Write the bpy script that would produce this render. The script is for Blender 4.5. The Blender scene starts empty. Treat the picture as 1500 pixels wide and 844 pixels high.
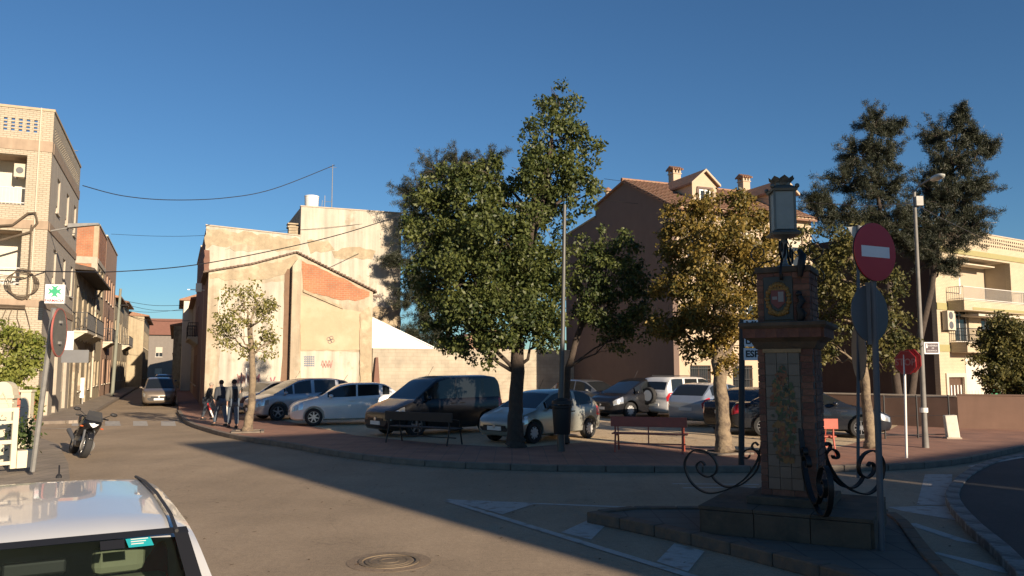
import bpy, bmesh, math, random
import numpy as np
from mathutils import Vector, Matrix
R = math.radians
PI = math.pi
rnd = random.Random(7)
scene = bpy.context.scene
col = scene.collection

# ---------------------------------------------------------------- camera
FPX, HCAM, PITCH = 1170.0, 2.15, math.atan(118 / 1170.0)
cam_d = bpy.data.cameras.new('camera'); cam = bpy.data.objects.new('camera', cam_d); col.objects.link(cam)
cam_d.sensor_width = 36; cam_d.lens = 36 * FPX / 1500; cam_d.clip_end = 3000; cam_d.clip_start = 0.05
cam.location = (0, 0, HCAM); cam.rotation_euler = (PI / 2 + PITCH, 0, 0)
scene.camera = cam
# ---------------------------------------------------------------- light
SDIR = (-0.593, 0.805); SEL = R(16.5)
sun_d = bpy.data.lights.new('sun', 'SUN'); sun = bpy.data.objects.new('sun', sun_d); col.objects.link(sun)
sun_d.energy = 5.0; sun_d.angle = R(0.5); sun_d.color = (1.0, 0.82, 0.62)
sv = Vector((SDIR[0] * math.cos(SEL), SDIR[1] * math.cos(SEL), -math.sin(SEL)))
sun.rotation_euler = sv.to_track_quat('-Z', 'Y').to_euler(); sun.location = (10, -15, 20)
world = bpy.data.worlds.new('World'); scene.world = world; world.use_nodes = True
wn = world.node_tree.nodes; wl = world.node_tree.links
sky = wn.new('ShaderNodeTexSky'); sky.sky_type = 'NISHITA'; sky.sun_disc = False
sky.sun_elevation = SEL; sky.sun_rotation = math.atan2(-SDIR[0], -SDIR[1])
sky.air_density = 1.0; sky.dust_density = 0.0; sky.ozone_density = 1.5
hs = wn.new('ShaderNodeMix'); hs.data_type = 'RGBA'; hs.blend_type = 'MULTIPLY'; hs.inputs['Factor'].default_value = 1; hs.inputs['B'].default_value = (0.45, 0.735, 1.02, 1)
wl.new(sky.outputs[0], hs.inputs['A']); wl.new(hs.outputs['Result'], wn['Background'].inputs[0]); wn['Background'].inputs[1].default_value = 0.055
scene.view_settings.view_transform = 'Standard'; scene.view_settings.look = 'None'
scene.view_settings.exposure = 0.82; scene.view_settings.gamma = 1.0
scene.render.engine = 'CYCLES'
scene.cycles.max_bounces = 6; scene.cycles.transparent_max_bounces = 12

# ---------------------------------------------------------------- surveying helpers
def ray(px, py):
    x = (px - 750) / FPX; u = (422 - py) / FPX
    return Vector((x, math.cos(PITCH) - math.sin(PITCH) * u, math.sin(PITCH) + math.cos(PITCH) * u))
def W(px, py, z=0.0):
    d = ray(px, py); t = (z - HCAM) / d.z
    return Vector((d.x * t, d.y * t, z))
def P(px, py, Y):
    d = ray(px, py); t = Y / d.y
    return Vector((d.x * t, Y, HCAM + d.z * t))

# ---------------------------------------------------------------- objects
def put(name, me, parent=None, label=None):
    o = bpy.data.objects.new(name, me); col.objects.link(o)
    if parent is not None: o.parent = parent
    if label: o['label'] = label
    return o
def thing(name, label, cat, loc=(0, 0, 0), rz=0.0, group=None):
    o = bpy.data.objects.new(name, None); col.objects.link(o)
    o.location = loc; o.rotation_euler = (0, 0, rz); o['label'] = label; o['category'] = cat
    if group: o['group'] = group
    return o
def tag(o, label, cat, group=None):
    o['label'] = label; o['category'] = cat
    if group: o['group'] = group
    return o
def struct(o, kind='structure'):
    o['kind'] = kind; return o
def dup(root, label=None, loc=None, rz=None):
    r = root.copy(); col.objects.link(r)
    if loc is not None: r.location = loc
    if rz is not None: r.rotation_euler = (0, 0, rz)
    if label: r['label'] = label
    def kids(a, b):
        for ch in list(a.children):
            c = ch.copy(); col.objects.link(c); c.parent = b; kids(ch, c)
    kids(root, r)
    return r

class MB:
    def __init__(s): s.v = []; s.f = []; s.m = []
    def add(s, vs, fs, mi=0, M=None):
        b = len(s.v)
        for p in vs:
            p = Vector(p)
            s.v.append(tuple(M @ p if M is not None else p))
        for f in fs: s.f.append([b + i for i in f]); s.m.append(mi)
        return s
    def box(s, x0, x1, y0, y1, z0, z1, mi=0, M=None):
        return s.add([(x0, y0, z0), (x1, y0, z0), (x1, y1, z0), (x0, y1, z0), (x0, y0, z1), (x1, y0, z1), (x1, y1, z1), (x0, y1, z1)],
              [(0, 3, 2, 1), (4, 5, 6, 7), (0, 1, 5, 4), (1, 2, 6, 5), (2, 3, 7, 6), (3, 0, 4, 7)], mi, M)
    def tube(s, pts, rad, n=8, mi=0, M=None, cap=True):
        pts = [Vector(p) for p in pts]
        if not hasattr(rad, '__len__'): rad = [rad] * len(pts)
        vs = []; fs = []; prev = None
        for i, p in enumerate(pts):
            d = (pts[min(i + 1, len(pts) - 1)] - pts[max(i - 1, 0)])
            d = d.normalized() if d.length > 1e-9 else Vector((0, 0, 1))
            if prev is None:
                a = d.cross(Vector((0, 0, 1)));
                if a.length < 1e-3: a = d.cross(Vector((0, 1, 0)))
                a.normalize()
            else:
                a = prev - d * prev.dot(d)
                if a.length < 1e-4: a = d.orthogonal()
                a.normalize()
            prev = a; b = d.cross(a)
            for k in range(n):
                t = 2 * PI * k / n
                vs.append(p + (a * math.cos(t) + b * math.sin(t)) * rad[i])
        for i in range(len(pts) - 1):
            for k in range(n):
                k2 = (k + 1) % n
                fs.append((i * n + k, i * n + k2, (i + 1) * n + k2, (i + 1) * n + k))
        if cap:
            fs.append(tuple(range(n - 1, -1, -1))); fs.append(tuple((len(pts) - 1) * n + k for k in range(n)))
        return s.add(vs, fs, mi, M)
    def cyl(s, p, q, r, r2=None, n=12, mi=0, M=None):
        return s.tube([p, q], [r, r if r2 is None else r2], n, mi, M)
    def lathe(s, prof, n=20, mi=0, M=None, ring=False):      # prof (r,z) about z
        vs = []; fs = []
        for r, z in prof:
            for k in range(n):
                t = 2 * PI * k / n; vs.append((r * math.cos(t), r * math.sin(t), z))
        for i in range(len(prof) - 1):
            for k in range(n):
                k2 = (k + 1) % n; fs.append((i * n + k, i * n + k2, (i + 1) * n + k2, (i + 1) * n + k))
        if ring:
            q = (len(prof) - 1) * n
            for k in range(n): k2 = (k + 1) % n; fs.append((q + k, q + k2, k2, k))
        else: fs.append(tuple(range(n - 1, -1, -1))); fs.append(tuple((len(prof) - 1) * n + k for k in range(n)))
        return s.add(vs, fs, mi, M)
    def prism(s, poly, h0, h1, mi=0, M=None):    # poly in xy, extruded z
        n = len(poly)
        a = sum(poly[i][0] * poly[(i + 1) % n][1] - poly[(i + 1) % n][0] * poly[i][1] for i in range(n))
        if a < 0: poly = list(reversed(poly))
        vs = [(p[0], p[1], h0) for p in poly] + [(p[0], p[1], h1) for p in poly]
        fs = [tuple(range(n - 1, -1, -1)), tuple(range(n, 2 * n))]
        for i in range(n):
            j = (i + 1) % n; fs.append((i, j, n + j, n + i))
        return s.add(vs, fs, mi, M)
    def vprism(s, poly, y0, y1, mi=0, M=None):   # poly in xz, extruded along y
        n = len(poly)
        a = sum(poly[i][0] * poly[(i + 1) % n][1] - poly[(i + 1) % n][0] * poly[i][1] for i in range(n))
        if a < 0: poly = list(reversed(poly))
        vs = [(p[0], y0, p[1]) for p in poly] + [(p[0], y1, p[1]) for p in poly]
        fs = [tuple(range(n)), tuple(range(2 * n - 1, n - 1, -1))]
        for i in range(n):
            j = (i + 1) % n; fs.append((j, i, n + i, n + j))
        return s.add(vs, fs, mi, M)
    def ball(s, c, r, n=10, m=7, mi=0, M=None):
        if not hasattr(r, '__len__'): r = (r, r, r)
        vs = []; fs = []
        for i in range(m + 1):
            ph = PI * i / m
            for k in range(n):
                t = 2 * PI * k / n
                vs.append((c[0] + r[0] * math.sin(ph) * math.cos(t), c[1] + r[1] * math.sin(ph) * math.sin(t), c[2] + r[2] * math.cos(ph)))
        for i in range(m):
            for k in range(n):
                k2 = (k + 1) % n; fs.append((i * n + k, (i + 1) * n + k, (i + 1) * n + k2, i * n + k2))
        return s.add(vs, fs, mi, M)
    def mesh(s, name, mats, smooth=None):
        me = bpy.data.meshes.new(name); me.from_pydata(s.v, [], s.f)
        for m in (mats if isinstance(mats, (list, tuple)) else [mats]): me.materials.append(m)
        me.polygons.foreach_set('material_index', s.m)
        if smooth:
            me.polygons.foreach_set('use_smooth', [True] * len(s.f)); me.set_sharp_from_angle(angle=R(smooth))
        me.update(); return me
    def build(s, name, mats, parent=None, smooth=None, label=None, bevel=0):
        o = put(name, s.mesh(name, mats, smooth), parent, label)
        if bevel:
            b = o.modifiers.new('bevel', 'BEVEL'); b.width = bevel; b.segments = 2; b.limit_method = 'ANGLE'
        return o

def Mloc(x, y, z, rz=0, rx=0, ry=0):
    return Matrix.Translation((x, y, z)) @ Matrix.Rotation(rz, 4, 'Z') @ Matrix.Rotation(ry, 4, 'Y') @ Matrix.Rotation(rx, 4, 'X')

def text_mesh(txt, size, m, parent, M, name='lettering', extrude=0.002, align='CENTER', bold=0.0):
    c = bpy.data.curves.new(name, 'FONT'); c.body = txt; c.size = size; c.extrude = extrude; c.align_x = align; c.align_y = 'CENTER'; c.offset = bold
    c.resolution_u = 3
    t = bpy.data.objects.new('tmp', c); col.objects.link(t)
    dg = bpy.context.evaluated_depsgraph_get()
    me = bpy.data.meshes.new_from_object(t.evaluated_get(dg)); bpy.data.objects.remove(t)
    me.transform(M); me.materials.clear(); me.materials.append(m); me.name = name
    return put(name, me, parent)

# ---------------------------------------------------------------- materials
MATS = {}
def nd(nt, t, **k):
    n = nt.nodes.new(t)
    for a, b in k.items(): setattr(n, a, b)
    return n
def mat(name, c, rough=0.8, metal=0.0, var=0.12, scale=3.0, bump=0.0, bscale=30.0, spec=0.5, coat=0.0, c2=None, c2scale=0.6, c2lo=0.5, c2hi=0.6, streak=0.0):
    if name in MATS: return MATS[name]
    m = bpy.data.materials.new(name); m.use_nodes = True; nt = m.node_tree; L = nt.links
    b = nt.nodes['Principled BSDF']
    b.inputs['Roughness'].default_value = rough; b.inputs['Metallic'].default_value = metal
    b.inputs['Specular IOR Level'].default_value = spec; b.inputs['Coat Weight'].default_value = coat
    b.inputs['Coat Roughness'].default_value = 0.03
    tc = nd(nt, 'ShaderNodeTexCoord')
    base = nd(nt, 'ShaderNodeRGB'); base.outputs[0].default_value = (*c, 1); cur = base.outputs[0]
    if c2 is not None:
        n2 = nd(nt, 'ShaderNodeTexNoise'); n2.inputs['Scale'].default_value = c2scale; n2.inputs['Detail'].default_value = 8; n2.inputs['Roughness'].default_value = 0.62
        L.new(tc.outputs['Object'], n2.inputs['Vector'])
        mr = nd(nt, 'ShaderNodeMapRange'); mr.inputs['From Min'].default_value = c2lo; mr.inputs['From Max'].default_value = c2hi
        L.new(n2.outputs[0], mr.inputs['Value'])
        mx = nd(nt, 'ShaderNodeMix', data_type='RGBA'); L.new(mr.outputs[0], mx.inputs['Factor'])
        L.new(cur, mx.inputs['A']); mx.inputs['B'].default_value = (*c2, 1); cur = mx.outputs['Result']
    if streak > 0:
        mp = nd(nt, 'ShaderNodeMapping'); mp.inputs['Scale'].default_value = (3, 3, 0.25); L.new(tc.outputs['Object'], mp.inputs[0])
        n3 = nd(nt, 'ShaderNodeTexNoise'); n3.inputs['Scale'].default_value = 1.0; n3.inputs['Detail'].default_value = 6; L.new(mp.outputs[0], n3.inputs['Vector'])
        mr = nd(nt, 'ShaderNodeMapRange'); mr.inputs['From Min'].default_value = 0.35; mr.inputs['From Max'].default_value = 0.75
        mr.inputs['To Min'].default_value = 1.0; mr.inputs['To Max'].default_value = 1 - streak; L.new(n3.outputs[0], mr.inputs['Value'])
        mu = nd(nt, 'ShaderNodeMix', data_type='RGBA', blend_type='MULTIPLY'); mu.inputs['Factor'].default_value = 1
        L.new(cur, mu.inputs['A']); L.new(mr.outputs[0], mu.inputs['B']); cur = mu.outputs['Result']
    if var > 0:
        n1 = nd(nt, 'ShaderNodeTexNoise'); n1.inputs['Scale'].default_value = scale; n1.inputs['Detail'].default_value = 7; n1.inputs['Roughness'].default_value = 0.65
        L.new(tc.outputs['Object'], n1.inputs['Vector'])
        mr = nd(nt, 'ShaderNodeMapRange'); mr.inputs['From Min'].default_value = 0.3; mr.inputs['From Max'].default_value = 0.7
        mr.inputs['To Min'].default_value = 1 - var; mr.inputs['To Max'].default_value = 1 + var; L.new(n1.outputs[0], mr.inputs['Value'])
        mu = nd(nt, 'ShaderNodeMix', data_type='RGBA', blend_type='MULTIPLY'); mu.inputs['Factor'].default_value = 1
        L.new(cur, mu.inputs['A']); L.new(mr.outputs[0], mu.inputs['B']); cur = mu.outputs['Result']
    L.new(cur, b.inputs['Base Color'])
    if bump > 0:
        n4 = nd(nt, 'ShaderNodeTexNoise'); n4.inputs['Scale'].default_value = bscale; n4.inputs['Detail'].default_value = 5
        L.new(tc.outputs['Object'], n4.inputs['Vector'])
        bp = nd(nt, 'ShaderNodeBump'); bp.inputs['Strength'].default_value = bump; bp.inputs['Distance'].default_value = 0.02
        L.new(n4.outputs[0], bp.inputs['Height']); L.new(bp.outputs[0], b.inputs['Normal'])
    MATS[name] = m; return m
def brickmat(name, c, c2, mortar, bw=0.24, bh=0.075, ms=0.012, bump=0.6, stain=0.15, rough=0.85, axis='auto', off=0.5):
    """brick colour grain for walls too far away for single bricks; u runs along the wall, v is height"""
    m = bpy.data.materials.new(name); m.use_nodes = True; nt = m.node_tree; L = nt.links
    b = nt.nodes['Principled BSDF']; b.inputs['Roughness'].default_value = rough
    tc = nd(nt, 'ShaderNodeTexCoord'); sp = nd(nt, 'ShaderNodeSeparateXYZ'); L.new(tc.outputs['Object'], sp.inputs[0])
    ad = nd(nt, 'ShaderNodeMath', operation='ADD'); L.new(sp.outputs[0], ad.inputs[0]); L.new(sp.outputs[1], ad.inputs[1])
    cb = nd(nt, 'ShaderNodeCombineXYZ')
    if axis == 'xy': L.new(sp.outputs[0], cb.inputs[0]); L.new(sp.outputs[1], cb.inputs[1])
    else: L.new(ad.outputs[0], cb.inputs[0]); L.new(sp.outputs[2], cb.inputs[1])
    br = nd(nt, 'ShaderNodeTexBrick'); L.new(cb.outputs[0], br.inputs['Vector']); br.offset = off
    br.inputs['Color1'].default_value = (*c, 1); br.inputs['Color2'].default_value = (*c2, 1); br.inputs['Mortar'].default_value = (*mortar, 1)
    br.inputs['Scale'].default_value = 1; br.inputs['Mortar Size'].default_value = ms; br.inputs['Brick Width'].default_value = bw; br.inputs['Row Height'].default_value = bh
    br.inputs['Mortar Smooth'].default_value = 0.2
    n1 = nd(nt, 'ShaderNodeTexNoise'); n1.inputs['Scale'].default_value = 1.3; n1.inputs['Detail'].default_value = 8; L.new(tc.outputs['Object'], n1.inputs['Vector'])
    mr = nd(nt, 'ShaderNodeMapRange'); mr.inputs['From Min'].default_value = 0.3; mr.inputs['From Max'].default_value = 0.7
    mr.inputs['To Min'].default_value = 1 - stain; mr.inputs['To Max'].default_value = 1 + stain; L.new(n1.outputs[0], mr.inputs['Value'])
    mu = nd(nt, 'ShaderNodeMix', data_type='RGBA', blend_type='MULTIPLY'); mu.inputs['Factor'].default_value = 1
    L.new(br.outputs['Color'], mu.inputs['A']); L.new(mr.outputs[0], mu.inputs['B']); L.new(mu.outputs['Result'], b.inputs['Base Color'])
    iv = nd(nt, 'ShaderNodeMath', operation='SUBTRACT'); iv.inputs[0].default_value = 1; L.new(br.outputs['Fac'], iv.inputs[1])
    bp = nd(nt, 'ShaderNodeBump'); bp.inputs['Strength'].default_value = bump; bp.inputs['Distance'].default_value = 0.01
    L.new(iv.outputs[0], bp.inputs['Height']); L.new(bp.outputs[0], b.inputs['Normal'])
    return m
def leafmat(name, c1, c2, trans=0.35):
    m = bpy.data.materials.new(name); m.use_nodes = True; nt = m.node_tree; L = nt.links
    b = nt.nodes['Principled BSDF']; b.inputs['Roughness'].default_value = 0.5; b.inputs['Specular IOR Level'].default_value = 0.35
    at = nd(nt, 'ShaderNodeAttribute', attribute_name='tint')
    rp = nd(nt, 'ShaderNodeMix', data_type='RGBA'); L.new(at.outputs['Fac'], rp.inputs['Factor'])
    rp.inputs['A'].default_value = (*c1, 1); rp.inputs['B'].default_value = (*c2, 1)
    L.new(rp.outputs['Result'], b.inputs['Base Color'])
    tr = nd(nt, 'ShaderNodeBsdfTranslucent'); L.new(rp.outputs['Result'], tr.inputs[0])
    mx = nd(nt, 'ShaderNodeMixShader'); mx.inputs[0].default_value = trans
    L.new(b.outputs[0], mx.inputs[1]); L.new(tr.outputs[0], mx.inputs[2]); L.new(mx.outputs[0], nt.nodes['Material Output'].inputs[0])
    return m
def glassmat(name, c=(0.02, 0.025, 0.03), alpha=1.0, rough=0.04):
    m = bpy.data.materials.new(name); m.use_nodes = True; nt = m.node_tree
    b = nt.nodes['Principled BSDF']; b.inputs['Base Color'].default_value = (*c, 1); b.inputs['Roughness'].default_value = rough
    b.inputs['Specular IOR Level'].default_value = 0.5
    if alpha < 1:
        t = nd(nt, 'ShaderNodeBsdfTransparent'); t.inputs[0].default_value = (0.75, 0.85, 0.8, 1)
        mx = nd(nt, 'ShaderNodeMixShader'); mx.inputs[0].default_value = alpha
        nt.links.new(t.outputs[0], mx.inputs[1]); nt.links.new(b.outputs[0], mx.inputs[2]); nt.links.new(mx.outputs[0], nt.nodes['Material Output'].inputs[0])
    return m
def asphaltmat(name, base, warm, rough=0.85):
    m = bpy.data.materials.new(name); m.use_nodes = True; nt = m.node_tree; L = nt.links
    b = nt.nodes['Principled BSDF']; b.inputs['Roughness'].default_value = rough; b.inputs['Specular IOR Level'].default_value = 0.3
    tc = nd(nt, 'ShaderNodeTexCoord')
    def noise(s, d=6, r=.6, vec=None):
        n = nd(nt, 'ShaderNodeTexNoise'); n.inputs['Scale'].default_value = s; n.inputs['Detail'].default_value = d; n.inputs['Roughness'].default_value = r
        L.new(vec or tc.outputs['Object'], n.inputs['Vector']); return n.outputs[0]
    a = noise(0.35, 8, .6)
    mr = nd(nt, 'ShaderNodeMapRange'); mr.inputs['From Min'].default_value = 0.38; mr.inputs['From Max'].default_value = 0.64; L.new(a, mr.inputs['Value'])
    mx = nd(nt, 'ShaderNodeMix', data_type='RGBA'); L.new(mr.outputs[0], mx.inputs['Factor']); mx.inputs['A'].default_value = (*base, 1); mx.inputs['B'].default_value = (*warm, 1)
    g9 = noise(14, 6, .75); g = noise(60, 4, .85)
    m9 = nd(nt, 'ShaderNodeMapRange'); m9.inputs['From Min'].default_value = .35; m9.inputs['From Max'].default_value = .65; m9.inputs['To Min'].default_value = .86; m9.inputs['To Max'].default_value = 1.12; L.new(g9, m9.inputs['Value'])
    mq = nd(nt, 'ShaderNodeMix', data_type='RGBA', blend_type='MULTIPLY'); mq.inputs['Factor'].default_value = 1; L.new(mx.outputs['Result'], mq.inputs['A']); L.new(m9.outputs[0], mq.inputs['B']); mx = mq
    mg = nd(nt, 'ShaderNodeMapRange'); mg.inputs['From Min'].default_value = .3; mg.inputs['From Max'].default_value = .7; mg.inputs['To Min'].default_value = .6; mg.inputs['To Max'].default_value = 1.4
    L.new(g, mg.inputs['Value'])
    mu = nd(nt, 'ShaderNodeMix', data_type='RGBA', blend_type='MULTIPLY'); mu.inputs['Factor'].default_value = 1; L.new(mx.outputs['Result'], mu.inputs['A']); L.new(mg.outputs[0], mu.inputs['B'])
    # tyre polish and oil: stretched noise running with the road
    mp = nd(nt, 'ShaderNodeMapping'); mp.inputs['Rotation'].default_value = (0, 0, R(-25)); mp.inputs['Scale'].default_value = (1.4, 0.08, 1); L.new(tc.outputs['Object'], mp.inputs[0])
    t = noise(1.0, 5, .6, mp.outputs[0]); mt = nd(nt, 'ShaderNodeMapRange'); mt.inputs['From Min'].default_value = .35; mt.inputs['From Max'].default_value = .7; mt.inputs['To Min'].default_value = 1.05; mt.inputs['To Max'].default_value = .92
    L.new(t, mt.inputs['Value'])
    mv = nd(nt, 'ShaderNodeMix', data_type='RGBA', blend_type='MULTIPLY'); mv.inputs['Factor'].default_value = 1; L.new(mu.outputs['Result'], mv.inputs['A']); L.new(mt.outputs[0], mv.inputs['B'])
    # hairline cracks
    vo = nd(nt, 'ShaderNodeTexVoronoi', feature='DISTANCE_TO_EDGE'); vo.inputs['Scale'].default_value = 0.45
    wv = nd(nt, 'ShaderNodeVectorMath', operation='ADD'); nn = nd(nt, 'ShaderNodeTexNoise'); nn.inputs['Scale'].default_value = 1.7; nn.inputs['Detail'].default_value = 6; L.new(tc.outputs['Object'], nn.inputs['Vector'])
    L.new(tc.outputs['Object'], wv.inputs[0]); L.new(nn.outputs['Color'], wv.inputs[1]); L.new(wv.outputs[0], vo.inputs['Vector'])
    mc = nd(nt, 'ShaderNodeMapRange'); mc.inputs['From Min'].default_value = 0.0; mc.inputs['From Max'].default_value = 0.010; mc.inputs['To Min'].default_value = .84; mc.inputs['To Max'].default_value = 1; L.new(vo.outputs[0], mc.inputs['Value'])
    mw = nd(nt, 'ShaderNodeMix', data_type='RGBA', blend_type='MULTIPLY'); mw.inputs['Factor'].default_value = 1; L.new(mv.outputs['Result'], mw.inputs['A']); L.new(mc.outputs[0], mw.inputs['B'])
    L.new(mw.outputs['Result'], b.inputs['Base Color'])
    bp = nd(nt, 'ShaderNodeBump'); bp.inputs['Strength'].default_value = 0.5; bp.inputs['Distance'].default_value = 0.008
    L.new(g, bp.inputs['Height']); L.new(bp.outputs[0], b.inputs['Normal'])
    return m

M_asph = asphaltmat('asphalt', (0.28, 0.215, 0.145), (0.365, 0.28, 0.19))
M_asph_dark = asphaltmat('asphalt_dark', (0.05, 0.05, 0.05), (0.07, 0.068, 0.065))
M_lot = asphaltmat('dusty_ground', (0.50, 0.38, 0.24), (0.60, 0.46, 0.29))
M_pave_red = brickmat('red_paving', (0.31, 0.155, 0.10), (0.27, 0.14, 0.095), (0.18, 0.12, 0.085), 0.4, 0.4, 0.012, 0.3, 0.2, axis='xy', off=0)
M_pave_grey = brickmat('grey_paving', (0.27, 0.225, 0.175), (0.24, 0.2, 0.155), (0.15, 0.125, 0.1), 0.3, 0.3, 0.012, 0.3, 0.2, axis='xy', off=0)
M_pave_island = brickmat('island_paving', (0.115, 0.10, 0.08), (0.10, 0.088, 0.07), (0.06, 0.052, 0.045), 0.4, 0.4, 0.012, 0.3, 0.2, axis='xy', off=0)
M_kerb = mat('kerb_stone', (0.17, 0.14, 0.11), 0.9, var=.25, scale=4, bump=.4, bscale=40)
M_kerb_ochre = mat('kerb_ochre', (0.15, 0.095, 0.06), 0.9, var=.25, scale=3, bump=.4, bscale=40, c2=(.09, .075, .06), c2scale=2)
M_paint_road = mat('road_paint', (0.40, 0.38, 0.34), 0.8, var=.15, scale=20, c2=(.24, .2, .16), c2scale=5, c2lo=.52, c2hi=.66)
M_cream_brick = brickmat('cream_brick', (0.44, 0.38, 0.285), (0.40, 0.345, 0.26), (0.28, 0.235, 0.17), .25, .085, .014, .5, .08)
M_cream_band = mat('cream_band', (0.36, 0.27, 0.19), .85, var=.1, streak=.25)
M_grey_render = mat('grey_render', (0.42, 0.37, 0.30), .9, var=.08, streak=.15)
M_white_wall = mat('white_wall', (0.62, 0.57, 0.47), .85, var=.05, streak=.08)
M_trim = mat('pale_trim', (0.52, 0.46, 0.36), .8, var=.06)
M_white = mat('white_paint', (0.75, 0.73, 0.68), .5, var=.04)
M_frame_white = mat('white_frame', (0.6, 0.58, 0.53), .5, var=.03)
M_dark_metal = mat('dark_metal', (0.03, 0.03, 0.032), .55, metal=.3, var=.1)
M_iron = mat('wrought_iron', (0.018, 0.017, 0.017), .5, metal=.5, var=.2, bump=.2)
M_galv = mat('galvanised', (0.27, 0.265, 0.25), .6, metal=.3, var=.15, scale=6, bump=.1)
M_darkgrey = mat('dark_grey_metal', (0.10, 0.105, 0.115), .6, metal=.2, var=.1)
M_pane = glassmat('window_pane', (0.03, 0.035, 0.04))
M_shutter = mat('shutter', (0.5, 0.45, 0.36), .7, var=.05)
M_brown_wood = mat('brown_wood', (0.09, 0.05, 0.03), .6, var=.2)
M_cable = mat('cable_black', (0.02, 0.02, 0.022), .6, var=0)
M_ochre_plaster = mat('ochre_plaster', (0.42, 0.345, 0.245), .95, var=.10, scale=1.2, bump=.7, bscale=7, c2=(0.50, 0.43, 0.32), c2scale=.33, c2lo=.47, c2hi=.53, streak=.42)
M_pale_plaster = mat('pale_plaster', (0.53, 0.475, 0.385), .95, var=.08, scale=1.5, bump=.4, bscale=12, c2=(0.42, 0.36, 0.27), c2scale=.5, c2lo=.57, c2hi=.63, streak=.4)
M_worn_plaster = mat('worn_plaster', (0.37, 0.30, 0.2), .95, var=.18, scale=2.5, bump=.6, bscale=9, c2=(0.46, 0.38, 0.26), c2scale=1.2, streak=.15)
M_orange_plaster = mat('orange_plaster', (0.44, 0.33, 0.215), .95, var=.07, scale=1.5, bump=.3, bscale=10, c2=(.47, .37, .25), c2scale=.5)
M_red_brick = brickmat('red_brick', (0.42, 0.165, 0.08), (0.36, 0.14, 0.07), (0.36, 0.25, 0.16), .28, .11, .012, .8, .2)
M_block = brickmat('block_wall', (0.37, 0.325, 0.25), (0.345, 0.30, 0.23), (0.31, 0.27, 0.2), .4, .2, .012, .35, .2)
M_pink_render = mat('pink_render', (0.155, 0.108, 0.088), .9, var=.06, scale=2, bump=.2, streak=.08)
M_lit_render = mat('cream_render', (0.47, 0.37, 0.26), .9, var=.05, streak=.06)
M_tile = mat('roof_tile', (0.29, 0.16, 0.10), .85, var=.3, scale=8, bump=.4, c2=(.26, .16, .1), c2scale=3)
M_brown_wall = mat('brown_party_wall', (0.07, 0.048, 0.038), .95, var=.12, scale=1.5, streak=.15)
M_low_wall = mat('low_wall_render', (0.17, 0.105, 0.075), .9, var=.12, scale=2, streak=.12, bump=.2)
M_olive_band = mat('olive_band', (0.30, 0.27, 0.12), .8, var=.05)
M_bark = mat('bark', (0.21, 0.16, 0.105), .95, var=.3, scale=7, bump=.9, bscale=18, c2=(.12, .09, .065), c2scale=5)
M_bark_dark = mat('bark_dark', (0.06, 0.045, 0.035), .95, var=.3, scale=7, bump=.9, bscale=18)
M_red_sign = mat('sign_red', (0.42, 0.02, 0.025), .4, var=.06)
M_sign_back = mat('sign_back', (0.11, 0.112, 0.115), .5, metal=.4, var=.08)
M_sign_white = mat('sign_white', (0.7, 0.7, 0.7), .45, var=.04)
M_black = mat('matt_black', (0.012, 0.012, 0.013), .6, var=0)
M_tyre = mat('tyre', (0.022, 0.022, 0.022), .85, var=.1)
M_rim = mat('alloy', (0.55, 0.55, 0.55), .3, metal=.8, var=.05)
M_rim_dull = mat('wheel_cover', (0.45, 0.45, 0.44), .45, metal=.3, var=.08)
M_lamp = mat('lamp_lens', (0.55, 0.56, 0.56), .12, metal=.6, var=.15, scale=30, coat=1)
M_tail = mat('tail_lens', (0.45, 0.015, 0.02), .15, var=0, coat=.5)
M_plate = mat('plate', (0.7, 0.7, 0.66), .5, var=.03)
M_bench_red = mat('bench_red', (0.42, 0.09, 0.055), .5, var=.15, scale=5)
M_skin = mat('skin', (0.45, 0.27, 0.19), .6, var=.05)
M_carglass = glassmat('car_glass', (0.015, 0.018, 0.02))
# ================================================================ GROUND
ZP = 0.12
g = MB(); g.add([(-600, -200, 0), (600, -200, 0), (600, 900, 0), (-600, 900, 0)], [(0, 1, 2, 3)])
struct(g.build('road', M_asph))
def wpts(l, z=0.0): return [tuple(W(x, y, z)[:2]) for x, y in l]
def sheet(name, poly, z, m, parent=None, thick=None):
    b = MB()
    if thick is None:
        b.add([(p[0], p[1], z) for p in poly], [tuple(range(len(poly)))])
    else: b.prism(poly, z - thick, z)
    me = b.mesh(name, m); bm = bmesh.new(); bm.from_mesh(me); bmesh.ops.triangulate(bm, faces=bm.faces[:])
    bmesh.ops.recalc_face_normals(bm, faces=bm.faces[:])
    if thick is None:
        for f in bm.faces:
            if f.normal.z < 0: f.normal_flip()
    bm.to_mesh(me); bm.free()
    return put(name, me, parent)
def resample(pts, step):
    out = []; acc = 0.0; pts = [Vector((p[0], p[1], 0)) for p in pts]; nxt = 0.0
    for i in range(len(pts) - 1):
        a, b = pts[i], pts[i + 1]; L = (b - a).length
        while nxt <= acc + L:
            t = (nxt - acc) / L; out.append(a.lerp(b, t)); nxt += step
        acc += L
    return out
def smooth_line(pts, n=6):
    pts = [Vector((p[0], p[1], 0)) for p in pts]; out = []
    for i in range(len(pts) - 1):
        p0, p1, p2, p3 = pts[max(i - 1, 0)], pts[i], pts[i + 1], pts[min(i + 2, len(pts) - 1)]
        for k in range(n):
            t = k / n
            out.append(0.5 * ((2 * p1) + (p2 - p0) * t + (2 * p0 - 5 * p1 + 4 * p2 - p3) * t * t + (3 * p1 - p0 - 3 * p2 + p3) * t ** 3))
    out.append(pts[-1]); return [(p.x, p.y) for p in out]
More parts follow.
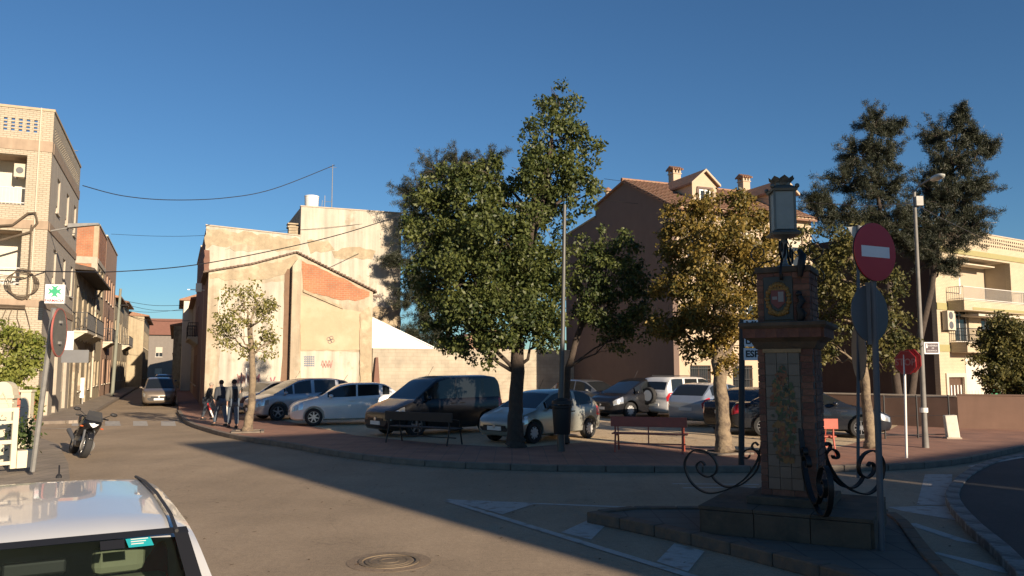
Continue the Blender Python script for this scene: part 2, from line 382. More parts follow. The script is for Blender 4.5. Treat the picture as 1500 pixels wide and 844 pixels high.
def kerb_line(parent, pts, step, m, w=0.16, h=0.135, meshname='kerb_stone'):
    b = MB(); b.box(0.006, step - 0.006, -w / 2, w / 2, 0.0, h); me = b.mesh(meshname, m)
    rs = resample(pts, step)
    for a, c in zip(rs[:-1], rs[1:]):
        o = put('kerb_stone', me, parent); o.location = (a.x, a.y, rnd.uniform(-.004, .003))
        o.rotation_euler = (0, 0, math.atan2(c.y - a.y, c.x - a.x))
        m_ = o.modifiers.new('bevel', 'BEVEL'); m_.width = .015; m_.segments = 2
E1 = Vector((.922, .388, 0)); E2 = Vector((-.388, .922, 0)); A1 = math.atan2(.388, .922)
# street right edge (plaza) - kerb line
SR0 = Vector((-15.1, 39.5, 0))            # corner of the low party-wall house on the street
streetR = lambda t, off=0: SR0 + E2 * t - E1 * off
kerb_px = [(262, 605), (275, 621), (310, 634), (350, 644), (420, 655), (500, 669), (600, 681), (700, 687), (850, 691), (1020, 692), (1180, 691), (1300, 689), (1380, 683), (1440, 673), (1500, 659)]
kerb_near = wpts(kerb_px)
p0 = streetR(100, 1.1); p1 = streetR(3, 1.1)
kerb_all = [(p0.x, p0.y), (p1.x, p1.y)] + smooth_line(kerb_near, 5) + [tuple(W(1640, 640)[:2]), tuple(W(2100, 605)[:2])]
plaza = sheet('pavement', kerb_all + [(120, 60), (120, 160), (-20, 190)], ZP, M_pave_red, None, .14); struct(plaza)
kerb_line(plaza, smooth_line(kerb_near, 5), 1.0, M_kerb)
# parking ground on the plaza
lot_px = [(340, 604), (420, 617), (520, 638), (640, 650), (760, 656), (860, 648), (1000, 652), (1130, 663), (1230, 655), (1285, 640)]
lot = [tuple(W(x, y, ZP)[:2]) for x, y in lot_px]
lot += [tuple(Vector((24.5, 46.5, 0))[:2]), (8, 60), (-4, 50), tuple((SR0 + E1 * 1.5 + E2 * .5)[:2])]
struct(sheet('parking_lot', lot, ZP + .004, M_lot))
# left side pavements
lf = P(80, 161, 32.0); LC = Vector((lf.x, lf.y, 0)); LTOP = lf.z
b1 = LC - E1 * 40 - E2 * 1.0; b2 = LC + E1 * 1.35 - E2 * 1.2; b3 = LC + E1 * 1.2 + E2 * 100; b4 = LC + E2 * 100 - E1 * 30
lp = sheet('pavement', [(b1.x, b1.y), (b2.x - .6, b2.y), (b2.x, b2.y + .5), (b3.x, b3.y), (b4.x, b4.y)], ZP, M_pave_grey, None, .14); struct(lp)
kerb_line(lp, [(b1.x + 25, b1.y + 10.52), (b2.x - .6, b2.y), (b2.x, b2.y + .5), ((LC + E1 * 1.27 + E2 * 60).x, (LC + E1 * 1.27 + E2 * 60).y)], 1.0, M_kerb)
nl = wpts([(-500, 660), (-100, 648), (58, 642), (86, 652), (100, 680), (104, 720), (80, 800), (-100, 900), (-900, 1100)])
nlp = sheet('pavement', nl, .02, M_pave_grey, None, .03); struct(nlp)
# traffic island
isl = wpts([(866, 752), (940, 766), (1050, 790), (1150, 815), (1260, 843), (1420, 900), (1420, 870), (1388, 842), (1350, 803), (1322, 765), (1300, 750), (1240, 743), (1050, 745), (930, 745)], ZP)
island = sheet('traffic_island', isl, ZP, M_pave_island, None, .14); struct(island)
kerb_line(island, isl[:6], .62, M_kerb_ochre, w=.2, h=.15)
kerb_line(island, smooth_line(isl[6:11], 3), .6, M_kerb_ochre, w=.16, h=.15)
kerb_line(island, isl[10:] + [isl[0]], .62, M_kerb_ochre, w=.16, h=.15)
# roundabout centre
rb = smooth_line(wpts([(1640, 652), (1500, 673), (1455, 683), (1418, 702), (1398, 725), (1398, 745), (1425, 778), (1470, 818), (1530, 880), (1700, 1000)]), 4)
rbo = sheet('roundabout', rb + [(12, 5), (26, 14)], .10, M_asph_dark, None, .12); struct(rbo)
kerb_line(rbo, rb, .7, mat('kerb_white', (.22, .21, .19), .85, var=.25, scale=5, c2=(.11, .10, .09), c2scale=3), w=.2, h=.125)
# painted markings and thin pale lines
def line2(pa, pb, w):
    a = Vector((*pa, 0)); b = Vector((*pb, 0)); d = (b - a).normalized(); n = Vector((-d.y, d.x, 0)) * w / 2
    return [tuple((a + n)[:2]), tuple((b + n)[:2]), tuple((b - n)[:2]), tuple((a - n)[:2])]
def mark(poly, name='road_marking_or_pale_line', z=.004): return struct(sheet(name, poly, z, M_paint_road))
w0 = lambda x, y: tuple(W(x, y)[:2])
mark(line2(w0(662, 733), w0(1010, 747), .12)); mark(line2(w0(655, 734), w0(1100, 872), .13), z=.008)
mark(wpts([(652, 731.5), (782, 739), (736, 754)]), z=.006)
mark(wpts([(862, 762), (887, 770), (866, 791), (822, 780)])); mark(wpts([(988, 796), (1032, 808), (1008, 838), (962, 823)]))
mark(wpts([(1355, 695), (1395, 695), (1392, 740), (1343, 740)]))
mark(wpts([(1300, 743), (1393, 741), (1404, 763), (1322, 749)])); mark(wpts([(1324, 767), (1342, 767), (1437, 798), (1402, 793)]))
mark(wpts([(1358, 808), (1376, 810), (1500, 838), (1500, 845), (1453, 836)])); mark(line2(w0(985, 709), w0(1112, 710), .1)); mark(line2(w0(1000, 715), w0(1108, 714), .1))  # last two: thin pale lines laid flat across the asphalt
mark(line2(w0(1420, 691), w0(1500, 676), .14), z=.106)
for a, b in ((105, 128), (154, 176), (195, 216), (236, 257)):
    mark(wpts([(a, 617), (b - 1, 617), (b + 1, 624), (a, 624)]), 'crossing_stripe')
mark(line2(w0(60, 627), w0(122, 629), .12)); mark(line2(w0(150, 622), w0(180, 622), .1), z=.008)
# manhole cover with its relaid ring of asphalt
mh = W(570, 823); t = thing('manhole_cover', 'round iron manhole cover in a ring of relaid asphalt in the sunlit road', 'manhole', (mh.x, mh.y, 0))
M_mh = mat('manhole_iron', (0.19, 0.145, 0.095), .7, metal=.2, var=.2, bump=.5, bscale=60)
b = MB(); b.lathe([(.0, .004), (.27, .004), (.27, .010), (.255, .013), (0, .013)], 32); b.build('lid', M_mh, t, 30)
b = MB()
for r0, r1, h in ((.30, .34, .014), (.20, .225, .017), (.09, .115, .017)): b.lathe([(r0, .002), (r0, h), (r1, h), (r1, .002)], 40, ring=True)
b.build('frame', M_mh, t, 30)
b = MB(); b.lathe([(.345, .002), (.345, .006), (.47, .004), (.47, .002)], 40, ring=True); b.build('collar', asphaltmat('patch', (.21, .16, .11), (.27, .2, .135)), t, 40)
# loose leaves and grit on the road
b = MB()
for i in range(500):
    x, y = rnd.uniform(-8, 8), rnd.uniform(5, 24); s = rnd.uniform(.012, .03); a = rnd.uniform(0, PI)
    b.add([(-s, -s * .4, .008), (s, -s * .3, .012), (s * .8, s * .5, .006 + s * .3), (-s * .7, s * .4, .01)], [(0, 1, 2, 3)], 0, Mloc(x, y, 0, a))
o = b.build('fallen_leaves', mat('dry_leaf', (.12, .07, .03), .8)); o['kind'] = 'stuff'
b = MB()
for i in range(420):
    px = rnd.uniform(870, 1230); q = W(px, rnd.uniform(625, 668), ZP); s = rnd.uniform(.015, .05); a = rnd.uniform(0, PI)
    b.add([(-s, -s * .4, .008), (s, -s * .3, .012), (s * .8, s * .5, .006 + s * .3), (-s * .7, s * .4, .01)], [(0, 1, 2, 3)], 0, Mloc(q.x, q.y, ZP, a))
o = b.build('fallen_leaves', mat('dry_leaf_pale', (.34, .22, .1), .8)); o['kind'] = 'stuff'

# ================================================================ BUILDING HELPERS (local frame: x along the front, y inward, z up)
I4 = Matrix.Identity(4)
def wall(name, parent, m, x0, x1, z0, z1, ops=(), t=.28, M=None, mis=0):
    xs = sorted({x0, x1} | {a for o in ops for a in o[:2]}); zs = sorted({z0, z1} | {a for o in ops for a in o[2:4]})
    b = MB(); solid = {}
    for i in range(len(xs) - 1):
        for k in range(len(zs) - 1):
            cx = (xs[i] + xs[i + 1]) / 2; cz = (zs[k] + zs[k + 1]) / 2
            solid[i, k] = not any(o[0] < cx < o[1] and o[2] < cz < o[3] for o in ops)
    g_ = lambda i, k: solid.get((i, k), False)
    for (i, k), s in solid.items():
        if not s: continue
        a, c, e, f = xs[i], xs[i + 1], zs[k], zs[k + 1]
        b.add([(a, 0, e), (c, 0, e), (c, 0, f), (a, 0, f)], [(0, 1, 2, 3)], 0, M); b.add([(a, t, e), (c, t, e), (c, t, f), (a, t, f)], [(3, 2, 1, 0)], 0, M)
        if not g_(i - 1, k): b.add([(a, 0, e), (a, 0, f), (a, t, f), (a, t, e)], [(0, 1, 2, 3)], 0, M)
        if not g_(i + 1, k): b.add([(c, 0, e), (c, t, e), (c, t, f), (c, 0, f)], [(0, 1, 2, 3)], 0, M)
        if not g_(i, k - 1): b.add([(a, 0, e), (a, t, e), (c, t, e), (c, 0, e)], [(0, 1, 2, 3)], 0, M)
        if not g_(i, k + 1): b.add([(a, 0, f), (c, 0, f), (c, t, f), (a, t, f)], [(0, 1, 2, 3)], 0, M)
    return b.build(name, m, parent)
def window(parent, x0, x1, z0, z1, M=None, y=.14, fm=None, shutter=0.0, sill=True, cols=2, bars=False, name='window', glass=None, shm=None):
    fm = fm or M_frame_white; b = MB(); w = .05
    b.box(x0, x0 + w, y, y + .05, z0, z1, 0, M); b.box(x1 - w, x1, y, y + .05, z0, z1, 0, M)
    b.box(x0 + w, x1 - w, y, y + .05, z1 - w, z1, 0, M); b.box(x0 + w, x1 - w, y, y + .05, z0, z0 + w, 0, M)
    for i in range(1, cols):
        xc = x0 + (x1 - x0) * i / cols; b.box(xc - .03, xc + .03, y - .004, y + .046, z0 + w, z1 - w, 0, M)
    o = b.build(name, fm, parent)
    for i in range(cols):
        xa = x0 + (x1 - x0) * i / cols; xb = x0 + (x1 - x0) * (i + 1) / cols
        MB().box(xa + .03, xb - .03, y + .015, y + .03, z0 + w, z1 - w, 0, M).build('pane', glass or M_pane, o)
    if shutter > 0:
        b = MB(); zz = z1 - (z1 - z0) * shutter; n = max(3, int((z1 - zz) / .06))
        for i in range(n):
            za = zz + (z1 - zz) * i / n; b.box(x0 + .01, x1 - .01, y - .05, y - .03, za + .006, zz + (z1 - zz) * (i + 1) / n, 0, M)
        b.box(x0 + .01, x1 - .01, y - .03, y - .02, zz, z1, 0, M); b.build('shutter', shm or M_shutter, o)
    if sill: MB().box(x0 - .08, x1 + .08, -.07, y, z0 - .07, z0 - .003, 0, M).build('sill', M_trim, o)
    if bars:
        b = MB(); n = int((x1 - x0) / .12)
        for i in range(1, n): b.box(x0 + (x1 - x0) * i / n - .01, x0 + (x1 - x0) * i / n + .01, -.05, -.03, z0 + .02, z1 - .02, 0, M)
        for z in (z0 + .15, (z0 + z1) / 2, z1 - .15): b.box(x0, x1, -.055, -.051, z - .015, z + .015, 0, M)
        b.build('window_grille', M_dark_metal, o)
    return o
def railing(parent, x0, x1, y0, y1, z0, h=.95, m=None, M=None, step=.11, sides=True, name='railing'):
    b = MB(); m = m or M_dark_metal
    def run(a, c):
        L = math.dist(a, c); n = max(2, int(L / step))
        for i in range(n + 1):
            p = (a[0] + (c[0] - a[0]) * i / n, a[1] + (c[1] - a[1]) * i / n)
            b.box(p[0] - .009, p[0] + .009, p[1] - .009, p[1] + .009, z0, z0 + h, 0, M)
        for z in (z0 + .08, z0 + h):
            b.box(min(a[0], c[0]) - .02, max(a[0], c[0]) + .02, min(a[1], c[1]) - .02, max(a[1], c[1]) + .02, z - .015, z + .022, 0, M)
    run((x0, y0), (x1, y0))
    if sides: run((x0, y0), (x0, y1)); run((x1, y0), (x1, y1))
    return b.build(name, m, parent)
def ac_unit(parent, x, y, z, M=None, wd=.82):
    b = MB(); b.box(x, x + wd, y, y + .32, z, z + .56, 0, M); o = b.build('air_conditioner', M_trim, parent, bevel=.01)
    c = MB(); Mf = (M or I4) @ Mloc(x + .41 * wd, y - .004, z + .28, 0, PI / 2)
    c.lathe([(.0, 0), (.27 * wd, 0), (.27 * wd, .012), (0, .012)], 20, 0, Mf); c.build('fan_grille', M_darkgrey, o)
    c = MB(); c.box(x + .05, x + .09, y, y + .34, z - .06, z, 0, M).box(x + wd - .1, x + wd - .06, y, y + .34, z - .06, z, 0, M); c.build('bracket', M_darkgrey, o)
    return o
def roof_tiles(parent, p0, u, v, nu, nv, wu, lv, m, name='roof_tiles'):
    """barrel tiles: p0 corner, u along the eave, v up the slope (unit), wu tile pitch, lv course length"""
    u = Vector(u).normalized(); v = Vector(v).normalized(); n = u.cross(v).normalized()
    if n.z < 0: n = -n
    b = MB(); p0 = Vector(p0)
    for i in range(nu):
        for j in range(nv):
            base = p0 + u * (i * wu) + v * (j * lv); jit = rnd.uniform(-.008, .008); vs = []
            for s, r, lift in ((0, .5, .035), (lv * 1.08, .42, .0)):
                for k in range(5):
                    a = PI * k / 4; vs.append(base + v * s + u * (wu * .5 - math.cos(a) * wu * r + jit) + n * (math.sin(a) * wu * .34 + lift))
            b.add(vs, [(k, k + 1, 5 + k + 1, 5 + k) for k in range(4)])
    o = b.build(name, m, parent); o['kind'] = 'stuff'; return o
def antenna(loc, label, h=1.6, rz=0., parent=None):
    t = thing('television_antenna', label, 'antenna', loc, rz, 'rooftop aerials')
    b = MB(); b.cyl((0, 0, 0), (0, 0, h), .02, n=6); b.build('mast', M_galv, t)
    b = MB(); b.cyl((-.5, 0, h - .1), (.7, 0, h - .02), .015, n=6)
    for i in range(9): x = -.4 + i * .13; b.cyl((x, -.22 + .01 * i, h - .07), (x, .22 - .01 * i, h - .07), .008, n=5)
    b.cyl((-.45, 0, h - .1), (-.6, .0, h + .2), .01, n=5).cyl((-.45, 0, h - .1), (-.6, .0, h - .4), .01, n=5)
    b.build('boom', M_galv, t); return t

# ================================================================ LEFT CORNER BUILDING
T = thing('apartment_building', 'cream brick corner apartment building with pierced roof parapet and pharmacy cross', 'building', (LC.x, LC.y, 0), A1)
Zt = LTOP; Zb2, Zb1 = 7.95, 4.75; Zs2 = 11.15
FL = 22.0; SD = 10.0
# street side facade frame: x' along the street, normal towards the road
MS = Mloc(0, 0, 0, PI / 2)        # local x' -> y ; inward -> -x
br = []
# front wall with the recessed terraces
fops = [(-9.0, -.86, 8.7, 10.75), (-9.0, -.88, 5.45, 7.65), (-17.5, -11.2, 8.55, 10.75), (-17.5, -11.2, 5.45, 7.65), (-3.1, -2.1, .2, 2.6), (-7.5, -5.0, .8, 2.7)]
wall('front_wall', T, M_cream_brick, -FL, 0, 0, Zs2 - .2, fops, t=.30)
b = MB()
for (z0, z1) in ((10.95, 11.4), (7.75, 8.1), (4.6, 4.9)): b.box(-FL, .02, -.03, .3, z0, z1).box(-.30, .035, .303, SD, z0, z1)
b.build('string_course', M_cream_band, T)
# parapet with pierced lattice
lops = []
x = -.70
while x > -16:
    for zz in range(4): lops.append((x, x + .13, 11.72 + zz * .145, 11.72 + zz * .145 + .08))
    x -= .265
wall('parapet', T, M_cream_brick, -FL, 0, 11.4, Zt - .1, [(a, b_, c - (Zt < 12) * 0, d) for a, b_, c, d in lops], t=.12)
o = MB().box(-FL, .04, -.04, .16, Zt - .1, Zt).box(-.12, .04, .163, SD, Zt - .1, Zt).build('coping', mat('brick_coping', (.42, .33, .22), .85, var=.1), T)
sops = [(.9 + i * 2.55 + .9, .9 + i * 2.55 + 2.0 + .0, z0, z0 + 1.55) for i in range(3) for z0 in (8.85, 5.7)]
sops = []
for xs_ in (2.0, 5.2, 8.2):
    for z0 in (8.85, 5.75): sops.append((xs_, xs_ + .95, z0, z0 + 1.5))
sops += [(1.5, 2.9, .15, 2.9), (4.2, 5.3, .15, 2.9), (7.0, 8.8, .2, 2.9)]
wall('side_wall', T, M_grey_render, .301, SD, 3.0, 11.3, [s for s in sops if s[2] > 3], t=.25, M=MS)
wall('shopfront', T, mat('shopfront_render', (.40, .35, .28), .9, var=.1, streak=.2), .301, SD, 0, 3.0, [s for s in sops if s[2] < 3], t=.25, M=MS)
lp2 = []
x = .5
while x < SD - .4:
    for zz in (11.62, 11.75, 11.88, 12.01): lp2.append((x, x + .16, zz, zz + .07))
    x += .34
wall('side_parapet', T, M_cream_brick, .121, SD, 11.4, Zt - .1, lp2, t=.12, M=MS)
for s in sops:
    if s[2] > 3: window(T, *s, M=MS, shutter=.75, y=.12)
for s in sops:
    if s[2] < 3:
        o = MB().box(s[0], s[1], .14, .19, .12, s[3], 0, MS).build('door', M_frame_white if s[0] < 2 else M_shutter, T)
        MB().box(s[0] + .2, s[1] - .2, .13, .138, 1.0, s[3] - .25, 0, MS).build('pane', M_pane, o)
MB().box(1.2, 3.1, -.03, -.001, .12, 1.15, 0, MS).build('red_dado', mat('red_dado', (.36, .11, .07), .8, var=.15), T) if False else None
# side returns, back and roof
MB().box(-FL, -FL + .25, .31, SD, 0, Zt - .2).box(-FL, -.31, SD - .25, SD, 0, Zt - .2).build('rear_wall', M_grey_render, T)
MB().box(-FL + .3, -.3, .35, SD - .3, 11.0, 11.15).build('flat_roof', M_cream_band, T)
# terrace interiors
for (xa, xb, z0, z1) in fops[:4]:
    b = MB(); b.box(xa - .2, xb + .2, 1.5, 1.6, z0 - .6, z1 + .3); b.box(xa - .2, xa - .003, .303, 1.5, z0 - .6, z1 + .3).box(xb + .003, xb + .2, .303, 1.5, z0 - .6, z1 + .3)
    b.build('terrace_wall', M_white_wall, T)
    MB().box(xa, xb, .303, 1.5, z1 + .02, z1 + .18).build('terrace_ceiling', M_cream_band, T); MB().box(xa, xb, .303, 1.5, z0 - .12, z0 + .02).build('terrace_floor', M_cream_band, T)
    railing(T, xa + .02, xb - .02, .12, .13, z0 + .02, .68, M_frame_white, sides=False, step=.13)
    for xd in (xb - 3.6, xb - 6.2):
        o = MB().box(xd, xd + 1.6, 1.44, 1.498, z0 + .02, z0 + 2.0).build('balcony_door', M_frame_white, T)
        MB().box(xd + .1, xd + .75, 1.42, 1.438, z0 + .15, z0 + 1.9).build('pane', M_pane, o); MB().box(xd + .85, xd + 1.5, 1.42, 1.438, z0 + .15, z0 + 1.9).build('pane', M_pane, o)
ac_unit(T, -1.42, .7, 9.98, wd=.5)
MB().cyl((-.46, -.06, 4.9), (-.46, -.06, Zt), .03, n=8).build('drainpipe', M_trim, T)
# ground floor shop windows
o = MB().box(-3.1, -2.1, .12, .17, .12, 2.6).build('door', M_frame_white, T); MB().box(-2.95, -2.25, .11, .118, .3, 2.3).build('pane', M_pane, o)
window(T, -7.5, -5.0, .8, 2.7, cols=3)
MB().box(-2.08, .012, -.03, -.001, 0, 1.25).build('dado', mat('red_dado', (.36, .11, .07), .8, var=.15), T)
MB().box(.001, .03, -.03, 1.45, 0, 1.25).build('dado', MATS['red_dado'], T)
# cable bundles on the corner
b = MB()
for k in range(7):
    z = 4.55 + .06 * k; pts = [(-12 + i * .6, -.10 - .02 * (k % 3), z + .08 * math.sin(i * .7 + k) - .05 * k) for i in range(20)]
    b.tube(pts, .022, 5)
for k in range(6):
    x0_ = -1.9 + .28 * k; pts = [(x0_ + .1 * math.sin(i * 1.3 + k), -.08, 4.5 - i * .35) for i in range(11)]
    b.tube(pts, .016, 5)
for k in range(4):
    b.tube([(-.75 + (.42 + .06 * k) * math.cos(a * .4), -.12 - .02 * k, 5.5 + (.62 - .05 * k) * math.sin(a * .4)) for a in range(17)], .018, 5)
b.tube([(-.55, -.12, 4.9 + i * .3) for i in range(11)], .03, 6)
b.tube([(-2.2, -.1, 7.7), (-1.2, -.12, 7.85), (-.7, -.14, 8.35), (-.45, -.14, 8.4), (-.35, -.12, 8.0), (-.6, -.1, 7.6), (-1.6, -.1, 7.2)], .045, 6)
b.tube([(-12, -.1, 7.45), (-7, -.12, 7.5), (-2.2, -.1, 7.75)], .035, 6)
for k in range(3): b.tube([(-9, -.1, 6.4 - k * .8), (-5, -.14, 6.2 - k * .35), (-.7, -.12, 5.75)], .014, 5)
b.build('wiring', mat('weathered_cable', (.10, .075, .05), .8, var=.2), T)
antenna(tuple(T.matrix_world @ Vector((0, 0, 0))), 'x') if False else None
rootM = lambda t: Matrix.Translation(t.location) @ Matrix.Rotation(t.rotation_euler.z, 4, 'Z')
q = rootM(T) @ Vector((-.5, 6.8, 11.3)); antenna(q, 'television aerial on the pierced parapet of the cream corner building', 1.5, .3)
# street lantern on the corner arm (leaning out over the street)
t = thing('street_lamp', 'flat grey street light on a short arm from the cream corner building', 'street light', rootM(T) @ Vector((.03, .6, 7.9)), A1 - .25)
b = MB(); b.cyl((0, 0, -.1), (.9, 0, .1), .035); b.build('arm', M_galv, t)
b = MB(); b.add([(.7, -.14, .04), (1.9, -.09, .2), (1.9, .09, .2), (.7, .14, .04), (.7, -.1, .22), (1.85, -.05, .28), (1.85, .05, .28), (.7, .1, .22)], [(0, 3, 2, 1), (4, 5, 6, 7), (0, 1, 5, 4), (1, 2, 6, 5), (2, 3, 7, 6), (3, 0, 4, 7)])
b.build('lamp_head', M_galv, t)
# pharmacy sign
ps = P(81, 431, 30.6); t = thing('pharmacy_sign', 'white box sign with a green cross reading FARMACIA on the cream corner', 'sign', (ps.x, ps.y, ps.z), A1 - .12)
MB().box(-.34, .34, -.09, .09, -.37, .37).build('sign_box', M_sign_white, t, bevel=.015)
b = MB(); mg = mat('cross_green', (.03, .33, .16), .5, var=.05)
for k in range(4):
    M = Mloc(0, -.096, .1, 0) @ Matrix.Rotation(k * PI / 2, 4, 'Y'); b.vprism([(0.0, .0), (-.13, .24), (0, .17), (.13, .24)], -.004, .003, 0, M)
    M = Mloc(0, -.096, .1, 0) @ Matrix.Rotation(k * PI / 2 + PI / 4, 4, 'Y')
b.vprism([(-.09, .01), (.09, .01), (.09, .19), (-.09, .19)], -.104, -.101); b.build('cross', mg, t)
text_mesh('FARMACIA', .135, mat('letter_red', (.5, .03, .04), .5, var=0), t, Mloc(0, -.094, -.26, 0, PI / 2), bold=.003)
MB().cyl((.2, 0, .0), (.55, .45, -.1), .02).build('bracket', M_galv, t)
# A-board against the wall, small hanging signs
q = W(110, 592, ZP); t = thing('poster_board', 'white notice board of posters leaning by the shop wall', 'notice board', (q.x, q.y, ZP), A1)
MB().box(-.42, .42, -.03, .03, .35, 1.5).build('board', M_white, t); MB().box(-.4, -.34, -.05, .04, 0, .35).box(.34, .4, -.05, .04, 0, .35).build('leg', M_galv, t)
b = MB()
for i in range(3):
    for j in range(3): b.box(-.34 + .23 * i, -.15 + .23 * i, -.034, -.031, .45 + .33 * j, .72 + .33 * j)
b.build('poster', mat('poster', (.45, .55, .58), .7, c2=(.7, .62, .5), c2scale=4, var=.2), t)
q = P(90, 522, 31.5); t = thing('wall_sign', 'grey rectangular sign projecting above the shop door', 'sign', (q.x + .4, q.y, q.z), A1)
MB().box(-.35, .6, -.03, .03, -.25, .25).build('panel', M_sign_back, t); MB().box(-.6, -.33, -.015, .015, -.02, .02).build('bracket', M_dark_metal, t)
q = P(88, 500, 31.6); t = thing('wall_sign', 'white upright sign projecting over the shop beside the grey sign', 'sign', (q.x + .2, q.y, q.z), A1)
MB().box(-.3, .3, -.05, .05, -.4, .4).build('panel', M_white, t); MB().box(-.5, -.3, -.015, .015, .2, .24).build('bracket', M_dark_metal, t)

# ================================================================ LEFT STREET ROW
def row_house(name, label, t0, t1, h, m, wins, side=1, roof='flat', roofm=None, balcony=(), ground=None, hw=None, eave=.0, cat='house', depth=12, winm=None, shift=0.0):
    """a house of the row; side +1: left row (front towards +x), -1: right row. x runs along the street"""
    if side > 0:
        o0 = LC + E2 * t0 + E1 * shift; rz = A1 + PI / 2; T = thing(name, label, cat, o0, rz)   # local x = E2, local y = -E1 (inward)
    else:
        o0 = SR0 + E2 * t1 - E1 * shift; rz = A1 - PI / 2; T = thing(name, label, cat, o0, rz)  # local x = -E2, y = E1 (inward)
    L = t1 - t0
    wall('front_wall', T, m, 0, L, 0, h, [w[:4] for w in wins], t=.3)
    MB().box(.001, .25, .301, depth, 0, h).box(L - .25, L - .001, .301, depth, 0, h).box(.001, L - .001, depth, depth + .25, 0, h).build('party_wall', hw or m, T)
    for w in wins:
        k = w[4] if len(w) > 4 else 's'
        if k == 'd':
            o = MB().box(w[0], w[1], .14, .2, w[2], w[3]).build('door', winm or M_brown_wood, T)
        else: window(T, *w[:4], shutter={'s': .8, 'h': .4, 'o': 0}[k[0]], fm=winm, shm=winm)
    if roof == 'flat':
        MB().box(.3, L - .3, .3, depth, h - .5, h - .35).build('flat_roof', M_cream_band, T)
        MB().box(-.03, L + .03, -.06, .33, h, h + .1).build('coping', M_trim, T)
    else:
        b = MB(); rh = roof
        b.vprism([(0, 0), (0, 0)], 0, 0) if False else None
        b.add([(-.15, -eave, h), (L + .15, -eave, h), (L + .15, depth / 2, h + rh), (-.15, depth / 2, h + rh), (L + .15, depth, h), (-.15, depth, h),
               (-.15, -eave, h - .12), (L + .15, -eave, h - .12)], [(0, 1, 2, 3), (3, 2, 4, 5), (6, 7, 1, 0), (6, 0, 3, 5), (7, 4, 2, 1), (6, 5, 4, 7)])
        b.build('roof', roofm or M_tile, T)
    for (xa, xb, z) in balcony:
        o = MB().box(xa, xb, -.65, -.001, z - .12, z).build('balcony', M_trim, T); railing(o, xa + .03, xb - .03, -.62, -.02, z, .95)
        for i in range(4): x = xa + .1 + (xb - xa - .2) * i / 3; MB().add([(x - .04, -.001, z - .5), (x + .04, -.001, z - .5), (x + .04, -.001, z - .12), (x - .04, -.001, z - .12), (x - .04, -.55, z - .123), (x + .04, -.55, z - .123)], [(0, 1, 5, 4), (3, 4, 5, 2), (0, 4, 3), (1, 2, 5)]).build('corbel', M_trim, o)
    return T
def gridwins(L, n, zs, w=.95, hh=1.6, kind='s', m=.8):
    out = []
    for i in range(n):
        x = m + (L - 2 * m) * (i + .5) / n
        for z in zs: out.append((x - w / 2, x + w / 2, z, z + hh, kind))
    return out
M_ochre_house = mat('ochre_house', (.40, .33, .22), .9, var=.12, streak=.3)
M_stone_low = mat('stone_house', (.40, .34, .24), .9, var=.22, scale=4, streak=.3, bump=.4, c2=(.27, .21, .14), c2scale=1.2)
M_terra = mat('terracotta_render', (.38, .245, .17), .9, var=.1, streak=.15)
M_concrete = mat('rough_concrete', (.42, .36, .28), .9, var=.15)
h2 = row_house('town_house', 'pale two storey street house with iron balconies and dark roof beside the cream corner block', 10.15, 22.0, 7.4, M_stone_low,
               [(1.2, 2.2, 4.2, 6.6, 's'), (4.0, 5.0, 4.2, 6.6, 's'), (6.8, 7.8, 4.2, 6.6, 's'), (9.5, 10.5, 4.2, 6.6, 's'), (1.2, 2.3, .1, 2.7, 'd'), (4.0, 5.4, .9, 2.6, 'h'), (7.2, 8.6, .1, 2.8, 'd'), (9.6, 10.8, .9, 2.6, 'h')],
               roof=1.5, eave=.9, roofm=mat('dark_sheet_roof', (.07, .055, .045), .9, var=.3), balcony=((.7, 5.6, 4.15), (6.2, 11.2, 4.15)))
h3 = row_house('unfinished_building', 'bare orange brick building with concrete bands rising behind the pale street house', 22.2, 28.5, 11.6, M_ochre_house,
               gridwins(6.3, 2, (1.0, 4.2, 7.2), 1.2, 1.7, 'o'), hw=M_red_brick)
MB().box(.26, 6.04, -.02, .0, 9.4, 11.5).build('brick_infill', M_red_brick, h3); MB().box(0, 6.3, -.05, -.022, 9.1, 9.4).build('concrete_band', M_concrete, h3)
MB().box(-.03, -.001, .0, 8, 9.05, 9.5).box(-.03, -.001, -.02, .35, 6.0, 9.05).build('concrete_frame', M_concrete, h3)
h4 = row_house('apartment_building', 'tall terracotta and beige street building beyond the bare brick one', 28.7, 40.0, 11.9, M_terra,
               gridwins(11.3, 4, (1.0, 4.2, 7.3), 1.0, 1.9, 'h'), hw=M_concrete, balcony=((.8, 5.0, 4.15),))
MB().box(-.01, 3.0, -.03, -.001, 0, 11.8).build('beige_bay', M_concrete, h4) if False else None
h5 = row_house('town_house', 'shaded old two storey house with tiled eaves further down the left of the street', 40.2, 52.0, 8.4, M_ochre_house, gridwins(11.8, 4, (1.0, 4.6), 1.1, 1.9), roof=1.3, eave=.5)
h6 = row_house('town_house', 'narrow shaded house with tiled eaves beyond the old two storey house', 52.2, 63.0, 8.9, M_stone_low, gridwins(10.8, 3, (1.0, 4.6), 1.1, 1.9), roof=1.3, eave=.5, balcony=((1, 9, 4.5),))
h7 = row_house('town_house', 'farthest visible house on the left of the street catching sun on its upper wall', 63.2, 84.0, 8.2, M_ochre_house, gridwins(20, 6, (1.0, 4.6), 1.1, 1.9), roof=1.3, eave=.5, shift=1.6)
# bracket on pale house, drainpipe
MB().tube([(11.6, -.06, .3), (11.6, -.06, 6.6), (11.9, -.3, 7.2), (12.1, -.7, 7.6)], .06, 8).build('drainpipe', M_trim, h2)
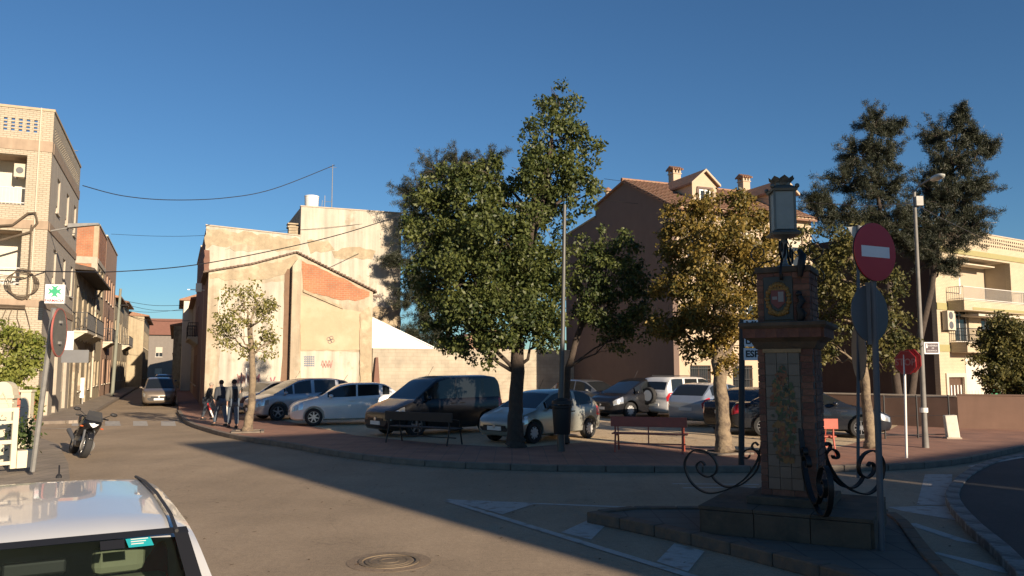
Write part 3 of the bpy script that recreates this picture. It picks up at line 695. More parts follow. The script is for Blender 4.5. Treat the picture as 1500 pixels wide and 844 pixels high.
# cross house closing the street
q = P(232, 500, 132); T = thing('end_house', 'long pale house with red tiled roof closing the far end of the street', 'house', (q.x - 9, q.y, 0), A1 - .05)
T.location.z = -.7
wall('front_wall', T, mat('far_render', (.20, .175, .15), .9, var=.08, streak=.1), 0, 26, 0, 8.6, gridwins(26, 8, (1.2, 4.8), 1.1, 1.7), t=.3)
for w_ in gridwins(26, 8, (1.2, 4.8), 1.1, 1.7): window(T, *w_[:4], shutter=.6)
MB().add([(-.3, -.5, 8.5), (26.3, -.5, 8.5), (26.3, 6, 11.6), (-.3, 6, 11.6), (-.3, 12, 8.5), (26.3, 12, 8.5)], [(0, 1, 2, 3), (3, 2, 5, 4), (0, 3, 4), (1, 5, 2), (0, 4, 5, 1)]).build('roof', mat('far_red_roof', (.26, .12, .08), .9, var=.15), T)

# ================================================================ RIGHT STREET ROW
r2t = 6.9
rr = row_house('town_house', 'dark street house with balconies beyond the tall plastered house on the right', 15.5, 26, 10.4, mat('dark_house', (.22, .13, .09), .9, var=.15, streak=.2),
               gridwins(10.5, 3, (1.0, 4.4), 1.1, 2.1), side=-1, balcony=((.6, 4.8, 4.3), (5.6, 9.8, 4.3)), hw=M_terra, winm=M_shutter)
row_house('town_house', 'low dark terraced house further along the right side of the street', 26.2, 38, 7.8, M_ochre_house, gridwins(11.8, 4, (1.0, 3.9), 1.0, 1.6), side=-1, roof=1.2, eave=.4)
row_house('town_house', 'white gabled house far along the right side of the street', 38.2, 50, 8.6, M_white_wall, gridwins(11.8, 4, (1.0, 4.4), 1.0, 1.6), side=-1, roof=2.2, eave=.4, shift=.8, hw=M_white_wall)
row_house('town_house', 'last grey house on the right before the street bends', 50.2, 92, 6.8, M_stone_low, gridwins(40, 12, (1.0, 3.9), 1.0, 1.6), side=-1, roof=1.4, eave=.4, shift=1.6)
# --- tall plastered house behind (R2)
R2 = thing('plastered_house', 'tall blank house with flaking ochre plaster and a stepped roofline behind the low gable', 'house', SR0 + E2 * r2t, A1)
k2 = lambda px, py: None
def onplane(px, py, O, A=E1):      # point of the pixel ray on the vertical plane through O along A -> (s, z)
    d = ray(px, py); n = Vector((-A.y, A.x, 0)); t = n.dot(Vector((O.x, O.y, 0))) / n.dot(Vector((d.x, d.y, 0)))
    p = Vector((d.x * t, d.y * t, HCAM + d.z * t)); return ((p - O).dot(A), p.z)
O2 = SR0 + E2 * r2t
pA = onplane(295, 330, O2); pB = onplane(440, 346, O2); pC = onplane(445, 303, O2); pD = onplane(588, 313, O2); pE = onplane(600, 420, O2)
x1_ = pD[0]
b = MB(); b.vprism([(0, 0), (0, pA[1]), (pB[0], pB[1]), (pB[0], 0)], 0, .3); b.build('front_wall', M_pale_plaster, R2)
b = MB(); b.vprism([(pB[0] + .001, 0), (pB[0] + .001, pC[1]), (x1_, pD[1]), (x1_, 0)], -.02, .3); b.build('tower_wall', M_pale_plaster, R2)
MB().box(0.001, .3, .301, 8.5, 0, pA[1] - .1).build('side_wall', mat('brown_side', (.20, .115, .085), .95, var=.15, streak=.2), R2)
MB().box(pB[0] + .001, pB[0] + .3, .301, 6, 0, pC[1]).box(x1_ - .3, x1_, .301, 8, 0, pD[1]).build('return_wall', M_worn_plaster, R2)
MB().box(.3, pB[0], 8.2, 8.5, 0, pB[1] - .3).box(pB[0] + .3, x1_ - .3, 7.7, 8, 0, pD[1] - .05).build('rear_wall', M_worn_plaster, R2)
MB().box(.3, pB[0], .3, 8.2, pB[1] - 1.2, pB[1] - 1.0).box(pB[0] + .3, x1_ - .3, .3, 7.7, pD[1] - .5, pD[1] - .3).build('flat_roof', M_concrete, R2)
b = MB(); b.vprism([(-.04, pA[1]), (-.04, pA[1] + .07), (pB[0], pB[1] + .07), (pB[0], pB[1])], -.05, .32); b.vprism([(pB[0] - .04, pC[1]), (pB[0] - .04, pC[1] + .07), (x1_ + .06, pD[1] + .07), (x1_ + .06, pD[1])], -.06, .32); b.build('coping', M_concrete, R2)
# patches of older plaster standing proud or flaked
def patch(parent, name, poly, m, O, y0, y1, A=E1, jag=.12, seed=1):
    r = random.Random(seed); pts = [onplane(x, y, O, A) for x, y in poly]; out = []
    for i in range(len(pts)):
        a, c = pts[i], pts[(i + 1) % len(pts)]; L = math.dist(a, c); n = max(1, int(L / .3))
        for k in range(n):
            t = k / n; j = jag if k else 0
            out.append((a[0] + (c[0] - a[0]) * t + r.uniform(-j, j), a[1] + (c[1] - a[1]) * t + r.uniform(-j, j)))
    me_b = MB(); me_b.vprism(out, y0, y1); me = me_b.mesh(name, m)
    bm = bmesh.new(); bm.from_mesh(me); bmesh.ops.triangulate(bm, faces=bm.faces[:]); bm.to_mesh(me); bm.free()
    return put(name, me, parent)
patch(R2, 'worn_plaster', [(301, 334), (438, 350), (438, 366), (380, 366), (312, 358), (303, 365)], M_worn_plaster, O2, -.012, -.001, seed=4)
patch(R2, 'worn_plaster', [(340, 360), (378, 361), (372, 368), (330, 366)], M_ochre_plaster, O2, -.02, -.013, seed=5)
patch(R2, 'worn_plaster', [(486, 368), (520, 362), (550, 368), (545, 380), (490, 378)], M_worn_plaster, O2, -.04, -.022, seed=6)
patch(R2, 'worn_plaster', [(450, 352), (480, 352), (490, 366), (455, 372)], M_worn_plaster, O2, -.035, -.022, seed=8)
patch(R2, 'worn_plaster', [(545, 452), (586, 445), (588, 520), (545, 520)], M_worn_plaster, O2, -.04, -.022, seed=9)
patch(R2, 'dark_plaster', [(299, 366), (307, 367), (307, 398), (299, 398)], mat('brown_plaster', (.17, .09, .065), .9, var=.15), O2, -.03, -.002, jag=.05)
b = MB(); c_ = onplane(438, 335, O2); b.box(c_[0] - .55, c_[0] - .001, .4, 1.0, pB[1] - .3, pB[1] + .55).box(c_[0] - .62, c_[0] + .0, .35, 1.05, pB[1] + .56, pB[1] + .66).box(c_[0] - .62, c_[0] - .0, .35, 1.05, pB[1] + .76, pB[1] + .84)
b.box(c_[0] - .5, c_[0] - .1, .5, .9, pB[1] + .5, pB[1] + .77); b.build('chimney', M_worn_plaster, R2)
t = thing('water_tank', 'white cylindrical water tank standing on the tall plastered house', 'water tank', rootM(R2) @ Vector((pB[0] + .75, .9, pC[1] - .4)), 0)
MB().lathe([(.34, 0), (.4, .1), (.43, 1.2), (.45, 1.22), (.45, 1.28), (0, 1.3)], 24).build('tank', M_white, t, 40)
MB().lathe([(.3, -.0), (.3, .02), (.05, .03)], 12).build('base', M_darkgrey, t)
t = thing('antenna_mast', 'tall thin aerial mast on the roof of the plastered house', 'mast', rootM(R2) @ Vector((onplane(491, 300, O2)[0], 1.2, pC[1] - .4)))
zt_ = P(491, 230, 48).z - (pC[1] - .4)
b = MB(); b.cyl((0, 0, 0), (0, 0, zt_), .035, .02, n=6); b.build('mast', M_galv, t)
b = MB(); b.cyl((-.45, 0, 0), (-.45, 0, 1.5), .02, n=5).cyl((-.7, 0, 0), (-.6, 0, 1.2), .015, n=5).cyl((-.5, 0, 1.1), (0, 0, 1.1), .012, n=5).cyl((-.25, 0, zt_ - .2), (.25, 0, zt_ - .2), .012, n=5); b.build('aerial', M_galv, t)
# --- low gable house in front (R1)
R1 = thing('gabled_ruin', 'low house gable of patched ochre plaster with exposed red brick under its right slope', 'house', SR0, A1)
O1 = SR0.copy()
gL = onplane(305, 399, O1); gM = onplane(370, 388, O1); gP = onplane(434, 371, O1); gR = onplane(549, 428, O1)
b = MB(); b.vprism([(0, 0), (0, gL[1]), (gM[0], gM[1]), (gP[0], gP[1]), (gR[0] - .1, gR[1]), (gR[0] - .1, 0)], 0, .35); b.build('gable_wall', M_ochre_plaster, R1)
MB().box(.0, .3, .351, 6.8, 0, gL[1] - .05).build('side_wall', MATS['brown_side'], R1); MB().box(gR[0] - .4, gR[0] - .1, .351, 6.8, 0, gR[1] - .05).build('side_wall', MATS['brown_side'], R1)
b = MB()
for (a_, c2_) in (((-.25, gL[1] - .05), gM), (gM, gP), (gP, (gR[0] + .1, gR[1] - .06))):
    b.vprism([(a_[0], a_[1] + .01), (c2_[0], c2_[1] + .01), (c2_[0], c2_[1] + .1), (a_[0], a_[1] + .1)], -.12, 6.8)
b.build('roof', mat('old_tiles', (.17, .12, .09), .9, var=.3, scale=6), R1)
b = MB()
for i in range(26):
    f = i / 26; s = gP[0] + (gR[0] + .1 - gP[0]) * f; z = gP[1] + (gR[1] - .06 - gP[1]) * f; b.box(s, s + .1, -.2, .3, z + .02, z + .085 + .02 * (i % 2))
for i in range(26):
    f = i / 26; s = -.2 + (gP[0] + .2) * f; z = np.interp(s, [-.25, gM[0], gP[0]], [gL[1] - .05, gM[1], gP[1]]); b.box(s, s + .1, -.16, .3, z + .04, z + .1 + .02 * (i % 2))
o = b.build('verge_tiles', MATS['old_tiles'], R1); o['kind'] = 'stuff'
patch(R1, 'red_brick_panel', [(441, 381), (480, 398), (541, 428), (541, 434), (520, 441), (490, 438), (445, 427)], M_red_brick, O1, -.03, -.001, jag=.05, seed=2)
patch(R1, 'grey_plaster', [(307, 402), (372, 391), (433, 374), (437, 380), (425, 396), (395, 408), (350, 412), (308, 408)], M_worn_plaster, O1, -.02, -.001, jag=.08, seed=3)
patch(R1, 'plaster_panel', [(440, 432), (500, 452), (534, 458), (534, 513), (440, 513)], M_orange_plaster, O1, -.028, -.001, jag=.02, seed=5)
patch(R1, 'plaster_ledge', [(444, 424), (500, 449), (502, 453), (444, 428)], M_worn_plaster, O1, -.09, -.032, jag=.0)
patch(R1, 'white_plaster', [(440, 515), (526, 516), (524, 590), (440, 590)], M_pale_plaster, O1, -.02, -.001, jag=.04, seed=6)
patch(R1, 'white_plaster', [(320, 425), (360, 418), (415, 412), (418, 470), (412, 590), (322, 590)], M_pale_plaster, O1, -.015, -.001, jag=.06, seed=7)
patch(R1, 'grey_pier', [(527, 460), (540, 450), (544, 470), (544, 595), (527, 595)], M_worn_plaster, O1, -.08, -.002, jag=.03, seed=8)
patch(R1, 'sooty_shadow', [(417, 402), (421, 394), (426, 395), (428, 402), (427, 520), (428, 596), (408, 596), (414, 520), (416, 450)], mat('sooty_shadow_brown', (.20, .125, .08), .95, var=.15, streak=.2), O1, -.03, -.016, jag=.015, seed=12)  # buttress shadow put into the wall colour as a brown strip, with chimney soot
pl = onplane(427, 400, O1); pr = onplane(440, 400, O1)
MB().vprism([(pl[0], 0), (pl[0], gP[1] - .7), (pl[0] + .25, gP[1] - .35), (pr[0], gP[1] - .35), (pr[0], 0)], -.42, -.001).build('buttress', M_ochre_plaster, R1)
# beam ends at the right eave
b = MB()
for i in range(3): b.box(gR[0] - .1, gR[0] + .35 - .05 * i, .05 + i * .12, .12 + i * .12, gR[1] - .28 + .03 * i, gR[1] - .2 + .03 * i)
b.build('rafter_end', M_brown_wood, R1)
# graffiti strokes: flat print in the wall's own plane
def strokes(parent, lines, m, O, y=-.034, w=.012):
    b = MB()
    for l in lines:
        pts = [onplane(x, y_, O) for x, y_ in l]
        for a, c in zip(pts[:-1], pts[1:]):
            d = Vector((c[0] - a[0], 0, c[1] - a[1]));
            if d.length < 1e-4: continue
            d.normalize(); n = Vector((-d.z, 0, d.x)) * w
            A_ = Vector((a[0], y, a[1])); C_ = Vector((c[0], y, c[1])); b.add([A_ + n, C_ + n, C_ - n, A_ - n], [(0, 1, 2, 3)])
    return b.build('graffiti', m, parent)
r = random.Random(3)
clo = []
for k in range(4):
    cx, cy = 484 + 3 * math.cos(k * PI / 2 + .4), 498 + 3 * math.sin(k * PI / 2 + .4); clo.append([(cx + 2.6 * math.cos(a * .6), cy + 2.6 * math.sin(a * .6)) for a in range(12)])
strokes(R1, clo, mat('spray_dark', (.10, .09, .10), .9, var=0), O1)
bl = []
for row in range(5):
    x = 445
    while x < 460:
        bl.append([(x, 522 + row * 3.2), (x + 1, 524 + row * 3.2), (x + 2, 521.5 + row * 3.2), (x + 2.4, 524 + row * 3.2)]); x += 3.2
strokes(R1, bl, mat('spray_blue', (.12, .17, .26), .9, var=0), O1)
strokes(R1, [[(x, 532 + 4 * math.sin(x * 1.3)) for x in np.arange(470, 488, 1.0)], [(x, 536 + 3 * math.cos(x * 1.7)) for x in np.arange(471, 487, 1.0)]], mat('spray_red', (.36, .2, .17), .9, var=0), O1, w=.02)
strokes(R1, [[(x, 553 + 5 * math.sin(x * .9)) for x in np.arange(347, 366, 1.0)], [(x, 556 + 6 * math.cos(x * 1.1)) for x in np.arange(347, 366, .8)]], MATS['spray_red'], O1, w=.03)
strokes(R1, [[(372, 545), (376, 556), (380, 548), (378, 563)], [(396, 553), (399, 562), (403, 552)]], mat('spray_purple', (.3, .12, .14), .9, var=0), O1, w=.03)
# grey recess strip (cypress shaped sack against the wall)
# low block wall closing the lot, with the white triangular remnant above it
OW = O1 + E1 * (gR[0] + .0)
LW = 12.0
t = thing('boundary_wall', 'plastered block wall closing the back of the parking lot between the two houses', 'wall', OW + E2 * .05, A1)
MB().box(-.05, LW, 0, .25, 0, 3.18).build('blockwork', M_block, t); MB().box(-.05, LW, -.03, .28, 3.181, 3.24).build('coping', M_concrete, t)
tA = onplane(545, 466, OW + E2 * .6); tB = onplane(636, 511, OW + E2 * .6)
t = thing('white_gable', 'bright white triangular wall remnant rising above the block wall', 'wall', OW + E2 * .6, A1)
MB().vprism([(tA[0], 2.9), (tA[0], tA[1]), (tB[0], tB[1]), (tB[0], 2.9)], 0, .25).build('white_panel', mat('bright_white', (.86, .86, .85), .8, var=.05, scale=1.5, streak=.08), t)
MB().vprism([(tA[0], tA[1]), (tA[0], tA[1] + .06), (tB[0] + .1, tB[1] + .06), (tB[0] + .1, tB[1])], -.03, .28).build('coping', M_white, t)
OR = OW + E2 * 3.2
t = thing('brick_shed', 'low orange rendered shed behind the block wall seen through the tree', 'shed', OR + E1 * 6.2, A1)
MB().vprism([(0, 0), (0, 4.0), (2, 4.5), (4, 4.0), (4, 0)], 0, 3).build('wall', M_terra, t); MB().add([(-.2, -.2, 3.98), (-.2, 3.2, 3.98), (2, -.2, 4.56), (2, 3.2, 4.56), (4.2, -.2, 3.98), (4.2, 3.2, 3.98)], [(0, 2, 3, 1), (2, 4, 5, 3)]).build('roof', M_tile, t)
t = thing('garden_wall_end', 'narrow dark pointed buttress leaning against the block wall', 'buttress', OW + E1 * .1 - E2 * .22, A1) 
c0 = onplane(541, 520, OW)
MB().add([(-.25, -.12, 0), (.28, -.12, 0), (.28, .2, 0), (-.25, .2, 0), (-.02, .05, 2.75), (.1, .05, 2.75), (.1, .2, 2.75), (-.02, .2, 2.75)], [(0, 1, 5, 4), (1, 2, 6, 5), (2, 3, 7, 6), (3, 0, 4, 7), (4, 5, 6, 7)]).build('buttress', mat('brown_plaster', (.17, .09, .065), .9), t)

# ================================================================ BIG TILED HOUSE (shaded gable, dormers)
CN = Vector((7.71, 38.0, 0)); CN.x = ray(985, 420).x / ray(985, 420).y * 38
N = thing('gabled_house', 'large pinkish rendered house with tiled roof, dormers and a shaded gable over the parking lot', 'house', CN, A1)
# local: x = E1 along the front, y = E2 inward (gable on x=0 plane)
def onN(px, py): s, z = onplane(px, py, CN, E2); return s, z
pk = onN(914, 265); st = onN(872, 302); st2 = onN(872, 319); en = onN(835, 344); ev = onN(975, 296)
slope = (pk[1] - ev[1]) / (pk[0] - ev[0]); ez = pk[1] - slope * pk[0]      # eave height at the front plane
MG = Mloc(0, 0, 0, PI / 2)        # x' -> y, y' -> -x
NL = 8.7
b = MB(); b.vprism([(0, 0), (0, ez), (pk[0], pk[1]), (st[0], st[1]), (st[0], st2[1]), (en[0] + .6, en[1]), (en[0] + .6, 0)], -.3, 0, 0, MG)
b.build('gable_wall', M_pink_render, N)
nops = [(.9, 2.1, .95, 2.3), (3.4, 4.6, .95, 2.3), (6.5, 7.9, .12, 2.5), (.9, 2.1, 4.1, 5.9), (3.9, 5.1, 4.1, 5.9), (6.9, 8.1, 4.1, 5.9), (.9, 2.1, 7.3, 9.0), (3.9, 5.1, 7.3, 9.0), (6.9, 8.1, 7.3, 9.0)]
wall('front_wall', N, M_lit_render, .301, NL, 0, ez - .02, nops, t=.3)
for w_ in nops:
    if w_[2] < .5: MB().box(w_[0], w_[1], .12, .18, .12, w_[3]).build('door', M_brown_wood, N)
    else: window(N, *w_, bars=w_[2] < 2, shutter=.35 if w_[2] > 2 else 0, fm=M_brown_wood if w_[2] < 2 else None)
MB().box(.3, NL, -.12, -.001, 3.3, 3.45).box(.3, NL, -.3, .3, ez - .18, ez - .021).build('cornice', M_lit_render, N)
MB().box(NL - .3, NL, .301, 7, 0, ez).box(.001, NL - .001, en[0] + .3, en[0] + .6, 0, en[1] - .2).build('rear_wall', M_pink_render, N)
b = MB()
rise = Vector((0, pk[0], pk[1] - ez)); rl = rise.length
yb = 2 * pk[0] + .3
b.add([(-.12, -.35, ez - .35 * slope), (NL + .1, -.35, ez - .35 * slope), (NL + .1, pk[0], pk[1]), (-.12, pk[0], pk[1]), (NL + .1, st[0], st[1]), (-.12, st[0], st[1]),
       (-.12, -.35, ez - .35 * slope - .1), (NL + .1, -.35, ez - .35 * slope - .1), (NL + .1, pk[0], pk[1] - .12), (-.12, pk[0], pk[1] - .12), (NL + .1, st[0], st[1] - .1), (-.12, st[0], st[1] - .1)],
      [(0, 1, 2, 3), (3, 2, 4, 5), (7, 6, 9, 8), (8, 9, 11, 10), (0, 6, 7, 1), (0, 3, 9, 6), (3, 5, 11, 9), (5, 4, 10, 11), (1, 7, 8, 2), (2, 8, 10, 4)])
b.build('roof', mat('tile_bed', (.2, .11, .07), .9, var=.2), N)
vdir = Vector((0, pk[0] + .35, pk[1] - ez + .35 * slope)); nv = int(vdir.length / .36)
roof_tiles(N, (-.12, -.38, ez - .38 * slope + .02), (1, 0, 0), vdir, int((NL + .2) / .24), nv, .24, vdir.length / nv, M_tile)
b = MB()
b.tube([(-.15, pk[0], pk[1] + .05), (NL, pk[0], pk[1] + .05)], .11, 8); b.build('ridge_tiles', M_tile, N)
# annex roof edge
MB().add([(-.05, st[0] + .01, st2[1]), (NL * .5, st[0] + .01, st2[1]), (NL * .5, en[0] + .6, en[1]), (-.05, en[0] + .6, en[1]), (-.05, st[0] + .01, st2[1] + .1), (NL * .5, st[0] + .01, st2[1] + .1), (NL * .5, en[0] + .6, en[1] + .1), (-.05, en[0] + .6, en[1] + .1)], [(4, 5, 6, 7), (0, 3, 2, 1), (0, 4, 7, 3), (3, 7, 6, 2)]).build('annex_roof', M_worn_plaster, N)
MB().add([(-.02, 0, ez - .04), (-.02, pk[0], pk[1] - .04), (-.02, pk[0], pk[1] + .02), (-.02, 0, ez + .02)], [(0, 1, 2, 3)]) if False else None
def dormer(x, y, z, w=1.5, h=1.25):
    o = MB().box(x - w / 2, x + w / 2, y + .15, y + 2.2, z - .9, z + h - .001).vprism([(x - w / 2, z + h), (x, z + h + .62), (x + w / 2, z + h)], y + .15, y + 3.2).build('dormer', M_lit_render, N)
    wo = MB().box(x - .34, x + .34, y + .11, y + .149, z + .12, z + .95).build('dormer_window', M_white, N)
    MB().box(x - .27, x - .03, y + .10, y + .109, z + .2, z + .88).build('pane', M_pane, wo); MB().box(x + .03, x + .27, y + .10, y + .109, z + .2, z + .88).build('pane', M_pane, wo)
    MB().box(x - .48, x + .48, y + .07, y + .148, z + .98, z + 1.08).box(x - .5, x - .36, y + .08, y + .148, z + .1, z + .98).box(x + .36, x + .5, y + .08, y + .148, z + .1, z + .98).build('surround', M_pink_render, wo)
    b = MB(); e = .14
    for s in (-1, 1):
        A_ = (x + s * (w / 2 + e), z + h - .1); C_ = (x, z + h + .66)
        b.vprism([A_, C_, (C_[0], C_[1] + .1), (A_[0], A_[1] + .1)], y + .0, y + 3.4)
    b.build('dormer_roof', M_tile, o)
    b = MB()
    for s in (-1, 1):
        A_ = (x + s * (w / 2 + e), z + h - .12); C_ = (x, z + h + .64); b.vprism([A_, C_, (C_[0], C_[1] + .12), (A_[0], A_[1] + .12)], y - .05, y - .001)
    b.build('bargeboard', M_lit_render, o)
def onfront(px, py, dy=0.0):
    O = CN + E2 * dy; return onplane(px, py, O)
s1 = onfront(1033, 290, 1.0); dormer(s1[0], .9, ez + .9 * slope - .2)
s2 = onfront(1150, 290, 1.0); dormer(s2[0], .9, ez + .9 * slope - .2)
def chimney(px, label=None):
    s = onfront(px, 250, pk[0])[0]; z = pk[1]
    o = MB().box(s - .24, s + .24, pk[0] - .24, pk[0] + .24, z - .6, z + .64).build('chimney', M_lit_render, N)
    b = MB(); z -= .31; b.box(s - .28, s + .28, pk[0] - .28, pk[0] + .28, z + .95, z + 1.0)
    for dx in (-.2, 0, .2):
        for dy in (-.2, .2): b.box(s + dx - .05, s + dx + .05, pk[0] + dy - .05, pk[0] + dy + .05, z + 1.0, z + 1.18)
    b.build('flue_piers', M_lit_render, o)
    b = MB(); z -= .07; b.add([(s - .33, pk[0] - .33, z + 1.25), (s + .33, pk[0] - .33, z + 1.25), (s + .33, pk[0] + .33, z + 1.25), (s - .33, pk[0] + .33, z + 1.25), (s - .31, pk[0], z + 1.43), (s + .31, pk[0], z + 1.43)], [(0, 1, 5, 4), (2, 3, 4, 5), (0, 4, 3), (1, 2, 5), (0, 3, 2, 1)])
    for k in range(5): xx = s - .3 + .15 * k; b.tube([(xx, pk[0] - .36, z + 1.27), (xx, pk[0], z + 1.46), (xx, pk[0] + .36, z + 1.27)], .05, 6)
    b.build('chimney_cap', M_tile, o)
chimney(988); chimney(1089); 
o = MB().cyl((-.0 + .5, st[0] - .6, st[1] - .3), (.5, st[0] - .6, st[1] + .75), .16).build('flue', M_lit_render, N); MB().lathe([(.0, .75), (.26, .75), (.24, .85), (.05, 1.0)], 14, 0, Mloc(.5, st[0] - .6, st[1])).build('cowl', M_tile, o)

# ================================================================ RIGHT APARTMENTS
FA = math.atan2(.5426, .84); F1 = Vector((math.cos(FA), math.sin(FA), 0)); F2 = Vector((-math.sin(FA), math.cos(FA), 0))
rM = ray(1373, 470); CM = Vector((rM.x / rM.y * 46, 46, 0))
A = thing('apartment_building', 'three storey pale apartment building with white railed balconies behind the low wall', 'building', CM, FA)
def onA(px, py): return onplane(px, py, CM, F1)
zt = onA(1436, 341)[1]; zc = onA(1436, 367)[1]; zs1 = onA(1400, 443)[1]; zs0 = onA(1400, 503)[1]
M_apt = brickmat('pale_brick', (.50, .42, .29), (.46, .385, .27), (.38, .31, .21), .25, .085, .012, .3, .07)
AL = 24.0
r2_ = (onA(1404, 400)[0], onA(1480, 400)[0])
aops = [(r2_[0], r2_[1], zs1 + .1, zc - .55)]
x_d = onA(1388, 560)[0]; x_e = onA(1411, 560)[0]
aops += [(x_d + .05, x_e, .12, onA(1400, 553)[1])]
xw = [onA(1398, 470)[0], onA(1419, 470)[0], onA(1437, 470)[0], onA(1456, 470)[0]]
aops += [(xw[0], xw[1], zs0 + .1, zs0 + 2.2), (xw[2], xw[3], zs0 + .1, zs0 + 2.2)]
for xx in (12, 16, 20): aops += [(xx, xx + 1.2, zs0 + .9, zs0 + 2.2), (xx, xx + 1.2, zs1 + .9, zs1 + 2.2), (xx, xx + 1.2, 1.2, 2.8)]
xg = onA(1450, 560)[0]; aops += [(xg, xg + 1.3, .12, 2.4)]
wall('front_wall', A, M_apt, 0, AL, 0, zt - 1.0, aops, t=.3)
lat = []
x = .6
while x < AL - .5:
    if int((x - .6) / 3.0) % 4 != 3 or True:
        for zz in (.2, .42, .64): lat.append((x, x + .13, zt - 1.0 + zz, zt - 1.0 + zz + .12))
    x += .27
wall('parapet', A, M_apt, 0, AL, zt - .999, zt - .08, lat, t=.12)
MB().box(-.02, AL, -.05, .15, zt - .079, zt).build('coping', M_concrete, A)
MB().box(-.01, AL, -.06, -.001, zc - .42, zc - .1).box(-.01, AL, -.04, -.001, zs1 - .5, zs1 - .1).box(-.01, AL, -.04, -.001, zs0 - .5, zs0 - .1).build('band', M_olive_band, A)
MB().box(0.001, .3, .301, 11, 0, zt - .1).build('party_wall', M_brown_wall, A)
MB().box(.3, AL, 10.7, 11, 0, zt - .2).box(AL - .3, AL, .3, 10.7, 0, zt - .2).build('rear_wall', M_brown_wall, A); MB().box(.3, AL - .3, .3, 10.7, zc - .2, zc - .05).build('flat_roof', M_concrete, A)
# recessed upper terrace
xa, xb = r2_; b = MB(); b.box(xa - .2, xb + .2, 1.6, 1.7, zs1 - .1, zc - .3).box(xa - .2, xa - .003, .303, 1.6, zs1 - .1, zc - .3).box(xb + .003, xb + .2, .303, 1.6, zs1 - .1, zc - .3); b.build('terrace_wall', mat('terrace_render', (.40, .33, .24), .9, var=.05), A)
MB().box(xa, xb, .303, 1.6, zs1 - .1, zs1 + .08).box(xa, xb, .303, 1.6, zc - .54, zc - .4).build('terrace_slab', M_trim, A)
o = MB().box(xa + .2, xa + 1.3, 1.55, 1.598, zs1 + .1, zs1 + 1.9).build('balcony_door', M_frame_white, A); MB().box(xa + .3, xa + 1.2, 1.54, 1.549, zs1 + .3, zs1 + 1.8).build('pane', M_pane, o)
o = MB().box(xa + 1.9, xa + 3.1, 1.55, 1.598, zs1 + .8, zs1 + 1.95).build('terrace_window', M_white, A); MB().box(xa + 2.0, xa + 3.0, 1.54, 1.549, zs1 + .85, zs1 + 1.25).build('pane', M_pane, o)
ac_unit(A, xa + .35, .9, zc - 1.2); MB().box(xa + 1.3, xb - .9, .5, 1.3, zc - .85, zc - .78).build('awning_case', M_trim, A)
# balconies
for z, x0b, x1b, m_ in ((zs1, onA(1386, 430)[0], xb + .0, M_frame_white), (zs0, onA(1391, 500)[0], onA(1475, 500)[0], M_dark_metal)):
    o = MB().box(x0b, x1b, -1.0, -.062, z - .55, z).build('balcony', M_apt, A); MB().box(x0b - .03, x1b + .03, -1.03, -.07, z + .001, z + .05).build('balcony_coping', M_trim, o)
    MB().box(x0b + .9, x1b - .02, -1.02, -1.001, z - .5, z - .35).build('balcony_band', M_olive_band, o)
    railing(o, x0b + .05, x1b - .05, -.95, -.1, z + .05, .78, m_, step=.12)
b = MB()
for i in range(5): b.box(0, 0, 0, 0, 0, 0) if False else None
o = MB().box(onA(1405, 450)[0], xb, -1.1, -.07, zs1 - .85, zs1 - .72).build('awning', M_trim, A)
for k, (a_, c_) in enumerate(((xw[0], xw[1]), (xw[2], xw[3]))): window(A, a_, c_, zs0 + .1, zs0 + 2.2, sill=False, name='balcony_door')
for xx in (12, 16, 20):
    for z in (zs0 + .9, zs1 + .9): window(A, xx, xx + 1.2, z, z + 1.3, shutter=.6)
    window(A, xx, xx + 1.2, 1.2, 2.8, bars=True)
ax = onA(1378, 470)[0]; ac_unit(A, ax, -.42, onA(1384, 470)[1]); ac_unit(A, ax, -.42, onA(1384, 484)[1])
o = MB().box(x_d + .05, x_e, .14, .2, .12, onA(1400, 553)[1] - .002).build('door', M_brown_wood, A)
b = MB(); dz = onA(1400, 553)[1]
for i in range(5): xx = x_d + .2 + (x_e - x_d - .3) * i / 4; b.box(xx - .05, xx + .05, .09, .138, .3, dz - .45)
b.build('door_bars', M_white, o)
MB().box(x_d - .2, x_d + .03, -.08, -.001, .1, dz + .25).box(x_e + .02, x_e + .25, -.08, -.001, .1, dz + .25).box(x_d + .031, x_e + .019, -.08, -.001, dz + .02, dz + .25).build('door_surround', M_trim, A)
MB().box(x_e + .3, xg - .1, -.03, -.001, .1, zs0 - .7).build('white_facing', M_white_wall, A)
o = MB().box(xg, xg + 1.3, .14, .2, .12, 2.4).build('door', mat('green_door', (.04, .2, .09), .6), A)
# steps railing in front
t = thing('entrance_railing', 'thin dark railing in front of the pale apartment entrance', 'railing', CM + F1 * .3 - F2 * 2.6, FA)
b = MB()
for i in range(17): b.box(i * .35 - .012, i * .35 + .012, -.012, .012, 0.1, 1.25 if i < 6 else 1.6)
b.box(0, 5.8, -.02, .02, 1.2, 1.24); b.build('rail', M_dark_metal, t)
q = CM + F1 * onA(1462, 340)[0] + F2 * .6; antenna((q.x, q.y, zt - .2), 'television aerial on the roof of the pale apartment building', 1.2, .2)
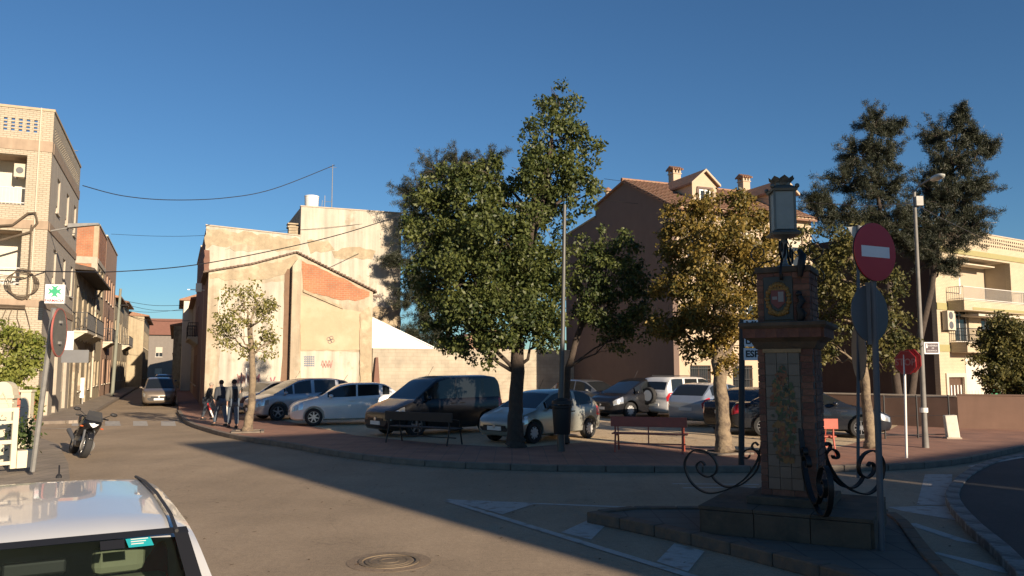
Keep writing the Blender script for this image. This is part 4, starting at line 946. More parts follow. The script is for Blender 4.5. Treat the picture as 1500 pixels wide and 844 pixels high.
# street name plate on the party wall
nm = onplane(1364, 510, CM, F2); q = CM + F2 * nm[0] - F1 * .03
t = thing('street_name_sign', 'dark tiled street name plate with pale border and lettering beside the lamp post', 'sign', W(1352, 655, ZP) + Vector((0, 0, 0)), 0)
pp = P(1364.5, 510, t.location.y - .02); t.location = (pp.x, pp.y, pp.z)
MB().box(-.2, .2, -.012, .012, -.155, .155).build('plate', mat('plate_purple', (.06, .035, .045), .6), t)
b = MB(); b.box(-.2, .2, -.018, -.013, .125, .155).box(-.2, .2, -.018, -.013, -.155, -.125).box(-.2, -.17, -.018, -.013, -.125, .125).box(.17, .2, -.018, -.013, -.125, .125)
b.box(-.15, -.11, -.018, -.013, .0, .07).ball((-.13, -.016, .09), (.018, .003, .02), 8, 6); b.build('border', M_sign_white, t)
text_mesh('AVENIDA', .06, M_sign_white, t, Mloc(.03, -.014, .06, 0, PI / 2)); text_mesh('DE', .05, M_sign_white, t, Mloc(.03, -.014, -.005, 0, PI / 2)); text_mesh('CARAVACA', .052, M_sign_white, t, Mloc(0, -.014, -.07, 0, PI / 2))
MB().box(-.28, -.2, -.01, .01, .08, .1).box(-.28, -.2, -.01, .01, -.1, -.08).build('bracket', M_galv, t)
# low wall in front of the apartments
wa = P(1205, 600, 31.0); wb = P(1297, 600, 28.7); wc = P(1403, 600, 27.6); wd = P(1620, 600, 26.0)
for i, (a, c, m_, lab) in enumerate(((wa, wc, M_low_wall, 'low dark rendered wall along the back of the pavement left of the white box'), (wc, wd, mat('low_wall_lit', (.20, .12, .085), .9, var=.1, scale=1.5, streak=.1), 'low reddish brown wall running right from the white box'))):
    L = math.dist(a[:2], c[:2]); t = thing('low_wall', lab, 'wall', (a.x, a.y, ZP - .02), math.atan2(c.y - a.y, c.x - a.x))
    MB().box(0, L - .01, 0, .2, 0, 1.08 + .05 * i).build('wall_body', m_, t); MB().box(0, L - .01, -.02, .22, 1.081 + .05 * i, 1.13 + .05 * i).build('coping', M_low_wall if i else M_concrete, t)
M_lw = MATS['low_wall_lit']
# thin post-and-wire fence on the plaza
fa = W(1297, 643, ZP); fb = W(1392, 641, ZP)
t = thing('wire_fence', 'low post and wire fence in front of the dark low wall', 'fence', (fa.x, fa.y, ZP), math.atan2(fb.y - fa.y, fb.x - fa.x)); L = math.dist(fa[:2], fb[:2])
for i in range(3): MB().cyl((L * i / 2, 0, 0), (L * i / 2, 0, 1.25), .025, n=6).build('post', M_dark_metal, t)
b = MB(); b.cyl((0, 0, 1.2), (L, 0, 1.2), .015, n=5).cyl((0, 0, .1), (L, 0, .1), .015, n=5).cyl((0, 0, .65), (L, 0, .65), .006, n=4); b.build('wire', M_dark_metal, t)

# ================================================================ HOUSES BEHIND THE CAMERA THAT SHADE THE SQUARE
NU = Vector((.805, .593, 0)); SV = Vector((SDIR[0], SDIR[1], 0)).normalized(); ta = math.tan(SEL)
def caster(label, u0, u1, v0, vend, name='terraced_house'):
    h = (vend - v0) * ta; rz = math.atan2(NU.y, NU.x); o = NU * u1 + SV * v0   # local x = -NU.. build x from u1 back to u0 facing the square
    t = thing(name, label, 'house', NU * u0 + SV * (v0 - 9), rz)
    L = u1 - u0
    ops = gridwins(L, max(2, int(L / 3)), [z for z in (1.0, 4.2, 7.2, 10.2) if z + 2.2 < h], 1.1, 1.5)
    Mf = Mloc(L, 9, 0, PI)
    wall('front_wall', t, M_grey_render, 0, L, 0, h, [w[:4] for w in ops], t=.3, M=Mf)
    for w in ops: window(t, *w[:4], M=Mf, shutter=.5)
    MB().box(0.001, .3, .0, 8.69, 0, h).box(L - .3, L - .001, 0, 8.69, 0, h).box(.3, L - .3, 0, .3, 0, h).box(.3, L - .3, .3, 8.6, h - .4, h - .2).build('side_wall', M_grey_render, t)
    return t
caster('tall shuttered house behind the viewer that shades the column island', 6.1, 15.2, -22, 24.6)
caster('lower shuttered house behind the viewer that shades the roundabout', 15.3, 44, -18, 10.0)
# ================================================================ TREES
def np_mesh(name, V, m, tint=None, tri=False):
    """V: (n,4,3) quads or (n,3,3) triangles"""
    n, k, _ = V.shape; me = bpy.data.meshes.new(name)
    me.vertices.add(n * k); me.vertices.foreach_set('co', V.reshape(-1).astype(np.float32))
    me.loops.add(n * k); me.loops.foreach_set('vertex_index', np.arange(n * k, dtype=np.int32))
    me.polygons.add(n); me.polygons.foreach_set('loop_start', np.arange(0, n * k, k, dtype=np.int32)); me.polygons.foreach_set('loop_total', np.full(n, k, dtype=np.int32))
    if tint is not None:
        a = me.attributes.new('tint', 'FLOAT', 'FACE'); a.data.foreach_set('value', tint.astype(np.float32))
    me.materials.append(m); me.update(); me.validate(); return me
def leaves(centers, rng, size, droop=.3, aspect=.55):
    n = len(centers)
    d = rng.normal(size=(n, 3)); d[:, 2] -= droop; d /= np.linalg.norm(d, axis=1, keepdims=True)
    e = rng.normal(size=(n, 3)); s = np.cross(d, e); s /= np.linalg.norm(s, axis=1, keepdims=True)
    L = (size * rng.uniform(.65, 1.3, n))[:, None]; w = L * aspect * .5
    nr = np.cross(d, s)
    return np.stack([centers, centers + d * L * .5 + s * w + nr * L * .08, centers + d * L, centers + d * L * .5 - s * w + nr * L * .08], axis=1)
def blob_points(blobs, rng, dens, sub=(9, 14), subr=.42, shell=.35):
    """clumpy points: every blob is filled with sub-clumps, each a loose shell of leaves"""
    pts = []; tn = []
    for c, r in blobs:
        r = np.array(r); vol = r[0] * r[1] * r[2]; k = int(max(8, sub[1] * vol ** .62 * 3.2))
        for _ in range(k):
            d = rng.normal(size=3); d /= np.linalg.norm(d); q = rng.uniform(.25, 1.0) ** .5
            sc = np.array(c) + d * r * q * rng.uniform(.85, 1.12); sr = rng.uniform(.36, .68) * min(1.1, max(.35, vol ** (1 / 3) * .55)) * subr / .42
            m = int(4.6 * dens * sr ** 2 * rng.uniform(.6, 1.3))
            dd = rng.normal(size=(m, 3)); dd /= np.linalg.norm(dd, axis=1, keepdims=True)
            pts.append(sc + dd * (sr * rng.uniform(shell, 1.15, (m, 1)) ** 1.0) * np.array([1.1, 1.1, .85])); tn.append(np.full(m, rng.uniform(-.22, .22)))
    return np.concatenate(pts), np.concatenate(tn)
def pxblobs(D, lst):
    out = []
    for (x, y, rx, ry, *dz) in lst:
        dd = dz[0] if dz else 0; c = P(x, y, D + dd); s = (D + dd) / FPX * 1.06
        out.append((tuple(c), (rx * s, (rx + ry) / 2 * s * .85, ry * s)))
    return out
def limb(b, p, q, r0, r1, rng, n=6, wob=.08):
    p = np.array(p); q = np.array(q); L = np.linalg.norm(q - p); pts = []
    for i in range(n + 1):
        t = i / n; w = rng.normal(size=3) * wob * L * math.sin(PI * t) * .5; pts.append(tuple(p + (q - p) * t + w + np.array([0, 0, L * .06 * math.sin(PI * t)])))
    b.tube(pts, [r0 + (r1 - r0) * i / n for i in range(n + 1)], 7)
    return pts
def tree(name, label, base, trunk_pts, r0, blobs, lm, dens=330, size=.12, seed=1, bark=None, branch=True, group=None, droop=.3, tbias=.0, shell=.35, cat='tree'):
    rng = np.random.default_rng(seed); bx, by, bz = base
    T = thing(name, label, cat, base, 0, group)
    bark = bark or M_bark
    tp = [(p[0] - bx, p[1] - by, p[2] - bz) for p in trunk_pts]; n = len(tp)
    b = MB(); rad = [r0 * 1.5, r0 * 1.12] + [r0 * (1 - .5 * i / n) for i in range(1, n)]
    tp2 = [tp[0], tuple(np.array(tp[0]) * .8 + np.array(tp[1]) * .2)] + tp[1:]
    # subdivide with wobble for a natural stem
    fine = []; fr = []
    for i in range(len(tp2) - 1):
        for k in range(4):
            t = k / 4; fine.append(tuple(np.array(tp2[i]) * (1 - t) + np.array(tp2[i + 1]) * t + rng.normal(size=3) * r0 * .07)); fr.append((rad[i] * (1 - t) + rad[i + 1] * t) * rng.uniform(.94, 1.06))
    fine.append(tp2[-1]); fr.append(rad[-1]); b.tube(fine, fr, 12)
    b.build('trunk', bark, T, 60)
    if branch:
        b = MB(); top = tp[-1]
        for c, r in blobs:
            c_ = (c[0] - bx, c[1] - by, c[2] - bz)
            k = min(range(n), key=lambda i: abs(tp[i][2] - (c_[2] - np.linalg.norm(np.array(c_[:2]) - np.array(tp[i][:2])) * .7)) if i else 9e9)
            pts = limb(b, tp[k], c_, r0 * .30, r0 * .07, rng)
            for _ in range(5):
                d = rng.normal(size=3); d /= np.linalg.norm(d); s_ = pts[rng.integers(3, 7) if len(pts) > 6 else -2]
                limb(b, s_, tuple(np.array(c_) + d * np.array(r) * .85), r0 * .09, r0 * .025, rng, 4)
        b.build('branches', bark, T, 60)
    pts, tn = blob_points(blobs, rng, dens, shell=shell); pts = pts - np.array(base)
    tint = np.clip(rng.beta(2, 2.4, len(pts)) + tn + tbias, 0, 1)
    put('crown', np_mesh('crown', leaves(pts, rng, size * .84, droop), lm, tint), T)
    return T
def pine(name, label, base, blobs, seed, lm, dens=60, r0=.2, group=None):
    rng = np.random.default_rng(seed); bx, by, bz = base; T = thing(name, label, 'pine tree', base, 0, group)
    top = max(blobs, key=lambda b_: b_[0][2])[0]; b = MB()
    tp = [(0, 0, 0)] + [((top[0] - bx) * t + rng.normal() * .12, (top[1] - by) * t, (top[2] - bz) * t) for t in (.2, .4, .6, .8, 1)]
    b.tube(tp, [r0, r0 * .85, r0 * .7, r0 * .55, r0 * .35, .03], 9); b.build('trunk', M_bark_dark, T, 60)
    b = MB(); tips = []
    for c, r in blobs:
        c_ = np.array([c[0] - bx, c[1] - by, c[2] - bz]); r = np.array(r)
        zz = c_[2] - np.linalg.norm(c_[:2]) * .4; k = min(range(1, 6), key=lambda i: abs(tp[i][2] - zz)); limb(b, tp[k], tuple(c_), r0 * .35, r0 * .1, rng)
        m = int(12 + 15 * (r[0] * r[1] * r[2]) ** .6)
        for _ in range(m):
            d = rng.normal(size=3); d /= np.linalg.norm(d); e = c_ + d * r * rng.uniform(.5, 1.35); e[2] += .1 * np.linalg.norm(r)
            s = c_ + d * r * .15; limb(b, tuple(s), tuple(e), .025, .008, rng, 3)
            for q in np.linspace(.35, 1.05, 6): tips.append(s + (e - s) * q + rng.normal(size=3) * .07)
    b.build('branches', M_bark_dark, T)
    tips = np.array(tips); k = dens; C_ = np.repeat(tips, k, axis=0) + rng.normal(size=(len(tips) * k, 3)) * .085
    d = rng.normal(size=C_.shape); d[:, 2] += .45; d /= np.linalg.norm(d, axis=1, keepdims=True)
    s = np.cross(d, rng.normal(size=C_.shape)); s /= np.linalg.norm(s, axis=1, keepdims=True); L = rng.uniform(.12, .24, (len(C_), 1))
    V = np.stack([C_ - s * .013, C_ + s * .013, C_ + d * L], axis=1)
    put('crown', np_mesh('crown', V, lm, np.clip(rng.beta(2, 2, len(C_)) + np.repeat(rng.uniform(-.2, .2, len(tips)), k), 0, 1)), T)
    return T
ML_green = leafmat('leaf_green', (.03, .05, .014), (.13, .145, .038), .22)
ML_dark = leafmat('leaf_dark', (.03, .06, .02), (.09, .12, .035), .25)
ML_autumn = leafmat('leaf_autumn', (.065, .068, .018), (.34, .225, .05), .3)
ML_young = leafmat('leaf_young', (.13, .14, .035), (.36, .32, .10), .35)
ML_olive = leafmat('leaf_olive', (.045, .055, .018), (.18, .155, .045), .25)
ML_pine = leafmat('needle', (.016, .024, .016), (.055, .058, .03), .05)
ML_bamboo = leafmat('leaf_bamboo', (.12, .16, .03), (.36, .36, .09), .35)
# small young tree on the left
b0 = W(362, 632, ZP); D = b0.y
tree('street_tree', 'small sparse young tree with pale yellow green leaves beside the three walkers', b0, [b0, P(368, 600, D), P(370, 560, D), P(369, 520, D), P(366, 480, D)], .135,
     pxblobs(D, [(335, 452, 24, 28), (372, 448, 28, 28, .3), (350, 492, 28, 26, -.3), (380, 512, 26, 20, .2), (330, 490, 18, 22, .4), (392, 462, 15, 26, -.3), (352, 426, 26, 14), (398, 500, 12, 16, .2)]), ML_young, dens=150, size=.135, seed=11, droop=.5)
# tall two-headed tree
b0 = W(755, 655, ZP); D = b0.y
tree('street_tree', 'tallest dense green tree with a spire of foliage above its broad crown', b0, [b0, P(755, 600, D), P(757, 545, D), P(758, 480, D), P(765, 400, D), P(785, 320, D), P(805, 240, D)], .2,
     pxblobs(D, [(820, 152, 30, 34), (806, 200, 48, 36, -.2), (846, 226, 34, 34, .3), (800, 262, 60, 44), (775, 250, 30, 30, -.5), (850, 285, 34, 30, .2),
                 (690, 290, 54, 50, .3), (640, 330, 48, 58, .5), (710, 252, 30, 30), (645, 262, 28, 26, .2), (735, 345, 60, 60, -.6), (690, 400, 66, 62, -.4), (635, 400, 40, 50, .4), (770, 390, 54, 56, .2), (790, 330, 46, 40, .6), (800, 440, 36, 50, -.4), (740, 460, 66, 54, -.6), (680, 480, 46, 44), (790, 490, 38, 30, -.2), (700, 515, 34, 24, .2), (640, 455, 26, 40, .3)]),
     ML_green, dens=370, size=.135, seed=22, bark=M_bark_dark, droop=.55)
# dark tree behind the lamp post
b0 = W(829, 654, ZP); D = b0.y + .6; b0 = Vector((b0.x, D, ZP))
tree('street_tree', 'dark green tree between the lamp post and the golden tree, overhanging the parked cars', b0, [b0, P(828, 600, D), P(832, 540, D), P(850, 480, D), P(880, 430, D)], .11,
     pxblobs(D, [(895, 352, 40, 30), (858, 392, 30, 36), (900, 400, 44, 42, -.3), (935, 425, 34, 40, .2), (890, 455, 54, 36, -.2), (905, 492, 26, 24), (945, 478, 30, 22, .2), (850, 440, 28, 30, .4)]),
     ML_green, dens=360, size=.13, seed=33, bark=M_bark_dark, droop=.6, tbias=-.12)
# golden tree
b0 = W(1061, 663, ZP); D = b0.y
tree('street_tree', 'round tree turning golden yellow beside the red bench', b0, [b0, P(1058, 610, D), P(1055, 560, D), P(1052, 530, D), P(1050, 480, D), P(1050, 420, D)], .19,
     pxblobs(D, [(1050, 306, 50, 30), (1000, 318, 30, 30, .2), (1100, 318, 30, 30, .2), (1145, 350, 18, 30, .3), (978, 430, 22, 30, .4), (1005, 345, 42, 48, .3), (1095, 350, 48, 44, .2), (1060, 375, 62, 52, -.6), (1010, 425, 46, 48, -.2), (1110, 420, 44, 46), (1060, 455, 58, 46, -.5), (1020, 492, 42, 34, .3), (1090, 490, 48, 34, .1), (1050, 525, 34, 22), (985, 395, 26, 36, .4), (1140, 395, 20, 34), (1125, 500, 20, 24, .3), (975, 470, 24, 30, .4)]),
     ML_autumn, dens=400, size=.125, seed=44, droop=.5)
# tree behind the column
b0 = W(1277, 657, ZP); D = b0.y
tree('street_tree', 'loose olive leaved tree with a pale leaning trunk right of the brick column', b0, [b0, P(1270, 600, D), P(1264, 540, D), P(1262, 480, D), P(1262, 420, D)], .14,
     pxblobs(D, [(1240, 385, 40, 36), (1190, 400, 26, 40, .4), (1195, 460, 24, 40, .4), (1185, 352, 20, 24, .4), (1205, 520, 20, 20, .3), (1240, 350, 34, 22), (1285, 420, 44, 36, .3), (1225, 440, 36, 42, .3), (1265, 470, 44, 36, -.2), (1215, 500, 28, 24), (1305, 480, 34, 34, .3), (1320, 515, 26, 24, .2), (1220, 380, 22, 30, .3), (1285, 525, 24, 18)]),
     ML_olive, dens=330, size=.13, seed=55, droop=.5)
# right edge tree
b0 = P(1478, 600, 34); b0.z = .1
tree('garden_tree', 'bushy green tree at the right edge in front of the pale apartments', b0, [b0, P(1478, 560, 34), P(1480, 520, 34)], .14,
     pxblobs(34, [(1475, 490, 42, 26), (1500, 520, 40, 34), (1455, 545, 28, 32), (1480, 560, 40, 26, -.5), (1520, 560, 34, 30), (1440, 500, 16, 16)]), ML_olive, dens=420, size=.17, seed=66, bark=M_bark_dark)
# pines
b0 = P(632, 600, 48.5); b0.z = 0
pine('pine_tree', 'dark pine behind the tallest tree, overlapping the plastered house', b0, pxblobs(48.5, [(640, 250, 28, 26), (612, 290, 34, 32), (672, 245, 22, 24), (715, 240, 24, 24), (600, 335, 20, 34), (628, 350, 36, 40), (606, 400, 26, 26), (603, 440, 32, 22), (630, 460, 30, 30), (578, 385, 20, 10), (640, 500, 24, 26), (660, 300, 30, 40), (610, 490, 26, 20)]), 71, ML_pine, dens=44)
b0 = P(1318, 600, 43); b0.z = 0
pine('pine_tree', 'left of two dark pines standing above the brown party wall', b0, pxblobs(43, [(1280, 186, 24, 26), (1308, 190, 16, 18), (1258, 228, 36, 26), (1296, 235, 30, 28), (1245, 270, 40, 26), (1290, 280, 48, 32), (1200, 295, 26, 20), (1225, 318, 40, 22), (1310, 325, 46, 32), (1265, 330, 44, 26), (1335, 360, 36, 24)]), 72, ML_pine, dens=56, r0=.24, group='dark pines above the party wall')
b0 = P(1332, 600, 43.6); b0.z = 0
pine('pine_tree', 'right of two dark pines, leaning over the pale apartment roof', b0, pxblobs(43.6, [(1405, 172, 16, 18), (1383, 205, 32, 28), (1420, 205, 22, 20), (1448, 220, 16, 16), (1395, 245, 50, 32), (1365, 280, 34, 28), (1425, 275, 34, 26), (1400, 305, 54, 32), (1350, 335, 42, 36), (1395, 350, 42, 30), (1380, 388, 30, 22), (1420, 330, 26, 20)]), 73, ML_pine, dens=56, r0=.24, group='dark pines above the party wall')
# shrubs over the left garden wall
b0 = W(14, 600, ZP); b0 = Vector((P(14, 600, 21.5).x, 21.5, ZP))
tree('garden_bush', 'leafy yellow green bamboo like bush behind the cream garden gate', b0, [b0, P(16, 600, 21.5), P(16, 560, 21.5)], .06,
     pxblobs(21.5, [(8, 498, 36, 26), (38, 518, 22, 24), (10, 535, 38, 26), (-40, 510, 40, 36), (30, 545, 20, 16), (46, 500, 10, 14), (45, 590, 6, 26, .2)]), ML_bamboo, dens=420, size=.15, seed=81, droop=.8, cat='bush')
# ================================================================ VEHICLES
def carpaint(name, c, metal=.3, rough=.32):
    m = mat(name, c, rough, metal=metal, var=.06, scale=3, coat=.15 if max(c) < .03 else .6); return m
SEAM = mat('panel_gap', (.01, .01, .01), .9, var=0)
M_trimblack = mat('black_plastic', (.025, .025, .027), .65, var=.05)
def wheel_pair():
    pass
WHEELS = {}
def wheel_meshes(r, w, style):
    k = (r, w, style)
    if k in WHEELS: return WHEELS[k]
    b = MB(); My = Mloc(0, 0, 0) @ Matrix.Rotation(PI / 2, 4, 'X')      # axis z -> -y (outside = +z before rotation -> -y)
    ri = r * .66
    b.lathe([(ri, -w / 2), (r * .93, -w / 2), (r, -w * .36), (r, w * .36), (r * .93, w / 2), (ri, w / 2), (ri * .97, w * .4), (ri * .97, -w * .4)], 28, 0, My, ring=True)
    ty = b.mesh('wheel', M_tyre, 35)
    b = MB(); b.lathe([(0.0, .0), (ri, .0), (ri, w * .45), (ri * .93, w * .47), (ri * .9, w * .1), (0, w * .1)], 28, 1, My)
    n = {'five': 5, 'ten': 10, 'six': 7, 'disc': 9, 'moto': 5}[style]
    if style == 'disc':
        b.lathe([(0, w * .36), (ri * .55, w * .46), (ri * .9, w * .36), (ri * .93, w * .3)], 24, 0, My)
        for i in range(n):
            a = 2 * PI * i / n; b.box(-.018, .018, ri * .6, ri * .86, w * .40, w * .43, 1, My @ Matrix.Rotation(a, 4, 'Z'))
    else:
        b.lathe([(0, w * .44), (ri * .2, w * .44), (ri * .24, w * .3), (0, w * .2)], 12, 0, My)
        b.lathe([(ri * .90, w * .2), (ri * .90, w * .46), (ri * .99, w * .46), (ri * .99, w * .2)], 28, 0, My, ring=True)
        for i in range(n):
            a = 2 * PI * i / n; hw = ri * (.10 if n <= 7 else .055)
            b.add([(-hw * 1.3, ri * .1, w * .43), (hw * 1.3, ri * .1, w * .43), (hw * .75, ri * .92, w * .43), (-hw * .75, ri * .92, w * .43), (-hw * 1.5, ri * .1, w * .2), (hw * 1.5, ri * .1, w * .2), (hw, ri * .92, w * .2), (-hw, ri * .92, w * .2)],
                  [(0, 1, 2, 3), (0, 4, 5, 1), (2, 6, 7, 3), (1, 5, 6, 2), (0, 3, 7, 4)], 0, My @ Matrix.Rotation(a, 4, 'Z'))
    rm = b.mesh('rim', [M_rim if style not in ('disc',) else M_rim_dull, M_black], 35)
    WHEELS[k] = (ty, rm); return WHEELS[k]
def car(label, cat, name, loc, heading, sp, paint, group=None, style='disc'):
    L, Wd, H = sp['L'], sp['W'], sp['H']; T = thing(name, label, cat, loc, heading, group)
    belt = sp['belt']; roof = sp['roof']; sc, srf, srr, se = sp['cab']       # cowl, roof front, roof rear, rear glass foot
    wid = [(0, .66), (.04, .76), (.12, .86), (.3, .94), (.7, .985), (1.2, 1), (L - 1.1, 1), (L - .45, .975), (L - .15, .92), (L - .04, .85), (L, .78)]
    zb_ = [(0, .34), (.06, .24), (.25, .19), (L - .3, .20), (L - .06, .27), (L, .36)]
    seams = sp['seams']; ss = set(np.round(np.linspace(0, L, 64), 4)) | {.03, .07, L - .03, L - .07}
    for s in seams: ss = {x for x in ss if abs(x - s) > .03} | {s - .006, s + .006}
    for s in (sc, srf, srr, se): ss.add(round(s, 4))
    ss = sorted(ss); S = np.array(ss)
    def prof(t, smooth=.10):
        xs = np.array([p[0] for p in t]); zs = np.array([p[1] for p in t]); off = np.linspace(-smooth, smooth, 9)
        return np.mean([np.interp(np.clip(S + o, 0, L), xs, zs) for o in off], axis=0)
    B = prof(belt, .06); Rf = prof(roof, .10); B[0] = belt[0][1]
    Wf = np.interp(S, [p[0] for p in wid], [p[1] for p in wid]) * Wd / 2; ZB = np.interp(S, [p[0] for p in zb_], [p[1] for p in zb_])
    rw = sp.get('rw', .76); hmax = max(Rf - B); ring = []
    for i, s in enumerate(S):
        w, b_, zb = Wf[i], B[i], ZB[i]; incab = sc - .05 < s < se + .05
        T_ = max(Rf[i], b_ + .035) if incab else b_ + .035
        q = min(1, max(0, (T_ - b_ - .035) / hmax)); d = b_ - zb
        y8 = w * (.88 + (rw - .88) * q ** .8); z8 = b_ + .02 + (T_ - b_ - .02) * .86 if q > 0.02 else b_ + .012
        y9 = y8 - .05 - .04 * q; z9 = b_ + .02 + (T_ - b_ - .02) * (.95 if q > .02 else .6)
        ring.append([(0, zb), (w * .82, zb), (w * .955, zb + .06), (w * .99, zb + .32 * d), (w * 1.0, zb + .6 * d), (w * .985, b_ - .10), (w * .955, b_ - .03), (w * .93, b_ + .0), (w * .915, b_ + .012), (y8, z8), (y9, z9), (y9 * .55, z9 + (T_ - z9) * .8), (0, T_)])
    K = len(ring[0]); n = len(S); vs = []; idx = {}
    for i in range(n):
        for k in range(K):
            y, z = ring[i][k]; idx[i, k, 1] = len(vs); vs.append((L / 2 - S[i], y, z))
            if k in (0, K - 1): idx[i, k, -1] = idx[i, k, 1]
            else: idx[i, k, -1] = len(vs); vs.append((L / 2 - S[i], -y, z))
    # slots: 0 paint 1 black 2 windscreen 3 side glass 4 rear glass 5 headlight 6 tail 7 grille
    fs = []; ms = []
    hl = sp.get('head', (.05, .46)); hk = sp.get('headk', (4, 5)); tl = sp.get('tail', (L - .30, L + 1)); tk = sp.get('tailk', (4, 5))
    sw = sp['side']
    for i in range(n - 1):
        sm = (S[i] + S[i + 1]) / 2; q = (max(Rf[i], 0) - B[i]) / hmax
        seam = any(abs(sm - s) < .007 for s in seams)
        for k in range(K - 1):
            m = 0
            if k in (0, 1): m = 1
            elif seam and 2 <= k <= 8: m = 1
            if k == 2 and 0.5 < sm < L - .5: m = 1
            if k == 8 and any(a < sm < c for a, c in sw) and not seam and q > .12: m = 3
            if k in (10, 11) or (k == 9 and False):
                if sc + .02 < sm < srf - .02: m = 2
                elif srr + .02 < sm < se - .02 and sp.get('rearglass', True): m = 4
            if k in hk and hl[0] < sm < hl[1]: m = 5
            if k in tk and tl[0] < sm < tl[1]: m = 6
            if sp.get('pillar') and k == 8 and sc < sm < se and m == 0 and q > .12 and any(a - .12 < sm < c + .12 for a, c in sw[1:-1] or sw): m = 1
            for sd in (1, -1):
                a, b2, c, d = idx[i, k, sd], idx[i, k + 1, sd], idx[i + 1, k + 1, sd], idx[i + 1, k, sd]
                f = [a, b2, c, d] if sd > 0 else [d, c, b2, a]
                f2 = []
                for v in f:
                    if v not in f2: f2.append(v)
                if len(f2) > 2: fs.append(f2[::-1]); ms.append(m)
    for i, rev in ((0, False), (n - 1, True)):
        for k in range(K - 1):
            f = [idx[i, k, 1], idx[i, k + 1, 1], idx[i, k + 1, -1], idx[i, k, -1]]; f2 = []
            for v in f:
                if v not in f2: f2.append(v)
            if rev: f2 = f2[::-1]
            fs.append(f2); m = 0
            if i == 0 and k in (1, 2, 3): m = 7
            if i and k in (0, 1, 2): m = 1
            ms.append(m)
    me = bpy.data.meshes.new('body'); me.from_pydata(vs, [], fs)
    for m in (paint, M_trimblack, M_carglass, M_carglass, M_carglass, M_lamp, M_tail, M_trimblack): me.materials.append(m)
    me.polygons.foreach_set('material_index', ms); me.update()
    bm = bmesh.new(); bm.from_mesh(me); bmesh.ops.recalc_face_normals(bm, faces=bm.faces[:]); bm.to_mesh(me); bm.free()
    r = sp.get('r', .31); wx = [L / 2 - sp['axle'][0], L / 2 - sp['axle'][1]]
    cb = MB()
    for x in wx:
        for sd in (1, -1):
            cb.cyl((x, sd * (Wd / 2 - .26), r + .02), (x, sd * (Wd / 2 + .2), r + .02), r + .065, n=26)
    cm = cb.mesh('cut', [M_trimblack]); co = bpy.data.objects.new('cut', cm); bo = bpy.data.objects.new('tmp', me); col.objects.link(co); col.objects.link(bo)
    for _ in range(8): pass
    for m in me.materials[1:]: cm.materials.append(m)
    cm.polygons.foreach_set('material_index', [0] * len(cm.polygons))
    cm.materials.clear()
    for m in me.materials: cm.materials.append(m)
    cm.polygons.foreach_set('material_index', [1] * len(cm.polygons))
    md = bo.modifiers.new('b', 'BOOLEAN'); md.operation = 'DIFFERENCE'; md.object = co; md.solver = 'EXACT'
    dg = bpy.context.evaluated_depsgraph_get(); res = bpy.data.meshes.new_from_object(bo.evaluated_get(dg))
    bpy.data.objects.remove(bo); bpy.data.objects.remove(co)
    names = {2: 'windscreen', 3: 'side_window', 4: 'rear_window', 5: 'headlight', 6: 'tail_light', 7: 'grille'}
    def split(src, keep, islands=False):
        bm = bmesh.new(); bm.from_mesh(src)
        bmesh.ops.delete(bm, geom=[f for f in bm.faces if f.material_index not in keep], context='FACES')
        if not bm.faces: bm.free(); return []
        out = []
        if islands:
            seen = set()
            for f0 in bm.faces:
                if f0.index in seen: continue
                st_ = [f0]; grp = set()
                while st_:
                    f = st_.pop()
                    if f.index in seen: continue
                    seen.add(f.index); grp.add(f.index)
                    for e in f.edges:
                        for g2 in e.link_faces:
                            if g2.index not in seen: st_.append(g2)
                b2 = bm.copy(); b2.faces.ensure_lookup_table()
                bmesh.ops.delete(b2, geom=[f for f in b2.faces if f.index not in grp], context='FACES')
                m2 = bpy.data.meshes.new('p'); b2.to_mesh(m2); b2.free(); out.append(m2)
        else:
            m2 = bpy.data.meshes.new('p'); bm.to_mesh(m2); out.append(m2)
        bm.free(); return out
    def add(meshes, nm, mats):
        objs = []
        for m2 in meshes:
            m2.materials.clear()
            for q in mats: m2.materials.append(q)
            m2.polygons.foreach_set('use_smooth', [True] * len(m2.polygons)); m2.set_sharp_from_angle(angle=R(38)); m2.name = nm
            objs.append(put(nm, m2, T))
        return objs
    bd = split(res, (0, 1)); add(bd, 'body', [paint, M_trimblack])
    for k in names:
        ml = split(res, (k,), islands=True)
        for m2 in ml: m2.polygons.foreach_set('material_index', [0] * len(m2.polygons))
        add([m2 for m2 in ml if len(m2.polygons) > 1 or k == 7][:8], names[k], [{2: M_carglass, 3: M_carglass, 4: M_carglass, 5: M_lamp, 6: M_tail, 7: M_trimblack}[k]])
    ty, rm = wheel_meshes(r, .2, style)
    for x in wx:
        for sd in (-1, 1):
            o = put('wheel', ty, T); o.location = (x, sd * (Wd / 2 - .125), r); o.rotation_euler = (0, 0, 0 if sd < 0 else PI)
            put('rim', rm, o)
    # mirrors, plates, handles, badge, wipers
    mx = L / 2 - sp['cab'][0] - .42; mz = np.interp(sp['cab'][0] + .42, S, B)
    for sd in (1, -1):
        b = MB(); b.ball((mx, sd * (Wd / 2 + .07), mz + .06), (.08, .1, .065), 10, 7).box(mx - .03, mx + .03, min(sd * (Wd / 2 - .1), sd * Wd / 2), max(sd * (Wd / 2 - .1), sd * Wd / 2 + 0), mz + .0, mz + .03)
        b.build('wing_mirror', sp.get('mirror', paint), T, 60)
        for hs in sp['handles']:
            hz = np.interp(hs, S, B) - .13; x = L / 2 - hs
            MB().box(x - .09, x + .09, min(sd * (Wd / 2 - .015), sd * (Wd / 2 + .025)), max(sd * (Wd / 2 - .015), sd * (Wd / 2 + .025)), hz - .014, hz + .014).build('door_handle', sp.get('hm', paint), T, bevel=.006)
    zf = .42; MB().box(L / 2 - .01, L / 2 + .018, -.26, .26, zf - .055, zf + .055).build('number_plate', M_plate, T)
